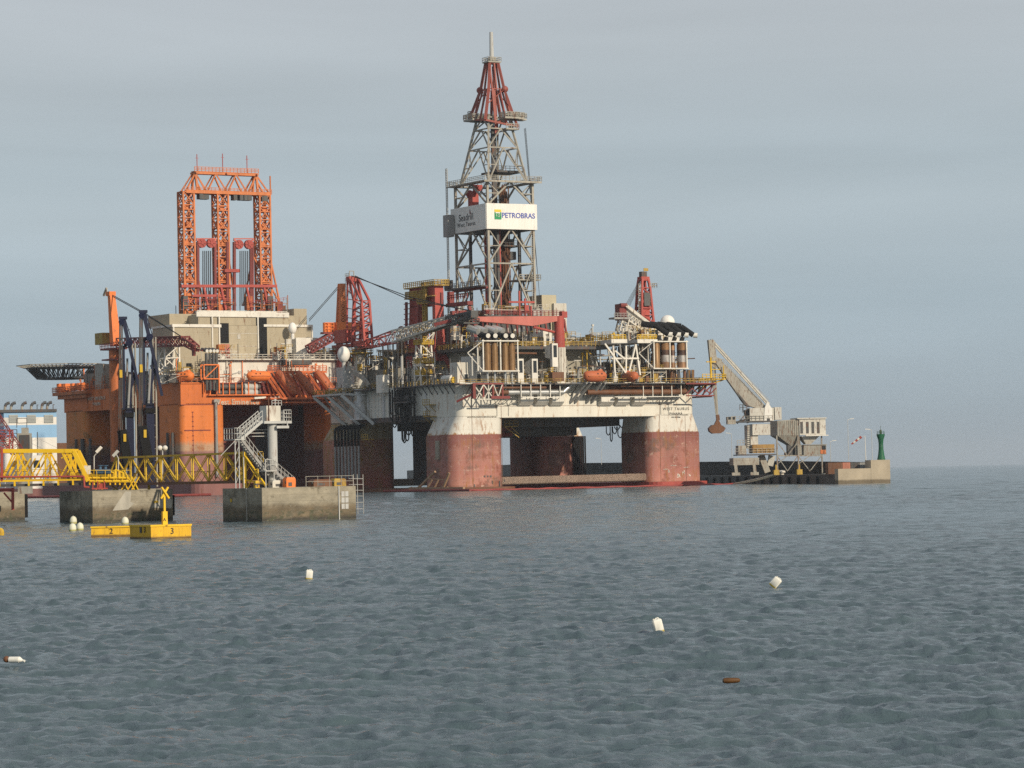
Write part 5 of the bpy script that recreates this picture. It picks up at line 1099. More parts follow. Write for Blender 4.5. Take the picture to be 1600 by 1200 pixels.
# lifeboats
G2='orange lifeboats of the orange rig'
for x0,y0,x1,y1,lab in ((428,585,455,620,'slanting orange lifeboat with its nose down, nearest the white lit pipe'),(459,586,486,621,'slanting orange lifeboat in the middle of the launching ramps'),(489,585,516,620,'slanting orange lifeboat half hidden behind the white rig platform')):
    a=bf(x0,y0,-1.2); b=bf(x1,y1,-4.4); L_=(b-a).length; 
    wa=B.w(a.x,-1.2,a.z); wb=B.w(b.x,-4.4,b.z); X=(wb-wa).normalized(); Yv=V((0,0,1)).cross(X).normalized(); Zv=X.cross(Yv)
    Mx=Matrix(((X.x,Yv.x,Zv.x,0),(X.y,Yv.y,Zv.y,0),(X.z,Yv.z,Zv.z,0),(0,0,0,1))); Mx=Matrix.Translation((wa+wb)/2)@Mx
    lifeboat('lifeboat',lab,'lifeboat',G2,Mx,L_*1.05,2.3,2.5,M['lborange'])
for k,x in enumerate((416,422,430,447,452,460,467,478,484,493,499,508)):
    a=bf(x,582,-2.2); b=bf(x+27,625,-5.2); m=MB(); m.bar((a.x,-1.,a.z),(b.x,-5,b.z),.5); m.bar((a.x,-1.,a.z),(bf(x+9,625,-1).x,-1.2,b.z),.4); m.bar((a.x,-1,a.z),(a.x,3,a.z),.4); m.build('launching_ramp',M['ramp'],rigB)
m=MB(); a=bf(414,627,-2); m.box((a.x,-5.4,26.2),(BU,3.2,26.7)); m.box((a.x+1,-5.6,25.2),(BU,-5,25.5)); m.box((a.x-1,0,25),(BU,3.2,26.2)); m.build('launching_platform',M['ramp'],rigB)
m=MB(); a=bf(418,582,-1); b=bf(510,582,-1); m.box((a.x,-1.2,a.z-.1),(b.x,-.6,a.z+.5)); m.rail([(a.x,-1.2,a.z+.5),(b.x,-1.2,a.z+.5)],1.4,.18,1.2,3); m.build('launching_gantry',M['ramp'],rigB)
a=bf(405,583,-1.6); lifeboat('lifeboat','orange enclosed lifeboat on the deck edge above the white pipe ends','lifeboat',G2,mat_at(B,a.x,-1.2,BT+.2,R(180)),7.2,2.9,2.9,M['orange'])
a=bg(272,585,-1.5); lifeboat('lifeboat','small orange lifeboat below the white lattice boom rest','lifeboat',G2,mat_at(B,1.4,a.y,BT+.2,R(-60)),6.4,2.8,2.9,M['orange'])
# red line of the floating boom on the left
pts=[gnd(20,779),gnd(100,777.8),gnd(180,777),gnd(260,776.5),gnd(330,774.6)]
m=MB(); m.path([p+V((0,-2,.35)) for p in pts],.35,8); o=m.build('floating_boom',M['dred']); tag(o,'dark red floating boom in front of the orange rig between the concrete piers','oil boom')
# ================================================================ ship behind on the left
S=Frame(8,1000,14)
ship=S.empty('ship','white and light blue ship superstructure with a row of dark bent exhaust pipes','ship')
sf=lambda x,y,v=0.: S.f(x,y,v)
zr=sf(45,644).z; ur=sf(89,700).x
M['shipw']=pm('ship_white_paint',(.78,.75,.69),.06,rust=.12); M['shipb']=pm('ship_light_blue_paint',(.27,.47,.70),.08,rust=.05)
zs=[0,sf(45,684).z,sf(45,664).z,sf(45,652).z,zr]
for k,(a,b) in enumerate(zip(zs,zs[1:])):
    m=MB(); m.box((0,0,a+ (0 if k else .5)),(ur,26,b)); m.build('superstructure',M['shipb' if k%2 else 'shipw'],ship)
m=MB(); m.box((-1.4,-.5,zr),(ur+.1,26.5,zr+.9)); m.build('roof',M['dsteel'],ship)
for x in (21,49,76):
    a=sf(x-7,656); b=sf(x+7,648); m=MB(); m.use(0); m.box((a.x,-.2,a.z-1.),(b.x,0,b.z)); m.use(1)
    for k in range(5): z=a.z-.8+k*(b.z-a.z+.6)/5; m.box((a.x,-.28,z),(b.x,-.2,z+.12))
    m.build('vent_grille',[pm('grille_grey',(.38,.40,.38),.1) if x==21 else bpy.data.materials['grille_grey'],M['grey']],ship)
for x in (7.5,17,34,48.5,65,73.5):
    a=sf(x,638,3); m=MB(); m.use(0); m.tube((a.x,3,zr+.9),(a.x+.1,3,zr+2.2),.42,n=10); m.use(1); m.tube((a.x+.1,3,zr+2.1),(a.x+.6,3,zr+3.),.5,n=10); m.tube((a.x+.6,3,zr+3.),(a.x+1.6,3,zr+3.2),.52,n=10); m.build('exhaust_pipe',[M['steel'],M['dsteel']],ship,smooth=True)
for x in (58,83): a=sf(x,640,3); m=MB(); m.tube((a.x,3,zr+.9),(a.x,3,zr+2.4),.15,n=6); m.cbox((a.x+.2,3,zr+2.4),(.6,.3,.2)); m.build('vent_pipe',M['dsteel'],ship)
m=MB(); a=sf(32,745,-6); m.box((a.x,-8,0),(sf(74,745,-6).x,-.05,sf(40,712,-6).z)); dk=m.build('deckhouse',M['shipw'],ship)
for x in (48,55,60): a=sf(x,725,-8); m=MB(); m.box((a.x-.5,-8.1,a.z-1.2),(a.x+.5,-8,a.z+1.2)); m.build('window',M['glass'],dk)
m=MB(); a=sf(58.5,680,-3); m.tube((a.x,-3,4),(a.x,-3,sf(58.5,675,-3).z),.16,n=6); 
for e in (-7,7): m.bar((a.x,-3,sf(58,685,-3).z),(a.x+e,-3,sf(58,702,-3).z),.06)
m.build('mast',M['dsteel'],ship)
m=MB(); a=sf(86,705,-2); m.box((ur,2,3),(ur+9,20,sf(95,692).z)); m.build('aft_house',M['rust'],ship)
m=MB(); m.loft([[V((-30,-10,-2)),V((ur+6,-10,-2)),V((ur+6,30,-2)),V((-30,30,-2))],[V((-30,-10,2.6)),V((ur+8,-10,2.6)),V((ur+8,30,2.6)),V((-30,30,2.6))]]); m.build('hull',M['pontB'],ship)
# ================================================================ concrete mooring piers
J=Frame(410,292,31)
M['pierconc']=pm('pier_concrete',(.31,.275,.205),.34,ns=.7,streak=1.4,patch=(((.13,.11,.075),.55,.54,.2,3.3),((.43,.40,.33),.8,.62,1.,3.25),((.06,.065,.035),1.6,.5,-.2,1.0)),grid=(40.,.62,.05,.35),bump=.5,rust=.12,rc=(.44,.41,.34),bands=[(1.5,(.15,.115,.07),.25,.55),(.35,(.05,.045,.035),.15,.15)])  # one concrete colour for every pier face
def pier(px,py,u1,v1,label,zt=3.2,u0=0,v0=0,th=31):
    q=gnd(px,py); fr=Frame(px,q.y,th); t=fr.empty('concrete_pier',label,'pier','concrete mooring piers of the jetty')
    m=MB(); m.box((u0,v0,-3),(u1,v1,zt)); m.build('pier_block',M['pierconc'],t)
    return fr,t
P1,t1=pier(145,816.5,8.9,8.6,'concrete pier under the end of the thick yellow bridge, behind the numbered yellow floats')
P2,t2=pier(410,815,10.1,8.6,'concrete pier carrying the grey stair tower')
P0,t0=pier(39,813,0,9,'concrete pier at the left edge with a red pipe bracket',u0=-9)
m=MB(); m.box((0,.2,.3),(.45,3.2,2.9)); m.build('fender',M['black'],t0)
m=MB(); m.box((8.9,.3,.5),(9.25,5,2.6)); m.build('fender',M['black'],t1)
m=MB(); m.box((-.06,3.2,-.5),(0,3.32,3.2)); m.build('drain_pipe',M['steel'],t2)
m=MB(); a=P2.f(530,790,-.1); m.box((a.x-.05,-.12,-.5),(a.x+.05,0,3.2)); m.build('drain_pipe',M['lgrey'],t2)
m=MB(); a=P2.f(532,770,-.03)
for k in range(3):
    for j in range(2): m.box((a.x+.1+.42*j,-.03,2.2-.6*k),(a.x+.44+.42*j,0,2.7-.6*k))
m.pieces('pale_patch',M['lgrey'],t2)
for q,x,y,lit in ((P2,361,782,0),(P1,244,784,1)):
    a=q.g(x,y,-.04) if not lit else q.f(x,y,-.04)
    m=MB(); m.cbox(tuple(a),(.05,.32,.32) if not lit else (.5,.05,.22)); m.build('marker_plate',M['yellow'],t2 if q is P2 else t1)
# rubbed light and dark stains on pier 1
m=MB(); 
for pts in (((176,798),(186,782),(196,768),(205,768),(204,784),(210,786),(200,796)),((236,793),(246,782),(262,776),(270,782),(268,794))): m.prism([P1.f(x,y,-.015) for x,y in pts],(0,.015,0))
m.pieces('pale_patch',pm('pale_render_patch',(.40,.375,.315),.25,ns=1.),t1)
# ladder frame on the right of pier 2
t=P2.empty('ladder_frame','pale grey ladder frame standing off the right end of the stair tower pier','ladder frame')
m=MB(); 
for x in (552,558,567): a=P2.f(x,741,4); m.tube((a.x,4,.4),(a.x,4,a.z),.03,n=6)
for y in (748,757,766,775,785,795): a=P2.f(545,y,4); b=P2.f(567,y,4); m.tube((a.x,4,a.z),(b.x,4,b.z),.025,n=6)
m.build('ladder_rungs',M['lgrey'],t)
# railing and gear on pier 2
t=P2.empty('handrail','light grey handrail along the top of the stair tower pier','handrail')
m=MB(); m.rail([(4.8,.15,3.2),(9.9,.15,3.2)],1.0,.035,1.25); m.build('rail',M['steel'],t)
for nm,lab,cat,x,v,sz,mt in (('equipment_box','orange red equipment box at the foot of the stair on the pier','equipment box',452,2.2,(1.,.8,.95),'orange'),('equipment_box','low cream concrete plinth box around the foot of the grey column','equipment box',434,3.4,(1.6,1.,.7),'offwhite'),('winch','yellow and white winch near the right end of the stair tower pier','winch',528,3.5,(1.3,1.,.75),'dyellow'),('equipment_box','rusty brown chain heap between the stair foot and the yellow winch','chain heap',500,3.,(2.0,1.2,.7),'rust'),('valve_box','yellow valve box at the left end of the stair tower pier','valve box',401,2.6,(.42,.42,.7),'yellow')):
    a=P2.f(x,760,v); t=P2.empty(nm,lab,cat); t.location=P2.w(a.x,v,3.2); m=MB(); sx,sy,sz_=sz
    m.loft([[V((-sx/2,-sy/2,0)),V((sx/2,-sy/2,0)),V((sx/2,sy/2,0)),V((-sx/2,sy/2,0))],[V((-sx/2,-sy/2,sz_*.8)),V((sx/2,-sy/2,sz_*.8)),V((sx/2,sy/2,sz_*.8)),V((-sx/2,sy/2,sz_*.8))],[V((-sx*.4,-sy*.4,sz_)),V((sx*.4,-sy*.4,sz_)),V((sx*.4,sy*.4,sz_)),V((-sx*.4,sy*.4,sz_))]]); m.build('body',M[mt],t)
    m=MB(); m.tube((-sx*.55,-sy*.3,sz_*.5),(sx*.55,-sy*.3,sz_*.5),.12,n=8); m.box((-sx*.3,-sy*.52,.1),(sx*.1,-sy*.5,sz_*.5)); m.build('fitting',M['dsteel'],t)
# ================================================================ grey stair tower
t=P2.empty('stair_tower','grey steel stair tower with a round column and a cabin on top','stair tower'); T=lambda x,y,v=4.: P2.f(x,y,v)
c=T(426,700); m=MB(); m.tube((c.x,4,3.2),(c.x,4,T(426,658).z),.47,n=20); m.build('column',M['lgrey'],t,smooth=True)
zp=T(426,658).z; a=T(407,658); b=T(450,658)
m=MB(); m.box((a.x,3.2,zp-.25),(b.x,5.4,zp)); m.box((T(426,660).x,3.1,T(426,668).z-.1),(T(445,660).x,3.4,T(426,668).z+.15)); m.bar((c.x,4,zp-.9),(b.x-.3,4,zp-.25),.12); m.bar((T(443,660).x,3.2,T(426,668).z),(T(443,660).x,3.2,zp),.1); m.build('platform',M['lgrey'],t)
m=MB(); m.box((T(413,650).x,3.5,zp),(T(440,650).x-.35,5.,T(426,634).z)); m.build('cabin',M['offwhite'],t)
m=MB(); m.rail([(T(438,658).x,3.3,zp),(b.x,3.3,zp),(b.x,5.3,zp)],1.05,.06,.5,3); m.rail([(T(422,634).x,3.6,T(426,634).z),(T(437,634).x,3.6,T(426,634).z)],.5,.05,.3); q=T(430,634); m.tube((q.x,4,q.z),(q.x,4,q.z+.45),.06,n=6); m.ball((q.x,4,q.z+.55),.14,10,6); m.build('platform_railing',M['lgrey'],t)
m=MB(); q=T(416,655); m.tube((q.x,3.4,zp),(q.x,3.4,T(416,620).z),.04,n=6); m.build('lamp_pole',M['rust'],t)
def stair(p,q,wd,parent,mat):
    m=MB(); p=V(p); q=V(q)
    for dy in (0,wd):
        o=V((0,dy,0)); m.bar(p+o,q+o,.09,.26)
        n=7
        for h in (.5,1.0): m.bar(p+o+V((0,0,h)),q+o+V((0,0,h)),.055)
        for k in range(n+1): s=p.lerp(q,k/n)+o; m.bar(s,s+V((0,0,1)),.05)
    n=max(6,int(abs(p.z-q.z)/.22))
    for k in range(n): s=p.lerp(q,(k+.5)/n); m.box((s.x-.14,s.y,s.z-.02),(s.x+.14,s.y+wd,s.z+.03))
    return m.build('stair_flight',mat,parent)
stair(T(410,658,2.4),T(377,686,2.4),.9,t,M['lgrey'])
stair(T(378,687,3.5),T(420,742,3.5),.9,t,M['grey'])
stair(T(424,732,3.),T(461,763,3.),.9,t,M['grey'])
m=MB(); a=T(366,686,2.4); b=T(382,686,2.4); m.box((a.x,2.3,a.z-.1),(b.x,4.6,a.z)); m.rail([(b.x,2.3,a.z),(a.x,2.3,a.z),(a.x,4.6,a.z)],1.05,.05,.5); 
for (x,v) in ((367,2.4),(373,2.4),(380,4.5),(367,4.5)): q=T(x,686,v); m.bar((q.x,v,q.z),(q.x,v,3.2),.08)
for k in range(5): z=3.6+k*.9; m.bar((T(367,700,2.4).x,2.4,z),(T(373,700,2.4).x,2.4,z+.9),.04)
m.bar(T(345,712,2.4),T(368,688,2.4),.05)
a=T(420,735,3.); m.box((a.x-.4,2.9,a.z-.1),(a.x+.7,4.4,a.z)); 
for x in (415,428): q=T(x,735,3.); m.bar((q.x,3,q.z+1),(q.x,3,3.2),.07)
m.rail([(a.x-.4,2.9,a.z),(a.x+.7,2.9,a.z)],1.05,.05,.5)
for k in range(4): q=T(402+4*k,672+5*(k%3),4.6); m.box((q.x-1.1,4.6,q.z),(q.x+1,5.2,q.z+.06))
m.build('landing',M['lgrey'],t)
P3,t3=pier(186,797,7,9,'concrete platform behind the bridges carrying the navy loading arms',zt=3.)
# ================================================================ yellow truss bridges
# thin bridge running towards the stair tower
t=J.empty('truss_bridge','thin yellow truss footbridge with crossed braces leading to the stair tower','footbridge','yellow bridges between the piers')
g=lambda x,y,u=3.: J.g(x,y,u)
vL=g(187,740).y; vR=g(386,740).y; zt_=g(285,710.5).z; zb_=g(285,753).z
zt_=4+41.5/15.7*1.0; zb_=4.0-.05
for u,nm in ((2.6,0),(4.2,1)):
    m=MB(); m.bar((u,vL,zt_),(u,vR,zt_),.2 if nm==0 else .12); n=8; 
    for k in range(n):
        a=vL+(vR-vL)*k/n; b=vL+(vR-vL)*(k+1)/n; m.bar((u,a,zt_),(u,a,zb_),.13 if nm==0 else .07); m.bar((u,a,zt_),(u,b,zb_),.15 if nm==0 else .06); m.bar((u,b,zt_),(u,a,zb_),.09 if nm==0 else .06)
    m.bar((u,vL+2.6,zb_),(u,vL,zt_),.14)
    m.bar((u,vR,zb_),(u,vR,zt_),.12)
    m.build('truss_side',M['yellow'],t)
m=MB(); m.box((2.4,vR-.3,zb_-.28),(4.4,vL+3.5,zb_)); m.build('bridge_deck',M['rust'],t)
m=MB()
for k in range(22):
    a=vL+2+(vR-vL-2)*k/22; b=vL+2+(vR-vL-2)*(k+1)/22
    m.bar((3.,a,zb_),(3.,b,zb_+1),.04); m.bar((3.,b,zb_),(3.,a,zb_+1),.04)
m.bar((3.,vL+2,zb_+1),(3.,vR,zb_+1),.05); m.build('handrail',M['dyellow'],t)
m=MB(); a=g(336,0).y; b=g(379,0).y; m.box((4.3,b,zt_-1.),(4.36,a,zt_)); m.box((2.6,b,zt_+.07),(4.3,a,zt_+.12)); m.build('yellow_screen',M['dyellow'],t)
m=MB(); q=J.g(382,705,2.2); m.box((2.,q.y-.12,3.2),(2.35,q.y+.12,q.z)); m.bar((2.2,q.y,4.),(3.6,q.y-4,3.3),.14); m.bar((2.2,q.y,6.4),(2.2,q.y-4.5,3.4),.16); m.bar((2.2,q.y-.5,3.2),(2.2,q.y-2.6,5),.1); m.build('end_post',M['byellow'],t)
m=MB()
for x in (194,214): a=g(x,0).y; m.bar((3.4,a,zb_-.2),(3.4,a,2.9),.22)
for k in range(3): m.bar((3.,vL+2.5-2.4*k,zb_-.2),(3,vL-.2-2.4*k,3.),.09); m.bar((3.,vL-2.4*k,zb_-.2),(3,vL+2.4-2.4*k,3.),.09)
m.build('bridge_bearing',M['yellow'],t)
# thick bridge on the left
K=Frame(140,315,-6)
t=K.empty('truss_bridge','thick bright yellow truss bridge at the left with a sloping end and a red pipe','footbridge','yellow bridges between the piers')
k_=lambda x,y,v=0.: K.f(x,y,v)
for v in (0,1.9):
    m=MB(); o=V((0,v,0)); a=k_(-30,704.5)+o; b=k_(115,704.5)+o; c=k_(138,752)+o
    m.bar(a,b,.36,.4); m.bar(b,c,.36,.4); m.bar(k_(97,705)+o,k_(118,748)+o,.22,.26)
    for (xa,ya,xb,yb) in ((28,706,28,748),(71,706,71,748),(111,706,111,748)): m.bar(k_(xa,ya)+o,k_(xb,yb)+o,.16)
    for x in (-18,25,71): m.bar(k_(x,706)+o,k_(x+22,748)+o,.15); m.bar(k_(x+44,708)+o,k_(x+22,748)+o,.13); m.bar(k_(x-8,748)+o,k_(x+10,720)+o,.1)
    m.bar(k_(5,745)+o,k_(22,706)+o,.15); m.bar(k_(48,716)+o,k_(30,748)+o,.13); m.bar(k_(96,716)+o,k_(111,706)+o,.12)
    m.build('truss_side',M['byellow'],t)
m=MB(); m.box((k_(-30,750).x,-.3,k_(60,752).z),(k_(132,750).x,3.3,k_(60,748.5).z)); 
for x in (0,24,46,69,92,115): a=k_(x,753); m.box((a.x-.07,-.4,k_(60,759).z),(a.x+.07,-.1,k_(60,752).z))
m.build('bridge_beam',M['byellow'],t)
m=MB(); m.box((k_(-30,755).x,.0,k_(60,759.5).z),(k_(128,755).x,3.,k_(60,755.5).z)); m.build('bridge_deck',M['dsteel'],t)
m=MB(); a=k_(-30,745.5,-.5); b=k_(131,744.5,-.5); m.path([a,b,k_(132,761,-.5),k_(140,761.5,-.5)],.1,8); m.build('red_pipe',M['red'],t)
m=MB(); m.rail([k_(8,748,-.35),k_(128,748,-.35)],.95,.045,1.2); m.build('handrail',M['dyellow'],t)
m=MB(); m.bar(k_(3,700,-.2),k_(3,752,-.2),.22); m.build('end_post',M['red'],t)
# junction between the bridges: yellow pipe manifold, blue valves
t=K.empty('pipe_manifold','yellow pipe manifold on the pier between the two yellow bridges','pipe manifold')
m=MB(); Kv=1.
for x in (140,147,155,163,172,180,187): m.path([k_(x,758,Kv),k_(x,734+3*(x%3),Kv),k_(x+6,736+3*(x%3),Kv),k_(x+6,752,Kv)],.09,8)
m.tube(k_(136,747,.6),k_(200,747,.6),.16,n=10); m.tube(k_(140,752,.2),k_(205,752,.2),.13,n=8)
for x in (150,190,200,206): m.bar(k_(x,745,1),k_(x+10,765,1),.1); m.bar(k_(x+12,745,1),k_(x,765,1),.1)
m.rail([k_(138,750,-.1),k_(205,750,-.1)],1.,.05,.8); m.build('yellow_pipe',M['byellow'],t)
for x in (157,165): a=k_(x,737,.3); m=MB(); m.tube(a-V((.5,0,0)),a+V((.5,0,0)),.26,n=12); m.tube(a,a+V((0,0,.6)),.14,n=8); m.tube(a+V((0,0,.6)),a+V((0,0,.66)),.3,n=12); m.build('blue_valve',pm('valve_blue_%d'%x,(.06,.13,.22),.2),t)
m=MB(); a=k_(152,760,-.6); m.box((a.x-.5,-.9,a.z-.3),(a.x+.9,.2,a.z-.15)); 
for e in (-.4,.1,.8): m.bar((a.x+e,-.8,a.z-.3),(a.x+e,-.8,a.z+.55),.09)
m.box((a.x+.2,-.7,a.z-.15),(a.x+.7,0,a.z+.3)); m.build('red_valve_stand',M['red'],t)
m=MB(); a=k_(136,735,.8); m.box((a.x-.25,.6,a.z-.4),(a.x+.3,1.2,a.z+.5)); m.build('white_locker',M['white'],t)
# red pipe bracket on the left pier, red gangway and platform behind the thick bridge
t=K.empty('pipe_bracket','red pipe bracket fixed to the left edge pier','pipe bracket'); m=MB(); a=lambda x,y: P0.l(CAM+ray(x,y)*1)
Q=lambda x,y: K.l(CAM+ray(x,y)*(gnd(39,813).y*.985/ray(x,y).y))
m.path([Q(-10,765),Q(20,765)],.16,8); m.path([Q(20,762),Q(20,797)],.17,8); m.path([Q(6,770),Q(20,786)],.1,8); m.cbox(tuple(Q(33,763)),(.6,.4,.6)); m.build('bracket_pipe',M['red'],t)
t=K.empty('gangway','red lattice gangway sloping down behind the thick yellow bridge at the left edge','gangway'); Q=lambda x,y,dv=14.: K.f(x,y,dv)
m=MB(); m.truss(Q(-12,648),Q(27,706),1.,1.2,8,.08,.045); m.build('lattice_boom',M['dred'],t)
m=MB(); m.truss(Q(6,708,13),Q(6,672,13),1.6,1.4,4,.1,.06,up=V((0,1,0))); m.build('support_tower',M['red'],t)
t=K.empty('valve_platform','grey weathered platform block with dark opening in front of the blue and white ship','platform'); m=MB()
a=Q(27,712,18); b=Q(42,668,18); m.box((a.x,18,3),(b.x,20,b.z-.6)); m.box((a.x+.5,18,b.z-.6),(b.x-.2,19.5,b.z)); m.build('platform_block',M['steel'],t)
m=MB(); m.box((a.x+.3,17.9,a.z+.5),(a.x+1.4,18,b.z-.8)); m.build('opening',M['dsteel'],t)
m=MB(); m.rail([(a.x-2,18,b.z-1.4),(a.x,18,b.z-1.4)],1.2,.07,.6,3); m.rail([(a.x,18,b.z),(b.x,18,b.z)],1.,.06,.6); m.build('railing',M['dsteel'],t)
# lamps on the jetty
def jlamp(label,x,yb,yt,hx,hy,col,two=False):
    t=K.empty('flood_lamp',label,'lamp post','lamp posts on the jetty'); m=MB(); m.tube(k_(x,yb,4),k_(x,yt,4),.06,n=8); m.tube(k_(x,yt,4),k_(hx,hy,4),.05,n=6); m.build('pole',M['lgrey'],t)
    m=MB(); c=k_(hx,hy,4)
    if two:
        for e in (0,8): m.ball(k_(hx+e,hy,4),.27,12,8)
    else: m.bar(c-V((.3,0,.25)),c+V((.25,0,.3)),.22,.3)
    m.build('lamp_head',col,t)
jlamp('slim grey lamp post with a small head leaning right between the bridges',147,745,713,155,703,M['white'])
jlamp('grey lamp post with a wide flat head just left of the navy loading arms',185,745,716,181,709,M['lgrey'])
jlamp('lamp post with two round white heads above the thin yellow bridge',254,752,704,250,700,M['white'],True)
# ================================================================ marine loading arms
A1=Frame(205,346,12)
la=thing('loading_arm','navy blue loading arm, the left and slightly lower one of the pair','loading arm',A1.o,A1.th,'navy loading arms on the jetty')
q=lambda x,y,v=0.: A1.f(x,y,v)
m=MB(); m.bar(q(205,768),q(203,648),.78,.8); m.bar(q(203,648),q(202,638),.8,.9); m.build('riser_column',M['blue'],la)
m=MB(); m.bar(q(201,728,-.5),q(190,672,-.5),.8,1.); m.build('counterweight',M['black'],la)
m=MB(); m.box(q(193,690,-1.05),q(197,678,-1.)); m.build('warning_plate',M['yellow'],la)
m=MB(); m.bar(q(192,497),q(201,535),.34,.4); m.bar(q(201,535),q(211,578),.3,.35); m.bar(q(211,578),q(221,626),.26,.3); m.bar(q(195,497),q(206,532),.1); m.bar(q(199,516),q(203,515),.08); m.build('outboard_arm',M['blue'],la)
m=MB(); m.bar(q(193,540,.3),q(194,640,.3),.22,.26); m.bar(q(194,540,.3),q(206,535,.3),.36); m.bar(q(196,640,.3),q(212,580,.3),.25); m.bar(q(207,560,.2),q(203,640,.2),.24); m.build('inboard_arm',M['blue'],la)
m=MB(); m.box(q(186,499,-.3),q(198,495,.3)); m.tube(q(190,503,-.3),q(190,503,.3),.35,n=14); m.tube(q(202,536,-.4),q(202,536,.4),.4,n=14); m.build('sheave_head',M['blue'],la)
m=MB()
for xa,xb in ((187,185),(189,188),(191,191)): m.tube(q(xa,500),q(xb,735),.07,n=6)
m.pieces('hanger_rod',M['dsteel'],la)
m=MB(); 
for x in (206.5,211): m.tube(q(x,536,.4),q(x+2.5,765,.4),.1,n=8)
for k in range(12): m.bar(q(206.6,545+k*18,.4),q(211.2,545+k*18,.4),.05)
m.build('access_ladder',M['steel'],la)
m=MB(); m.tube(q(199,560,.6),q(197,650,.6),.12,n=8); m.tube(q(201,600,.6),q(207,645,.6),.08,n=8); m.tube(q(203,585),q(200,640),.14,n=8); m.build('hydraulic_pipe',M['grey'],la)
m=MB(); m.box(q(187,590,-.5),q(191,578,-.42)); m.build('warning_plate',M['yellow'],la)
m=MB(); m.box(q(196,652,-.6),q(208,645,.6)); m.rail([q(196,645,-.6),q(209,645,-.6)],.8,.06,.5); m.pieces('swivel_platform',M['black'],la)
l2=copy_tree(la); l2['label']='navy blue loading arm, the right and slightly taller one of the pair'; B1=Frame(237,339,12); l2.location=B1.o+V((0,0,.3))
# ================================================================ floats and buoys
f3p=gnd(236,842); F3=Frame(236,f3p.y,31)
t=F3.empty('numbered_float','yellow box float marked 3 carrying a yellow cross post','float','yellow numbered floats')
a=F3.f(299,836,0); b=F3.g(203,834,0); zt=F3.f(236,821,0).z
M['floaty']=pm('float_yellow_paint',(.74,.43,.02),.16,rust=.36,ns=2.2,rc=(.30,.15,.03),bands=[(.12,(.16,.09,.03),.06,.08)])
m=MB(); m.loft([[V((0,0,-.4)),V((a.x,0,-.4)),V((a.x,b.y,-.4)),V((0,b.y,-.4))],[V((0,0,zt)),V((a.x,0,zt)),V((a.x,b.y,zt)),V((0,b.y,zt))]]); m.build('float_body',M['floaty'],t)
m=MB(); m.box((-.04,-.04,zt-.1),(a.x+.04,0,zt+.03)); m.box((-.04,0,zt-.1),(0,b.y,zt+.03)); m.build('edge_rim',M['byellow'],t)
c=F3.f(269,830,-.02); text('lettering','3',.6,(c.x,-.02,c.z),(1,0,0),(0,0,1),M['txblack'],t)
c=F3.g(226,828,-.02); text('lettering','3',.6,(-.02,c.y,c.z),(0,-1,0),(0,0,1),M['txblack'],t)
m=MB(); c=F3.g(220,828,-.02); m.box((-.05,c.y-.15,c.z-.2),(0,c.y+.15,c.z+.2)); m.build('towing_eye',M['dsteel'],t)
t=F3.empty('marker_post','yellow marker post with a cross shaped topmark standing on float 3','marker post'); pv=1.2; z=F3.f(257,800,pv)
m=MB(); m.box((z.x-.07,pv-.07,zt),(z.x+.07,pv+.07,F3.f(257,766,pv).z)); m.box((z.x-.18,pv-.12,zt),(z.x+.18,pv+.12,zt+.95)); m.build('post',M['byellow'],t)
m=MB(); tp=F3.f(257,770,pv); h=.4; m.bar(tp+V((-h*.7,0,-h)),tp+V((h*.7,0,h)),.16,.12); m.build('topmark_bar',M['byellow'],t)
m=MB(); m.bar(tp+V((h*.7,-.13,-h)),tp+V((-h*.7,-.13,h)),.16,.12); m.build('topmark_bar',M['byellow'],t)
c=F3.f(257,812,pv-.13); text('lettering','A',.34,(c.x,pv-.13,c.z),(1,0,0),(0,0,1),M['txblack'],t)
f2p=gnd(142,838.5); F2=Frame(142,f2p.y,7)
t=F2.empty('numbered_float','yellow box float marked 2, partly behind the float with the cross post','float','yellow numbered floats')
a=F2.f(214,834,0); zt=F2.f(160,823,0).z
m=MB(); m.loft([[V((0,0,-.4)),V((a.x,0,-.4)),V((a.x,2.4,-.4)),V((0,2.4,-.4))],[V((.04,0.04,zt)),V((a.x,.04,zt)),V((a.x,2.4,zt)),V((.04,2.4,zt))]]); m.build('float_body',M['floaty'],t)
m=MB(); m.box((-.02,-.04,zt-.08),(a.x,.0,zt+.03)); m.build('edge_rim',M['byellow'],t)
c=F2.f(174,830,-.02); text('lettering','2',.55,(c.x,-.02,c.z),(1,0,0),(0,0,1),M['txblack'],t)
def buoy(px,py,r,label,mat):
    p=gnd(px,py); t=thing('round_buoy',label,'buoy',p,0,'round buoys floating by the piers'); rr=r*p.y/F
    m=MB(); m.lathe((0,0,0),[(rr*.86,-rr*.4),(rr*.98,0),(rr,rr*.5),(rr*.96,rr*1.0),(rr*.75,rr*1.5),(rr*.4,rr*1.8),(.02,rr*1.9)],18); m.build('buoy_body',mat,t,smooth=True)
    m=MB(); m.tube((-.05,0,rr*1.88),(.05,0,rr*1.88),rr*.14,n=8); m.build('eye',M['grey'],t)
M['buoyw']=pm('buoy_cream',(.68,.67,.52),.08,ns=3,bands=[(.1,(.45,.42,.16),.06,.08)])
buoy(114.7,817,5.6,'cream round buoy, rearmost of the cluster of three left of float 2',M['buoyw'])
buoy(113.5,829,6,'cream round buoy, lower left of the cluster of three left of float 2',M['buoyw'])
buoy(125,827.5,5.8,'cream round buoy, lower right of the cluster of three left of float 2',M['buoyw'])
buoy(195.5,818.5,5.8,'single cream round buoy behind the yellow float marked 2',M['buoyw'])
buoy(1,835.5,5.6,'yellow round buoy cut off by the left edge of the picture',M['yellow'])
M['canw']=pm('jerrycan_white',(.76,.75,.68),.06,ns=6,bump=0,bands=[(-.115,(.50,.38,.06),.02,.02)])
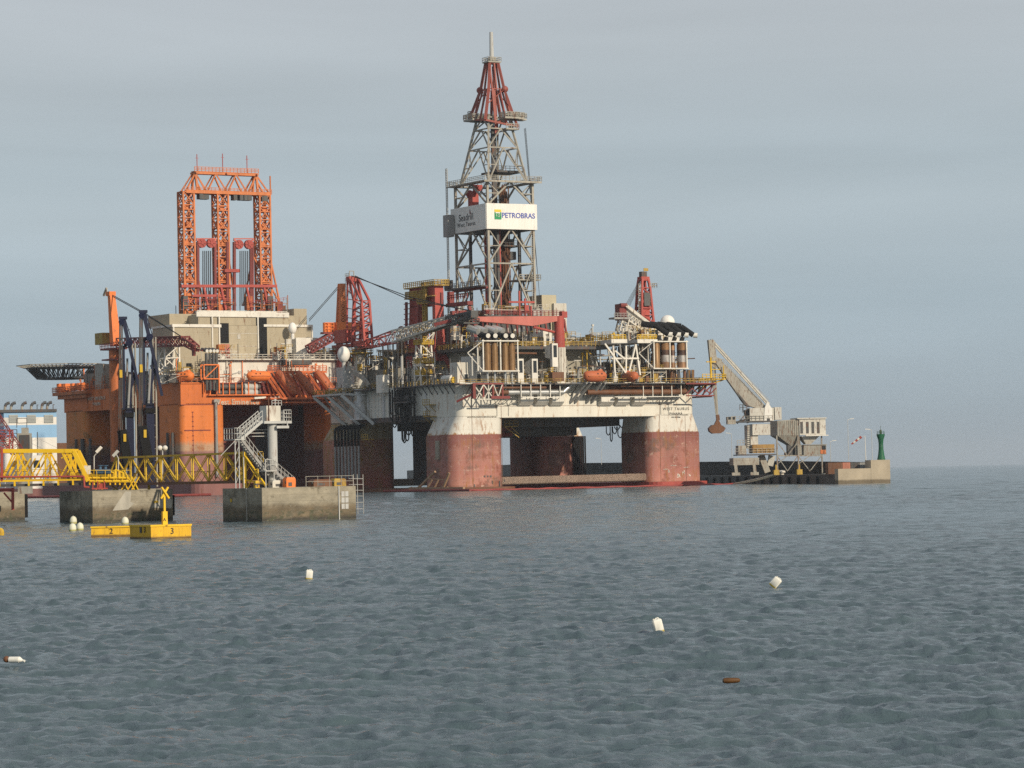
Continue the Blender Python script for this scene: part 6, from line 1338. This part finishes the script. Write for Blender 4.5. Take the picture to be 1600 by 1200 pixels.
def can(px,py,wd,ht,tilt,turn,label,lie=False):
    p=gnd(px,py); s=p.y/F; w_,h_=wd*s,ht*s; t=thing('jerrycan_float',label,'float',group='white plastic can floats on the open water')
    t.matrix_world=Matrix.Translation(p+V((0,0,h_*.30)))@Matrix.Rotation(R(turn),4,'Z')@Matrix.Rotation(R(tilt),4,'Y')
    m=MB(); d=w_*.75
    def rr_(z,k): return [V((x*k,y*k,z)) for x,y in ((-w_/2,-d/2+.03),(-w_/2+.03,-d/2),(w_/2-.03,-d/2),(w_/2,-d/2+.03),(w_/2,d/2-.03),(w_/2-.03,d/2),(-w_/2+.03,d/2),(-w_/2,d/2-.03))]
    m.loft([rr_(-h_/2,.9),rr_(-h_*.45,1),rr_(h_*.4,1),rr_(h_*.47,.9),rr_(h_/2,.7)]); m.build('can_body',M['canw'],t,smooth=True)
    m=MB(); m.tube((-w_*.28,0,h_*.5),(-w_*.28,0,h_*.58),.03,n=10); m.build('cap',M['offwhite'],t)
    m=MB(); m.path([V((-w_*.1,0,h_*.49)),V((-w_*.05,0,h_*.57)),V((w_*.25,0,h_*.57)),V((w_*.32,0,h_*.49))],.014,6); m.build('handle',M['canw'],t)
can(483,903,11,15,6,10,'white can float farthest left on open water, upright behind the others')
can(1212,915,13,16,40,-15,'white can float tilted over on the far right of the open water')
can(1028,985,15,22,-14,12,'largest white can float with a yellow foot, below the orange lifeboat of the rig')
p=gnd(20,1037); t=thing('bottle_float','white plastic bottle float lying flat at the left edge','float',p+V((-.05,0,.09)),R(-20))
m=MB(); m.tube((-.02,0,0),(.22,0,0),.07,n=14); m.tube((.22,0,0),(.3,0,-.02),.07,.03,n=14); m.tube((.3,0,-.02),(.36,0,-.03),.028,n=10); m.build('bottle_body',M['canw'],t,smooth=True)
m=MB(); m.ball((-.1,0,.01),.075,12,8); m.tube((-.1,0,0),(-.02,0,0),.03,n=8); m.build('fishing_float',M['rust'],t)
p=gnd(1143,1067); t=thing('log_float','brown cigar shaped float drifting alone in the lower right','float',p+V((0,0,.045)),R(4))
m=MB(); rings=[(-.16,.025),(-.15,.045),(-.08,.055),(.08,.05),(.14,.04),(.16,.02)]
m.loft([[V((x,r*math.cos(2*math.pi*k/12),r*math.sin(2*math.pi*k/12))) for k in range(12)] for x,r in rings]); m.build('float_body',pm('float_brown',(.10,.045,.012),.35,ns=8),t,smooth=True)
m=MB(); m.tube((-.17,0,0),(-.15,0,0),.03,n=10); m.build('end_ring',M['dsteel'],t)
# ================================================================ breakwater quay on the right
QF=Frame(1310,745,10)
M['quay']=pm('shaded_quay_concrete',(.085,.08,.072),.35,ns=.15,rust=.2,rc=(.2,.17,.13)); M['quayend']=pm('quay_end_concrete',(.40,.34,.25),.2,ns=.3,streak=.5,bump=.3,bands=[(.9,(.15,.12,.08),.2,.3)])  # quay: concrete darkened in its colour for the faces in shade
t=QF.empty('breakwater','long concrete breakwater quay, darkened on its shaded side, with a pale block end behind the rigs','breakwater'); qf=lambda x,y,v=0.: QF.f(x,y,v)
zl=qf(1340,732).z; zh=qf(1375,718.5).z; um=qf(1361,740).x; ue=qf(1391,740).x; za=2.4
m=MB(); m.box((0,0,-3),(um,3,zl)); m.build('end_block',M['quayend'],t)
m=MB(); m.box((um,-.05,-3),(ue,5,zh)); m.build('end_block',M['quayend'],t)
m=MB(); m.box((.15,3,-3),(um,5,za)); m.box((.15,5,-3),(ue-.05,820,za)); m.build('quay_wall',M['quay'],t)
m=MB(); hh=((12,5.1),(100,6.1),(480,8.1),(820,7.0))
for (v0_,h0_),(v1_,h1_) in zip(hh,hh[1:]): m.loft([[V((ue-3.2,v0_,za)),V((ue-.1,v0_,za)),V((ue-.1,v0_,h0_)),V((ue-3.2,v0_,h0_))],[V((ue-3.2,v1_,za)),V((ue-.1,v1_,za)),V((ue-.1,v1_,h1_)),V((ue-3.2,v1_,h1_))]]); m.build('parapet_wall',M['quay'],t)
m=MB()
for k in range(40): m.box((-.25,18+k*9,-1),(.15,19.2+k*9,1.9))
m.pieces('quay_fender',M['black'],t)
# containers stacked on the quay end
for x0,x1,lab,mt in ((1294,1316,'long rust brown container on the quay end',M['rust']),(1316.5,1328.5,'salmon orange container on the quay end',pm('salmon_paint',(.45,.18,.12),.15,rust=.2)),(1329,1343,'dark container between the salmon and the grey one on the quay end',M['dsteel']),(1343.5,1360,'grey container beside the high end block of the quay',M['grey'])):
    v=7.; a=qf(x0,733,v); b=qf(x1,722.5,v); z0=za; tt=QF.empty('container',lab,'container','containers on the quay end'); tt.location=QF.w(a.x,v,z0)
    wd=b.x-a.x; hh=b.z-z0; m=MB(); m.box((0,0,0),(wd,2.4,hh)); m.build('container_box',mt,tt)
    m=MB()
    for k in range(int(wd/.35)): m.box((k*.35+.05,-.05,.1),(k*.35+.2,0,hh-.1))
    m.build('corrugation',mt,tt)
# bollards and mooring ropes
for x,y in ((1222,739),(1305,737)):
    v=(60 if x==1222 else 18); 
    tt=thing('bollard','pale mooring bollard on the quay '+('below the hopper' if x==1222 else 'by the long brown container'),'bollard',at(x,y+1,800 if x==1222 else 762),0,'mooring bollards on the quay'); m=MB(); m.lathe((0,0,-1.2),[(.7,0),(.5,.4),(.5,1.2),(1.,1.5),(.9,1.9),(.3,2.1)],14); m.build('bollard_body',M['offwhite'],tt,smooth=True)
for (x0,y0,Y0_,x1,y1,Y1_,sag) in ((1140,757,826,1221,739,800,.15),(1152,756,826,1221,740,800,.3),(1190,755,822,1304,738,762,.2)):
    p=at(x0,y0,Y0_); q_=at(x1,y1,Y1_); m=MB(); m.path([p.lerp(q_,k/12)-V((0,0,sag*math.sin(math.pi*k/12))) for k in range(13)],.2,6); o=m.build('mooring_rope',M['rope']); tag(o,{757:'pale mooring rope, the upper of two ending at the bollard below the hopper',756:'pale mooring rope, the lower of two ending at the bollard below the hopper',755:'pale mooring rope running to the bollard by the brown container'}[y0],'rope','mooring ropes to the quay')
# green light tower
g0=qf(1377,718,4); t=thing('light_tower','green flared harbour light tower on the breakwater end','light tower',QF.w(g0.x,4,zh),QF.th); s=6.35
m=MB(); m.lathe((0,0,0),[(1.02,0),(.78,1.1),(.60,2.6),(.56,4.0),(.66,4.9),(1.0,6.0),(1.0,6.3)],24); m.build('tower',M['green'],t,smooth=True)
m=MB(); m.rail([(math.cos(k*.5236)*.92,math.sin(k*.5236)*.92,6.3) for k in range(13)],.7,.05,.5); m.build('gallery_railing',M['green'],t)
m=MB(); m.lathe((0,0,6.3),[(.2,0),(.2,.5),(.3,.5),(.3,.9),(.1,1.1)],12); m.tube((0,0,7.3),(0,0,8.3),.05,n=6); m.build('lantern',M['dgreen'],t)
# poles
def pole(px,yb,yt,Y,label,arm=0,r=.09,nm='lamp_post',grp='lamp posts along the breakwater'):
    a=at(px,yb,Y); b=at(px-(yb-yt)*ROLL,yt,Y); t=thing(nm,label,'lamp post',a,0,grp); m=MB(); m.tube((0,0,0),(0,0,b.z-a.z),r,r*.6,n=8); m.build('pole',M['lgrey'],t); m=MB()
    h=b.z-a.z; m.bar((0,0,h),(arm*.9,0,h+.25),.1); m.bar((arm*.5,0,h+.2),(arm*1.6,0,h+.3),.28,.16); m.build('lamp_arm',M['white'],t)
pole(1326,719,656,790,'tall double headed lamp post behind the brown container on the breakwater',1)
pole(1363,719,672,768,'lamp post just left of the green light tower',-1)
pole(1144,724,678,850,'lamp post right of the white rig, under the hanging grab',-1)
pole(940,726,686,900,'lamp post seen through the gap under the white rig deck',-1,.07)
pole(657,736,693,1060,'lamp post seen between the two left columns of the white rig',-1,.09)
pole(1298,722,690,800,'short dark lamp post right of the hopper',1)
# windsock
a=at(1353,720,765); t=thing('windsock','red and white striped windsock on a white pole near the green light tower','windsock',a); s=6.27
m=MB(); m.tube((0,0,0),(-.1,0,6.2),.1,.07,n=8); m.build('pole',M['white'],t)
for k in range(5):
    p=V((-1.-.5*k,0,6.-.36*k)); q_=V((-1.-.5*(k+1),0,6.-.36*(k+1))); m=MB(); m.tube(p,q_,.36-.035*k,.36-.035*(k+1),n=10); m.build('sock_band',M['red'] if k%2==0 else M['white'],t)
m=MB(); m.bar((-.1,0,6.15),(-1.,0,6.05),.08); m.build('sock_arm',M['lgrey'],t)
# ================================================================ harbour grab crane
HF=Frame(1180,828,6); t=HF.empty('harbour_crane','grey white harbour grab crane with a long slanting double boom on the quay','crane'); h_=lambda x,y,v=0.: HF.f(x,y,v)
M['crw']=pm('crane_white',(.58,.56,.50),.14,rust=.36,ns=.6,grid=(2.3,1.6,.07,.4)); M['crg']=pm('crane_grey',(.37,.35,.30),.22,rust=.45,ns=.6,grid=(2.8,2.1,.07,.4))
def hb(nm,x0,y0,x1,y1,v0,v1,mt,par=t):
    a=h_(x0,y1,v0); b=h_(x1,y0,v0); m=MB(); m.box((a.x,v0,a.z),(b.x,v1,b.z)); return m.build(nm,mt,par)
hb('portal_base',1146,715,1186,727,-3,3,M['crg'])
for x in (1149,1178): 
    for v in (-2.6,1.6): a=h_(x,727,v); m=MB(); m.bar((a.x,v,a.z+.1),(a.x+.3,v,za),.9,.8); m.box((a.x-1.,v-.4,za),(a.x+1.2,v+.4,za+.8)); m.build('portal_leg',M['crg'],t)
m=MB(); m.bar(h_(1189,711,0),h_(1199,738,0),1.4,1.6); m.build('portal_leg',M['crg'],t)
m=MB(); m.bar(h_(1206,712,0),h_(1203,728,0),1.8,1.6,a2=.9); m.build('portal_leg',M['crw'],t)
hb('portal_deck',1152,709,1213,712,-3,3,M['dsteel'])
hb('drive_house',1154,696,1166,710,-3.2,1,M['crg']); hb('cable_drum_house',1176,694,1210,708,-2.8,2.4,pm('ochre_rusty_paint',(.36,.22,.07),.3,rust=.4))
m=MB(); p=h_(1152,696,-3.2); m.rail([(p.x,-3.2,p.z),(p.x+2.4,-3.2,p.z)],1.4,.12,.8); p=h_(1152,709,-3.2); m.rail([(p.x-.6,-3.2,p.z),(h_(1212,709,-3).x,-3.2,p.z)],1.3,.1,1.2); m.build('railing',M['steel'],t)
tw=hb('tower',1167,664,1184,700,-1.6,1.6,M['crw'])
hb('lower_house',1176,662,1214,680,-2.2,2.4,M['crw'])
hb('slew_platform',1143,657,1207,660.5,-2.4,2.6,M['dsteel'])
hb('machinery_house',1172,637,1209,658,-2.2,3,M['crw'])
m=MB(); a=h_(1199,627,-2.3); m.prism([h_(1199,627.5,-2.35),h_(1195,637,-2.35),h_(1193.5,660,-2.35),h_(1207,660,-2.35),h_(1206,638,-2.35)],(0,.7,0)); m.build('gable_frame',M['sign'],t)
hb('counterweight',1211,636,1221,656,-2,2.5,M['crw'])
m=MB(); p=h_(1201,656,-2.5); m.box((p.x-.4,-2.45,p.z-.4),(p.x+.4,-2.35,p.z+.4)); m.build('door',M['dsteel'],t)
cb=hb('cab',1137,651,1149.5,663,-2.6,-.2,M['crg']); m=MB(); a=h_(1138,655,-2.65); m.box((a.x,-2.66,a.z-.1),(a.x+.7,-2.6,a.z+.6)); a=h_(1145,655,-2.65); m.box((a.x,-2.66,a.z-.1),(a.x+.6,-2.6,a.z+.6)); m.build('window',M['glass'],cb)
m=MB(); m.bar(h_(1150,660,-1),h_(1167,655,-1),.5); m.bar(h_(1152,662,-1),h_(1164,648,-1),.25); m.bar(h_(1166,640,0),h_(1172,660,0),1.8,1.6); m.bar(h_(1160,632,-1.5),h_(1160,645,-1.5),.15); m.rail([h_(1156,641,-1.6),h_(1167,641,-1.6)],1.5,.14,.7); m.build('cab_arm',M['dsteel'],t)
m=MB(); m.prism([h_(x,y,-1.3) for x,y in ((1196,634),(1192,641),(1164,632),(1119,568),(1112,566),(1113,558),(1124,560))],(0,2.2,0)); bm=m.build('main_boom',M['crg'],t)
m=MB(); m.prism([h_(x,y,-1.32) for x,y in ((1150,610),(1160,622),(1172,636),(1166,634),(1158,624))],(0,2.3,0)); m.build('boom_cover',M['dsteel'],bm)
m=MB(); m.bar(h_(1201,632,.3),h_(1112,533,.3),.7,.9); m.build('stay_beam',M['crw'],t)
m=MB(); m.bar(h_(1109,531,0),h_(1113,568,0),1.,1.4); m.prism([h_(x,y,-.9) for x,y in ((1107,531),(1116,531),(1121,566),(1110,566))],(0,.3,0)); m.bar(h_(1118,560,-.5),h_(1128,563,-.5),.7); m.tube(h_(1118,568,-1),h_(1118,568,1),1.2,n=14); m.build('fly_jib',M['crg'],t)
m=MB(); m.bar(h_(1112,540,0),h_(1113,568,0),.7); m.build('jib_post',M['dsteel'],t)
# hanging grab
m=MB(); m.rail([h_(1130,566,-1.4),h_(1190,632,-1.4)],.9,.09,1.6); m.bar(h_(1112,534,.3)+V((0,0,.9)),h_(1201,630,.3)+V((0,0,.9)),.1)
m.build('boom_railing',M['steel'],t)
for e in (-.6,.2): m=MB(); m.tube(h_(1110,530,e),h_(1199,630,e),.07,n=5); m.build('boom_cable',M['cable'],t)
m=MB(); m.ladder(h_(1170,700,-1.75),h_(1170,664,-1.75),.9,.12,.5); m.build('ladder',M['dsteel'],t)
m=MB(); p=h_(1143,657,-2.4); q=h_(1207,657,-2.4); m.rail([(p.x,-2.4,p.z),(q.x,-2.4,p.z)],1.1,.09,1.1); m.build('slew_railing',M['steel'],t)
t2_=thing('grab','brown clamshell grab hanging on converging ropes beside the white rig','grab',HF.w(*h_(1122,668,0)),HF.th); 
o_=h_(1122,668,0); l_=lambda x,y,v=0.: h_(x,y,v)-o_
m=MB()
for xa,xb,v in ((1110.5,1119.5,-.5),(1112,1120,.5),(1115,1121,-.5),(1117,1122,.5)): m.bar(l_(xa,572,v),l_(xb,652,v*.4),.26,.26)
m.pieces('hoist_rope',M['steel'],t2_)
m=MB(); m.bar(l_(1121,648),l_(1122,657),.8,.9); m.prism([l_(x,y,-.6) for x,y in ((1116,664),(1127,664),(1123,656),(1120,656))],(0,1.2,0)); m.build('grab_head',M['rust'],t2_)
for s_ in (0,1):
    m=MB(); pts=((1108,669),(1113,664),(1122,663),(1122,677),(1114,677.5),(1109,674)) if s_==0 else ((1122.1,663),(1129,665),(1134,669),(1131,674),(1126,677),(1122.1,677)); m.prism([l_(x,y,-1.3) for x,y in pts],(0,2.6,0)); m.build('grab_jaw',M['rust'],t2_)
# ================================================================ loading hopper
HG=Frame(1245,784,10); t=HG.empty('hopper','grey steel loading hopper on braced legs beside the harbour crane','hopper'); e_=lambda x,y,v=0.: HG.f(x,y,v)
M['hopg']=pm('hopper_grey',(.31,.30,.26),.25,rust=.5,ns=.6,grid=(2.2,1.7,.07,.4))
uL,uM,uR=e_(1213,670).x,e_(1246,670).x,e_(1288,670).x; za_,zb2,zc2=e_(1246,655).z,e_(1246,680).z,e_(1246,712).z
m=MB(); m.loft([[V((uM-1,.5,zc2+2)),V((uM+1,.5,zc2+2)),V((uM+1,3,zc2+2)),V((uM-1,3,zc2+2))],[V((uL,-1,zb2)),V((uM+.2,-1,zb2)),V((uM+.2,6,zb2)),V((uL,6,zb2))],[V((uL,-1,za_-.3)),V((uM+.2,-1,za_)),V((uM+.2,6,za_)),V((uL,6,za_-.3))]]); m.build('hopper_bin',M['hopg'],t)
m=MB()
for k in range(11): u=uL+(uM-uL)*k/11; m.box((u,-1.12,zb2),(u+.12,-1,za_-.4))
m.build('bin_rib',M['hopg'],t)
m=MB(); m.box((uM+.2,-1.3,zb2),(uR,5,za_)); m.box((uM-.4,-1.6,za_),(uR+.2,5.4,za_+.3)); dhh=m.build('dust_house',M['crw'],t)
for x in (1251,1260,1268.5,1277): a=e_(x,677,-1.35); b=e_(x+3.4,659,-1.35); m=MB(); m.box((a.x,-1.42,a.z),(b.x,-1.3,b.z)); m.build('louvre',M['dsteel'],dhh)
m=MB(); m.box((e_(1258,676,-1.6).x,-2.2,zb2-.3),(e_(1294,676,-2).x,-1.35,zb2-.05)); m.build('walkway',M['white'],t)
m=MB(); m.loft([[V((e_(1262,694).x-.5,0,e_(1262,694).z)),V((e_(1262,694).x+.9,0,e_(1262,694).z)),V((e_(1262,694).x+.9,2,e_(1262,694).z)),V((e_(1262,694).x-.5,2,e_(1262,694).z))],[V((e_(1251,682).x,-1,zb2-.3)),V((e_(1279,682).x,-1,zb2-.3)),V((e_(1279,682).x,4,zb2-.3)),V((e_(1251,682).x,4,zb2-.3))]]); m.build('discharge_funnel',M['crw'],t)
a=e_(1256,711,-1.2); b=e_(1291,695,-1.2); m=MB(); m.box((a.x,-1.2,a.z),(b.x,3,b.z)); m.box((a.x-2,-.6,a.z+.1),(a.x,3,b.z)); m.box((a.x,-1.4,b.z),(b.x+.2,3.2,b.z+.15)); cbn=m.build('control_cabin',M['hopg'],t)
m=MB(); q_=e_(1285,700,-1.3); m.box((q_.x,-1.3,q_.z-.4),(q_.x+.9,-1.2,q_.z+.6)); m.build('window',M['glass'],cbn)
m=MB(); q_=e_(1282,706,-1.3); m.box((q_.x,-1.3,q_.z-.5),(q_.x+1.4,-1.2,q_.z+.5)); m.build('orange_panel',M['dorange'],cbn)
zd=e_(1246,712).z
for x in (1214,1247,1284):
    for v in (-1.,5.):
        a=e_(x,700,v); m=MB(); m.bar((a.x,v,za),(a.x,v,zb2),.32); m.build('leg',M['hopg'],t)
m=MB()
for x0,x1 in ((1214,1247),(1247,1284)):
    for (ya,yb) in ((712,736),(690,712)):
        if x0==1247 and ya==690: continue
        m.bar(e_(x0,ya,-1),e_((x0+x1)/2,yb,-1),.18); m.bar(e_(x1,ya,-1),e_((x0+x1)/2,yb,-1),.18)
    m.bar(e_(x0,712,-1),e_(x1,712,-1),.3); m.bar(e_((x0+x1)/2,712,-1),e_(x0+2,724,-1),.15)
m.build('leg_brace',M['hopg'],t)
m=MB(); p=e_(1235,704,1); m.cbox(tuple(p),(1.8,1.4,2.8)); m.tube(p-V((1.6,0,1)),p+V((1.6,0,-1)),.5,n=10); m.build('feeder',M['dsteel'],t)
for x in (1213,1249): p=e_(x,733,-1.2); m=MB(); m.box((p.x-.7,-1.6,za),(p.x+.7,-.4,za+1.3)); m.bar((p.x,-1.,za+1.3),(p.x,-1.,za+2.6),.4); m.build('wheel_box',M['dyellow'],t)
# ================================================================ thin sea haze
hm=bpy.data.materials.new('sea_haze'); hm.use_nodes=True; nt=hm.node_tree; nt.nodes.clear()
ho=nt.nodes.new('ShaderNodeOutputMaterial'); pv_=nt.nodes.new('ShaderNodeVolumePrincipled'); pv_.inputs['Density'].default_value=HAZE; pv_.inputs['Color'].default_value=(.76,.86,.97,1); pv_.inputs['Anisotropy'].default_value=.0
nt.links.new(pv_.outputs[0],ho.inputs['Volume'])
m=MB(); m.box((-20500,-120,-6),(20500,20500,128)); hz_o=m.build('haze',hm); hz_o['kind']='stuff'; hz_o.display_type='WIRE'
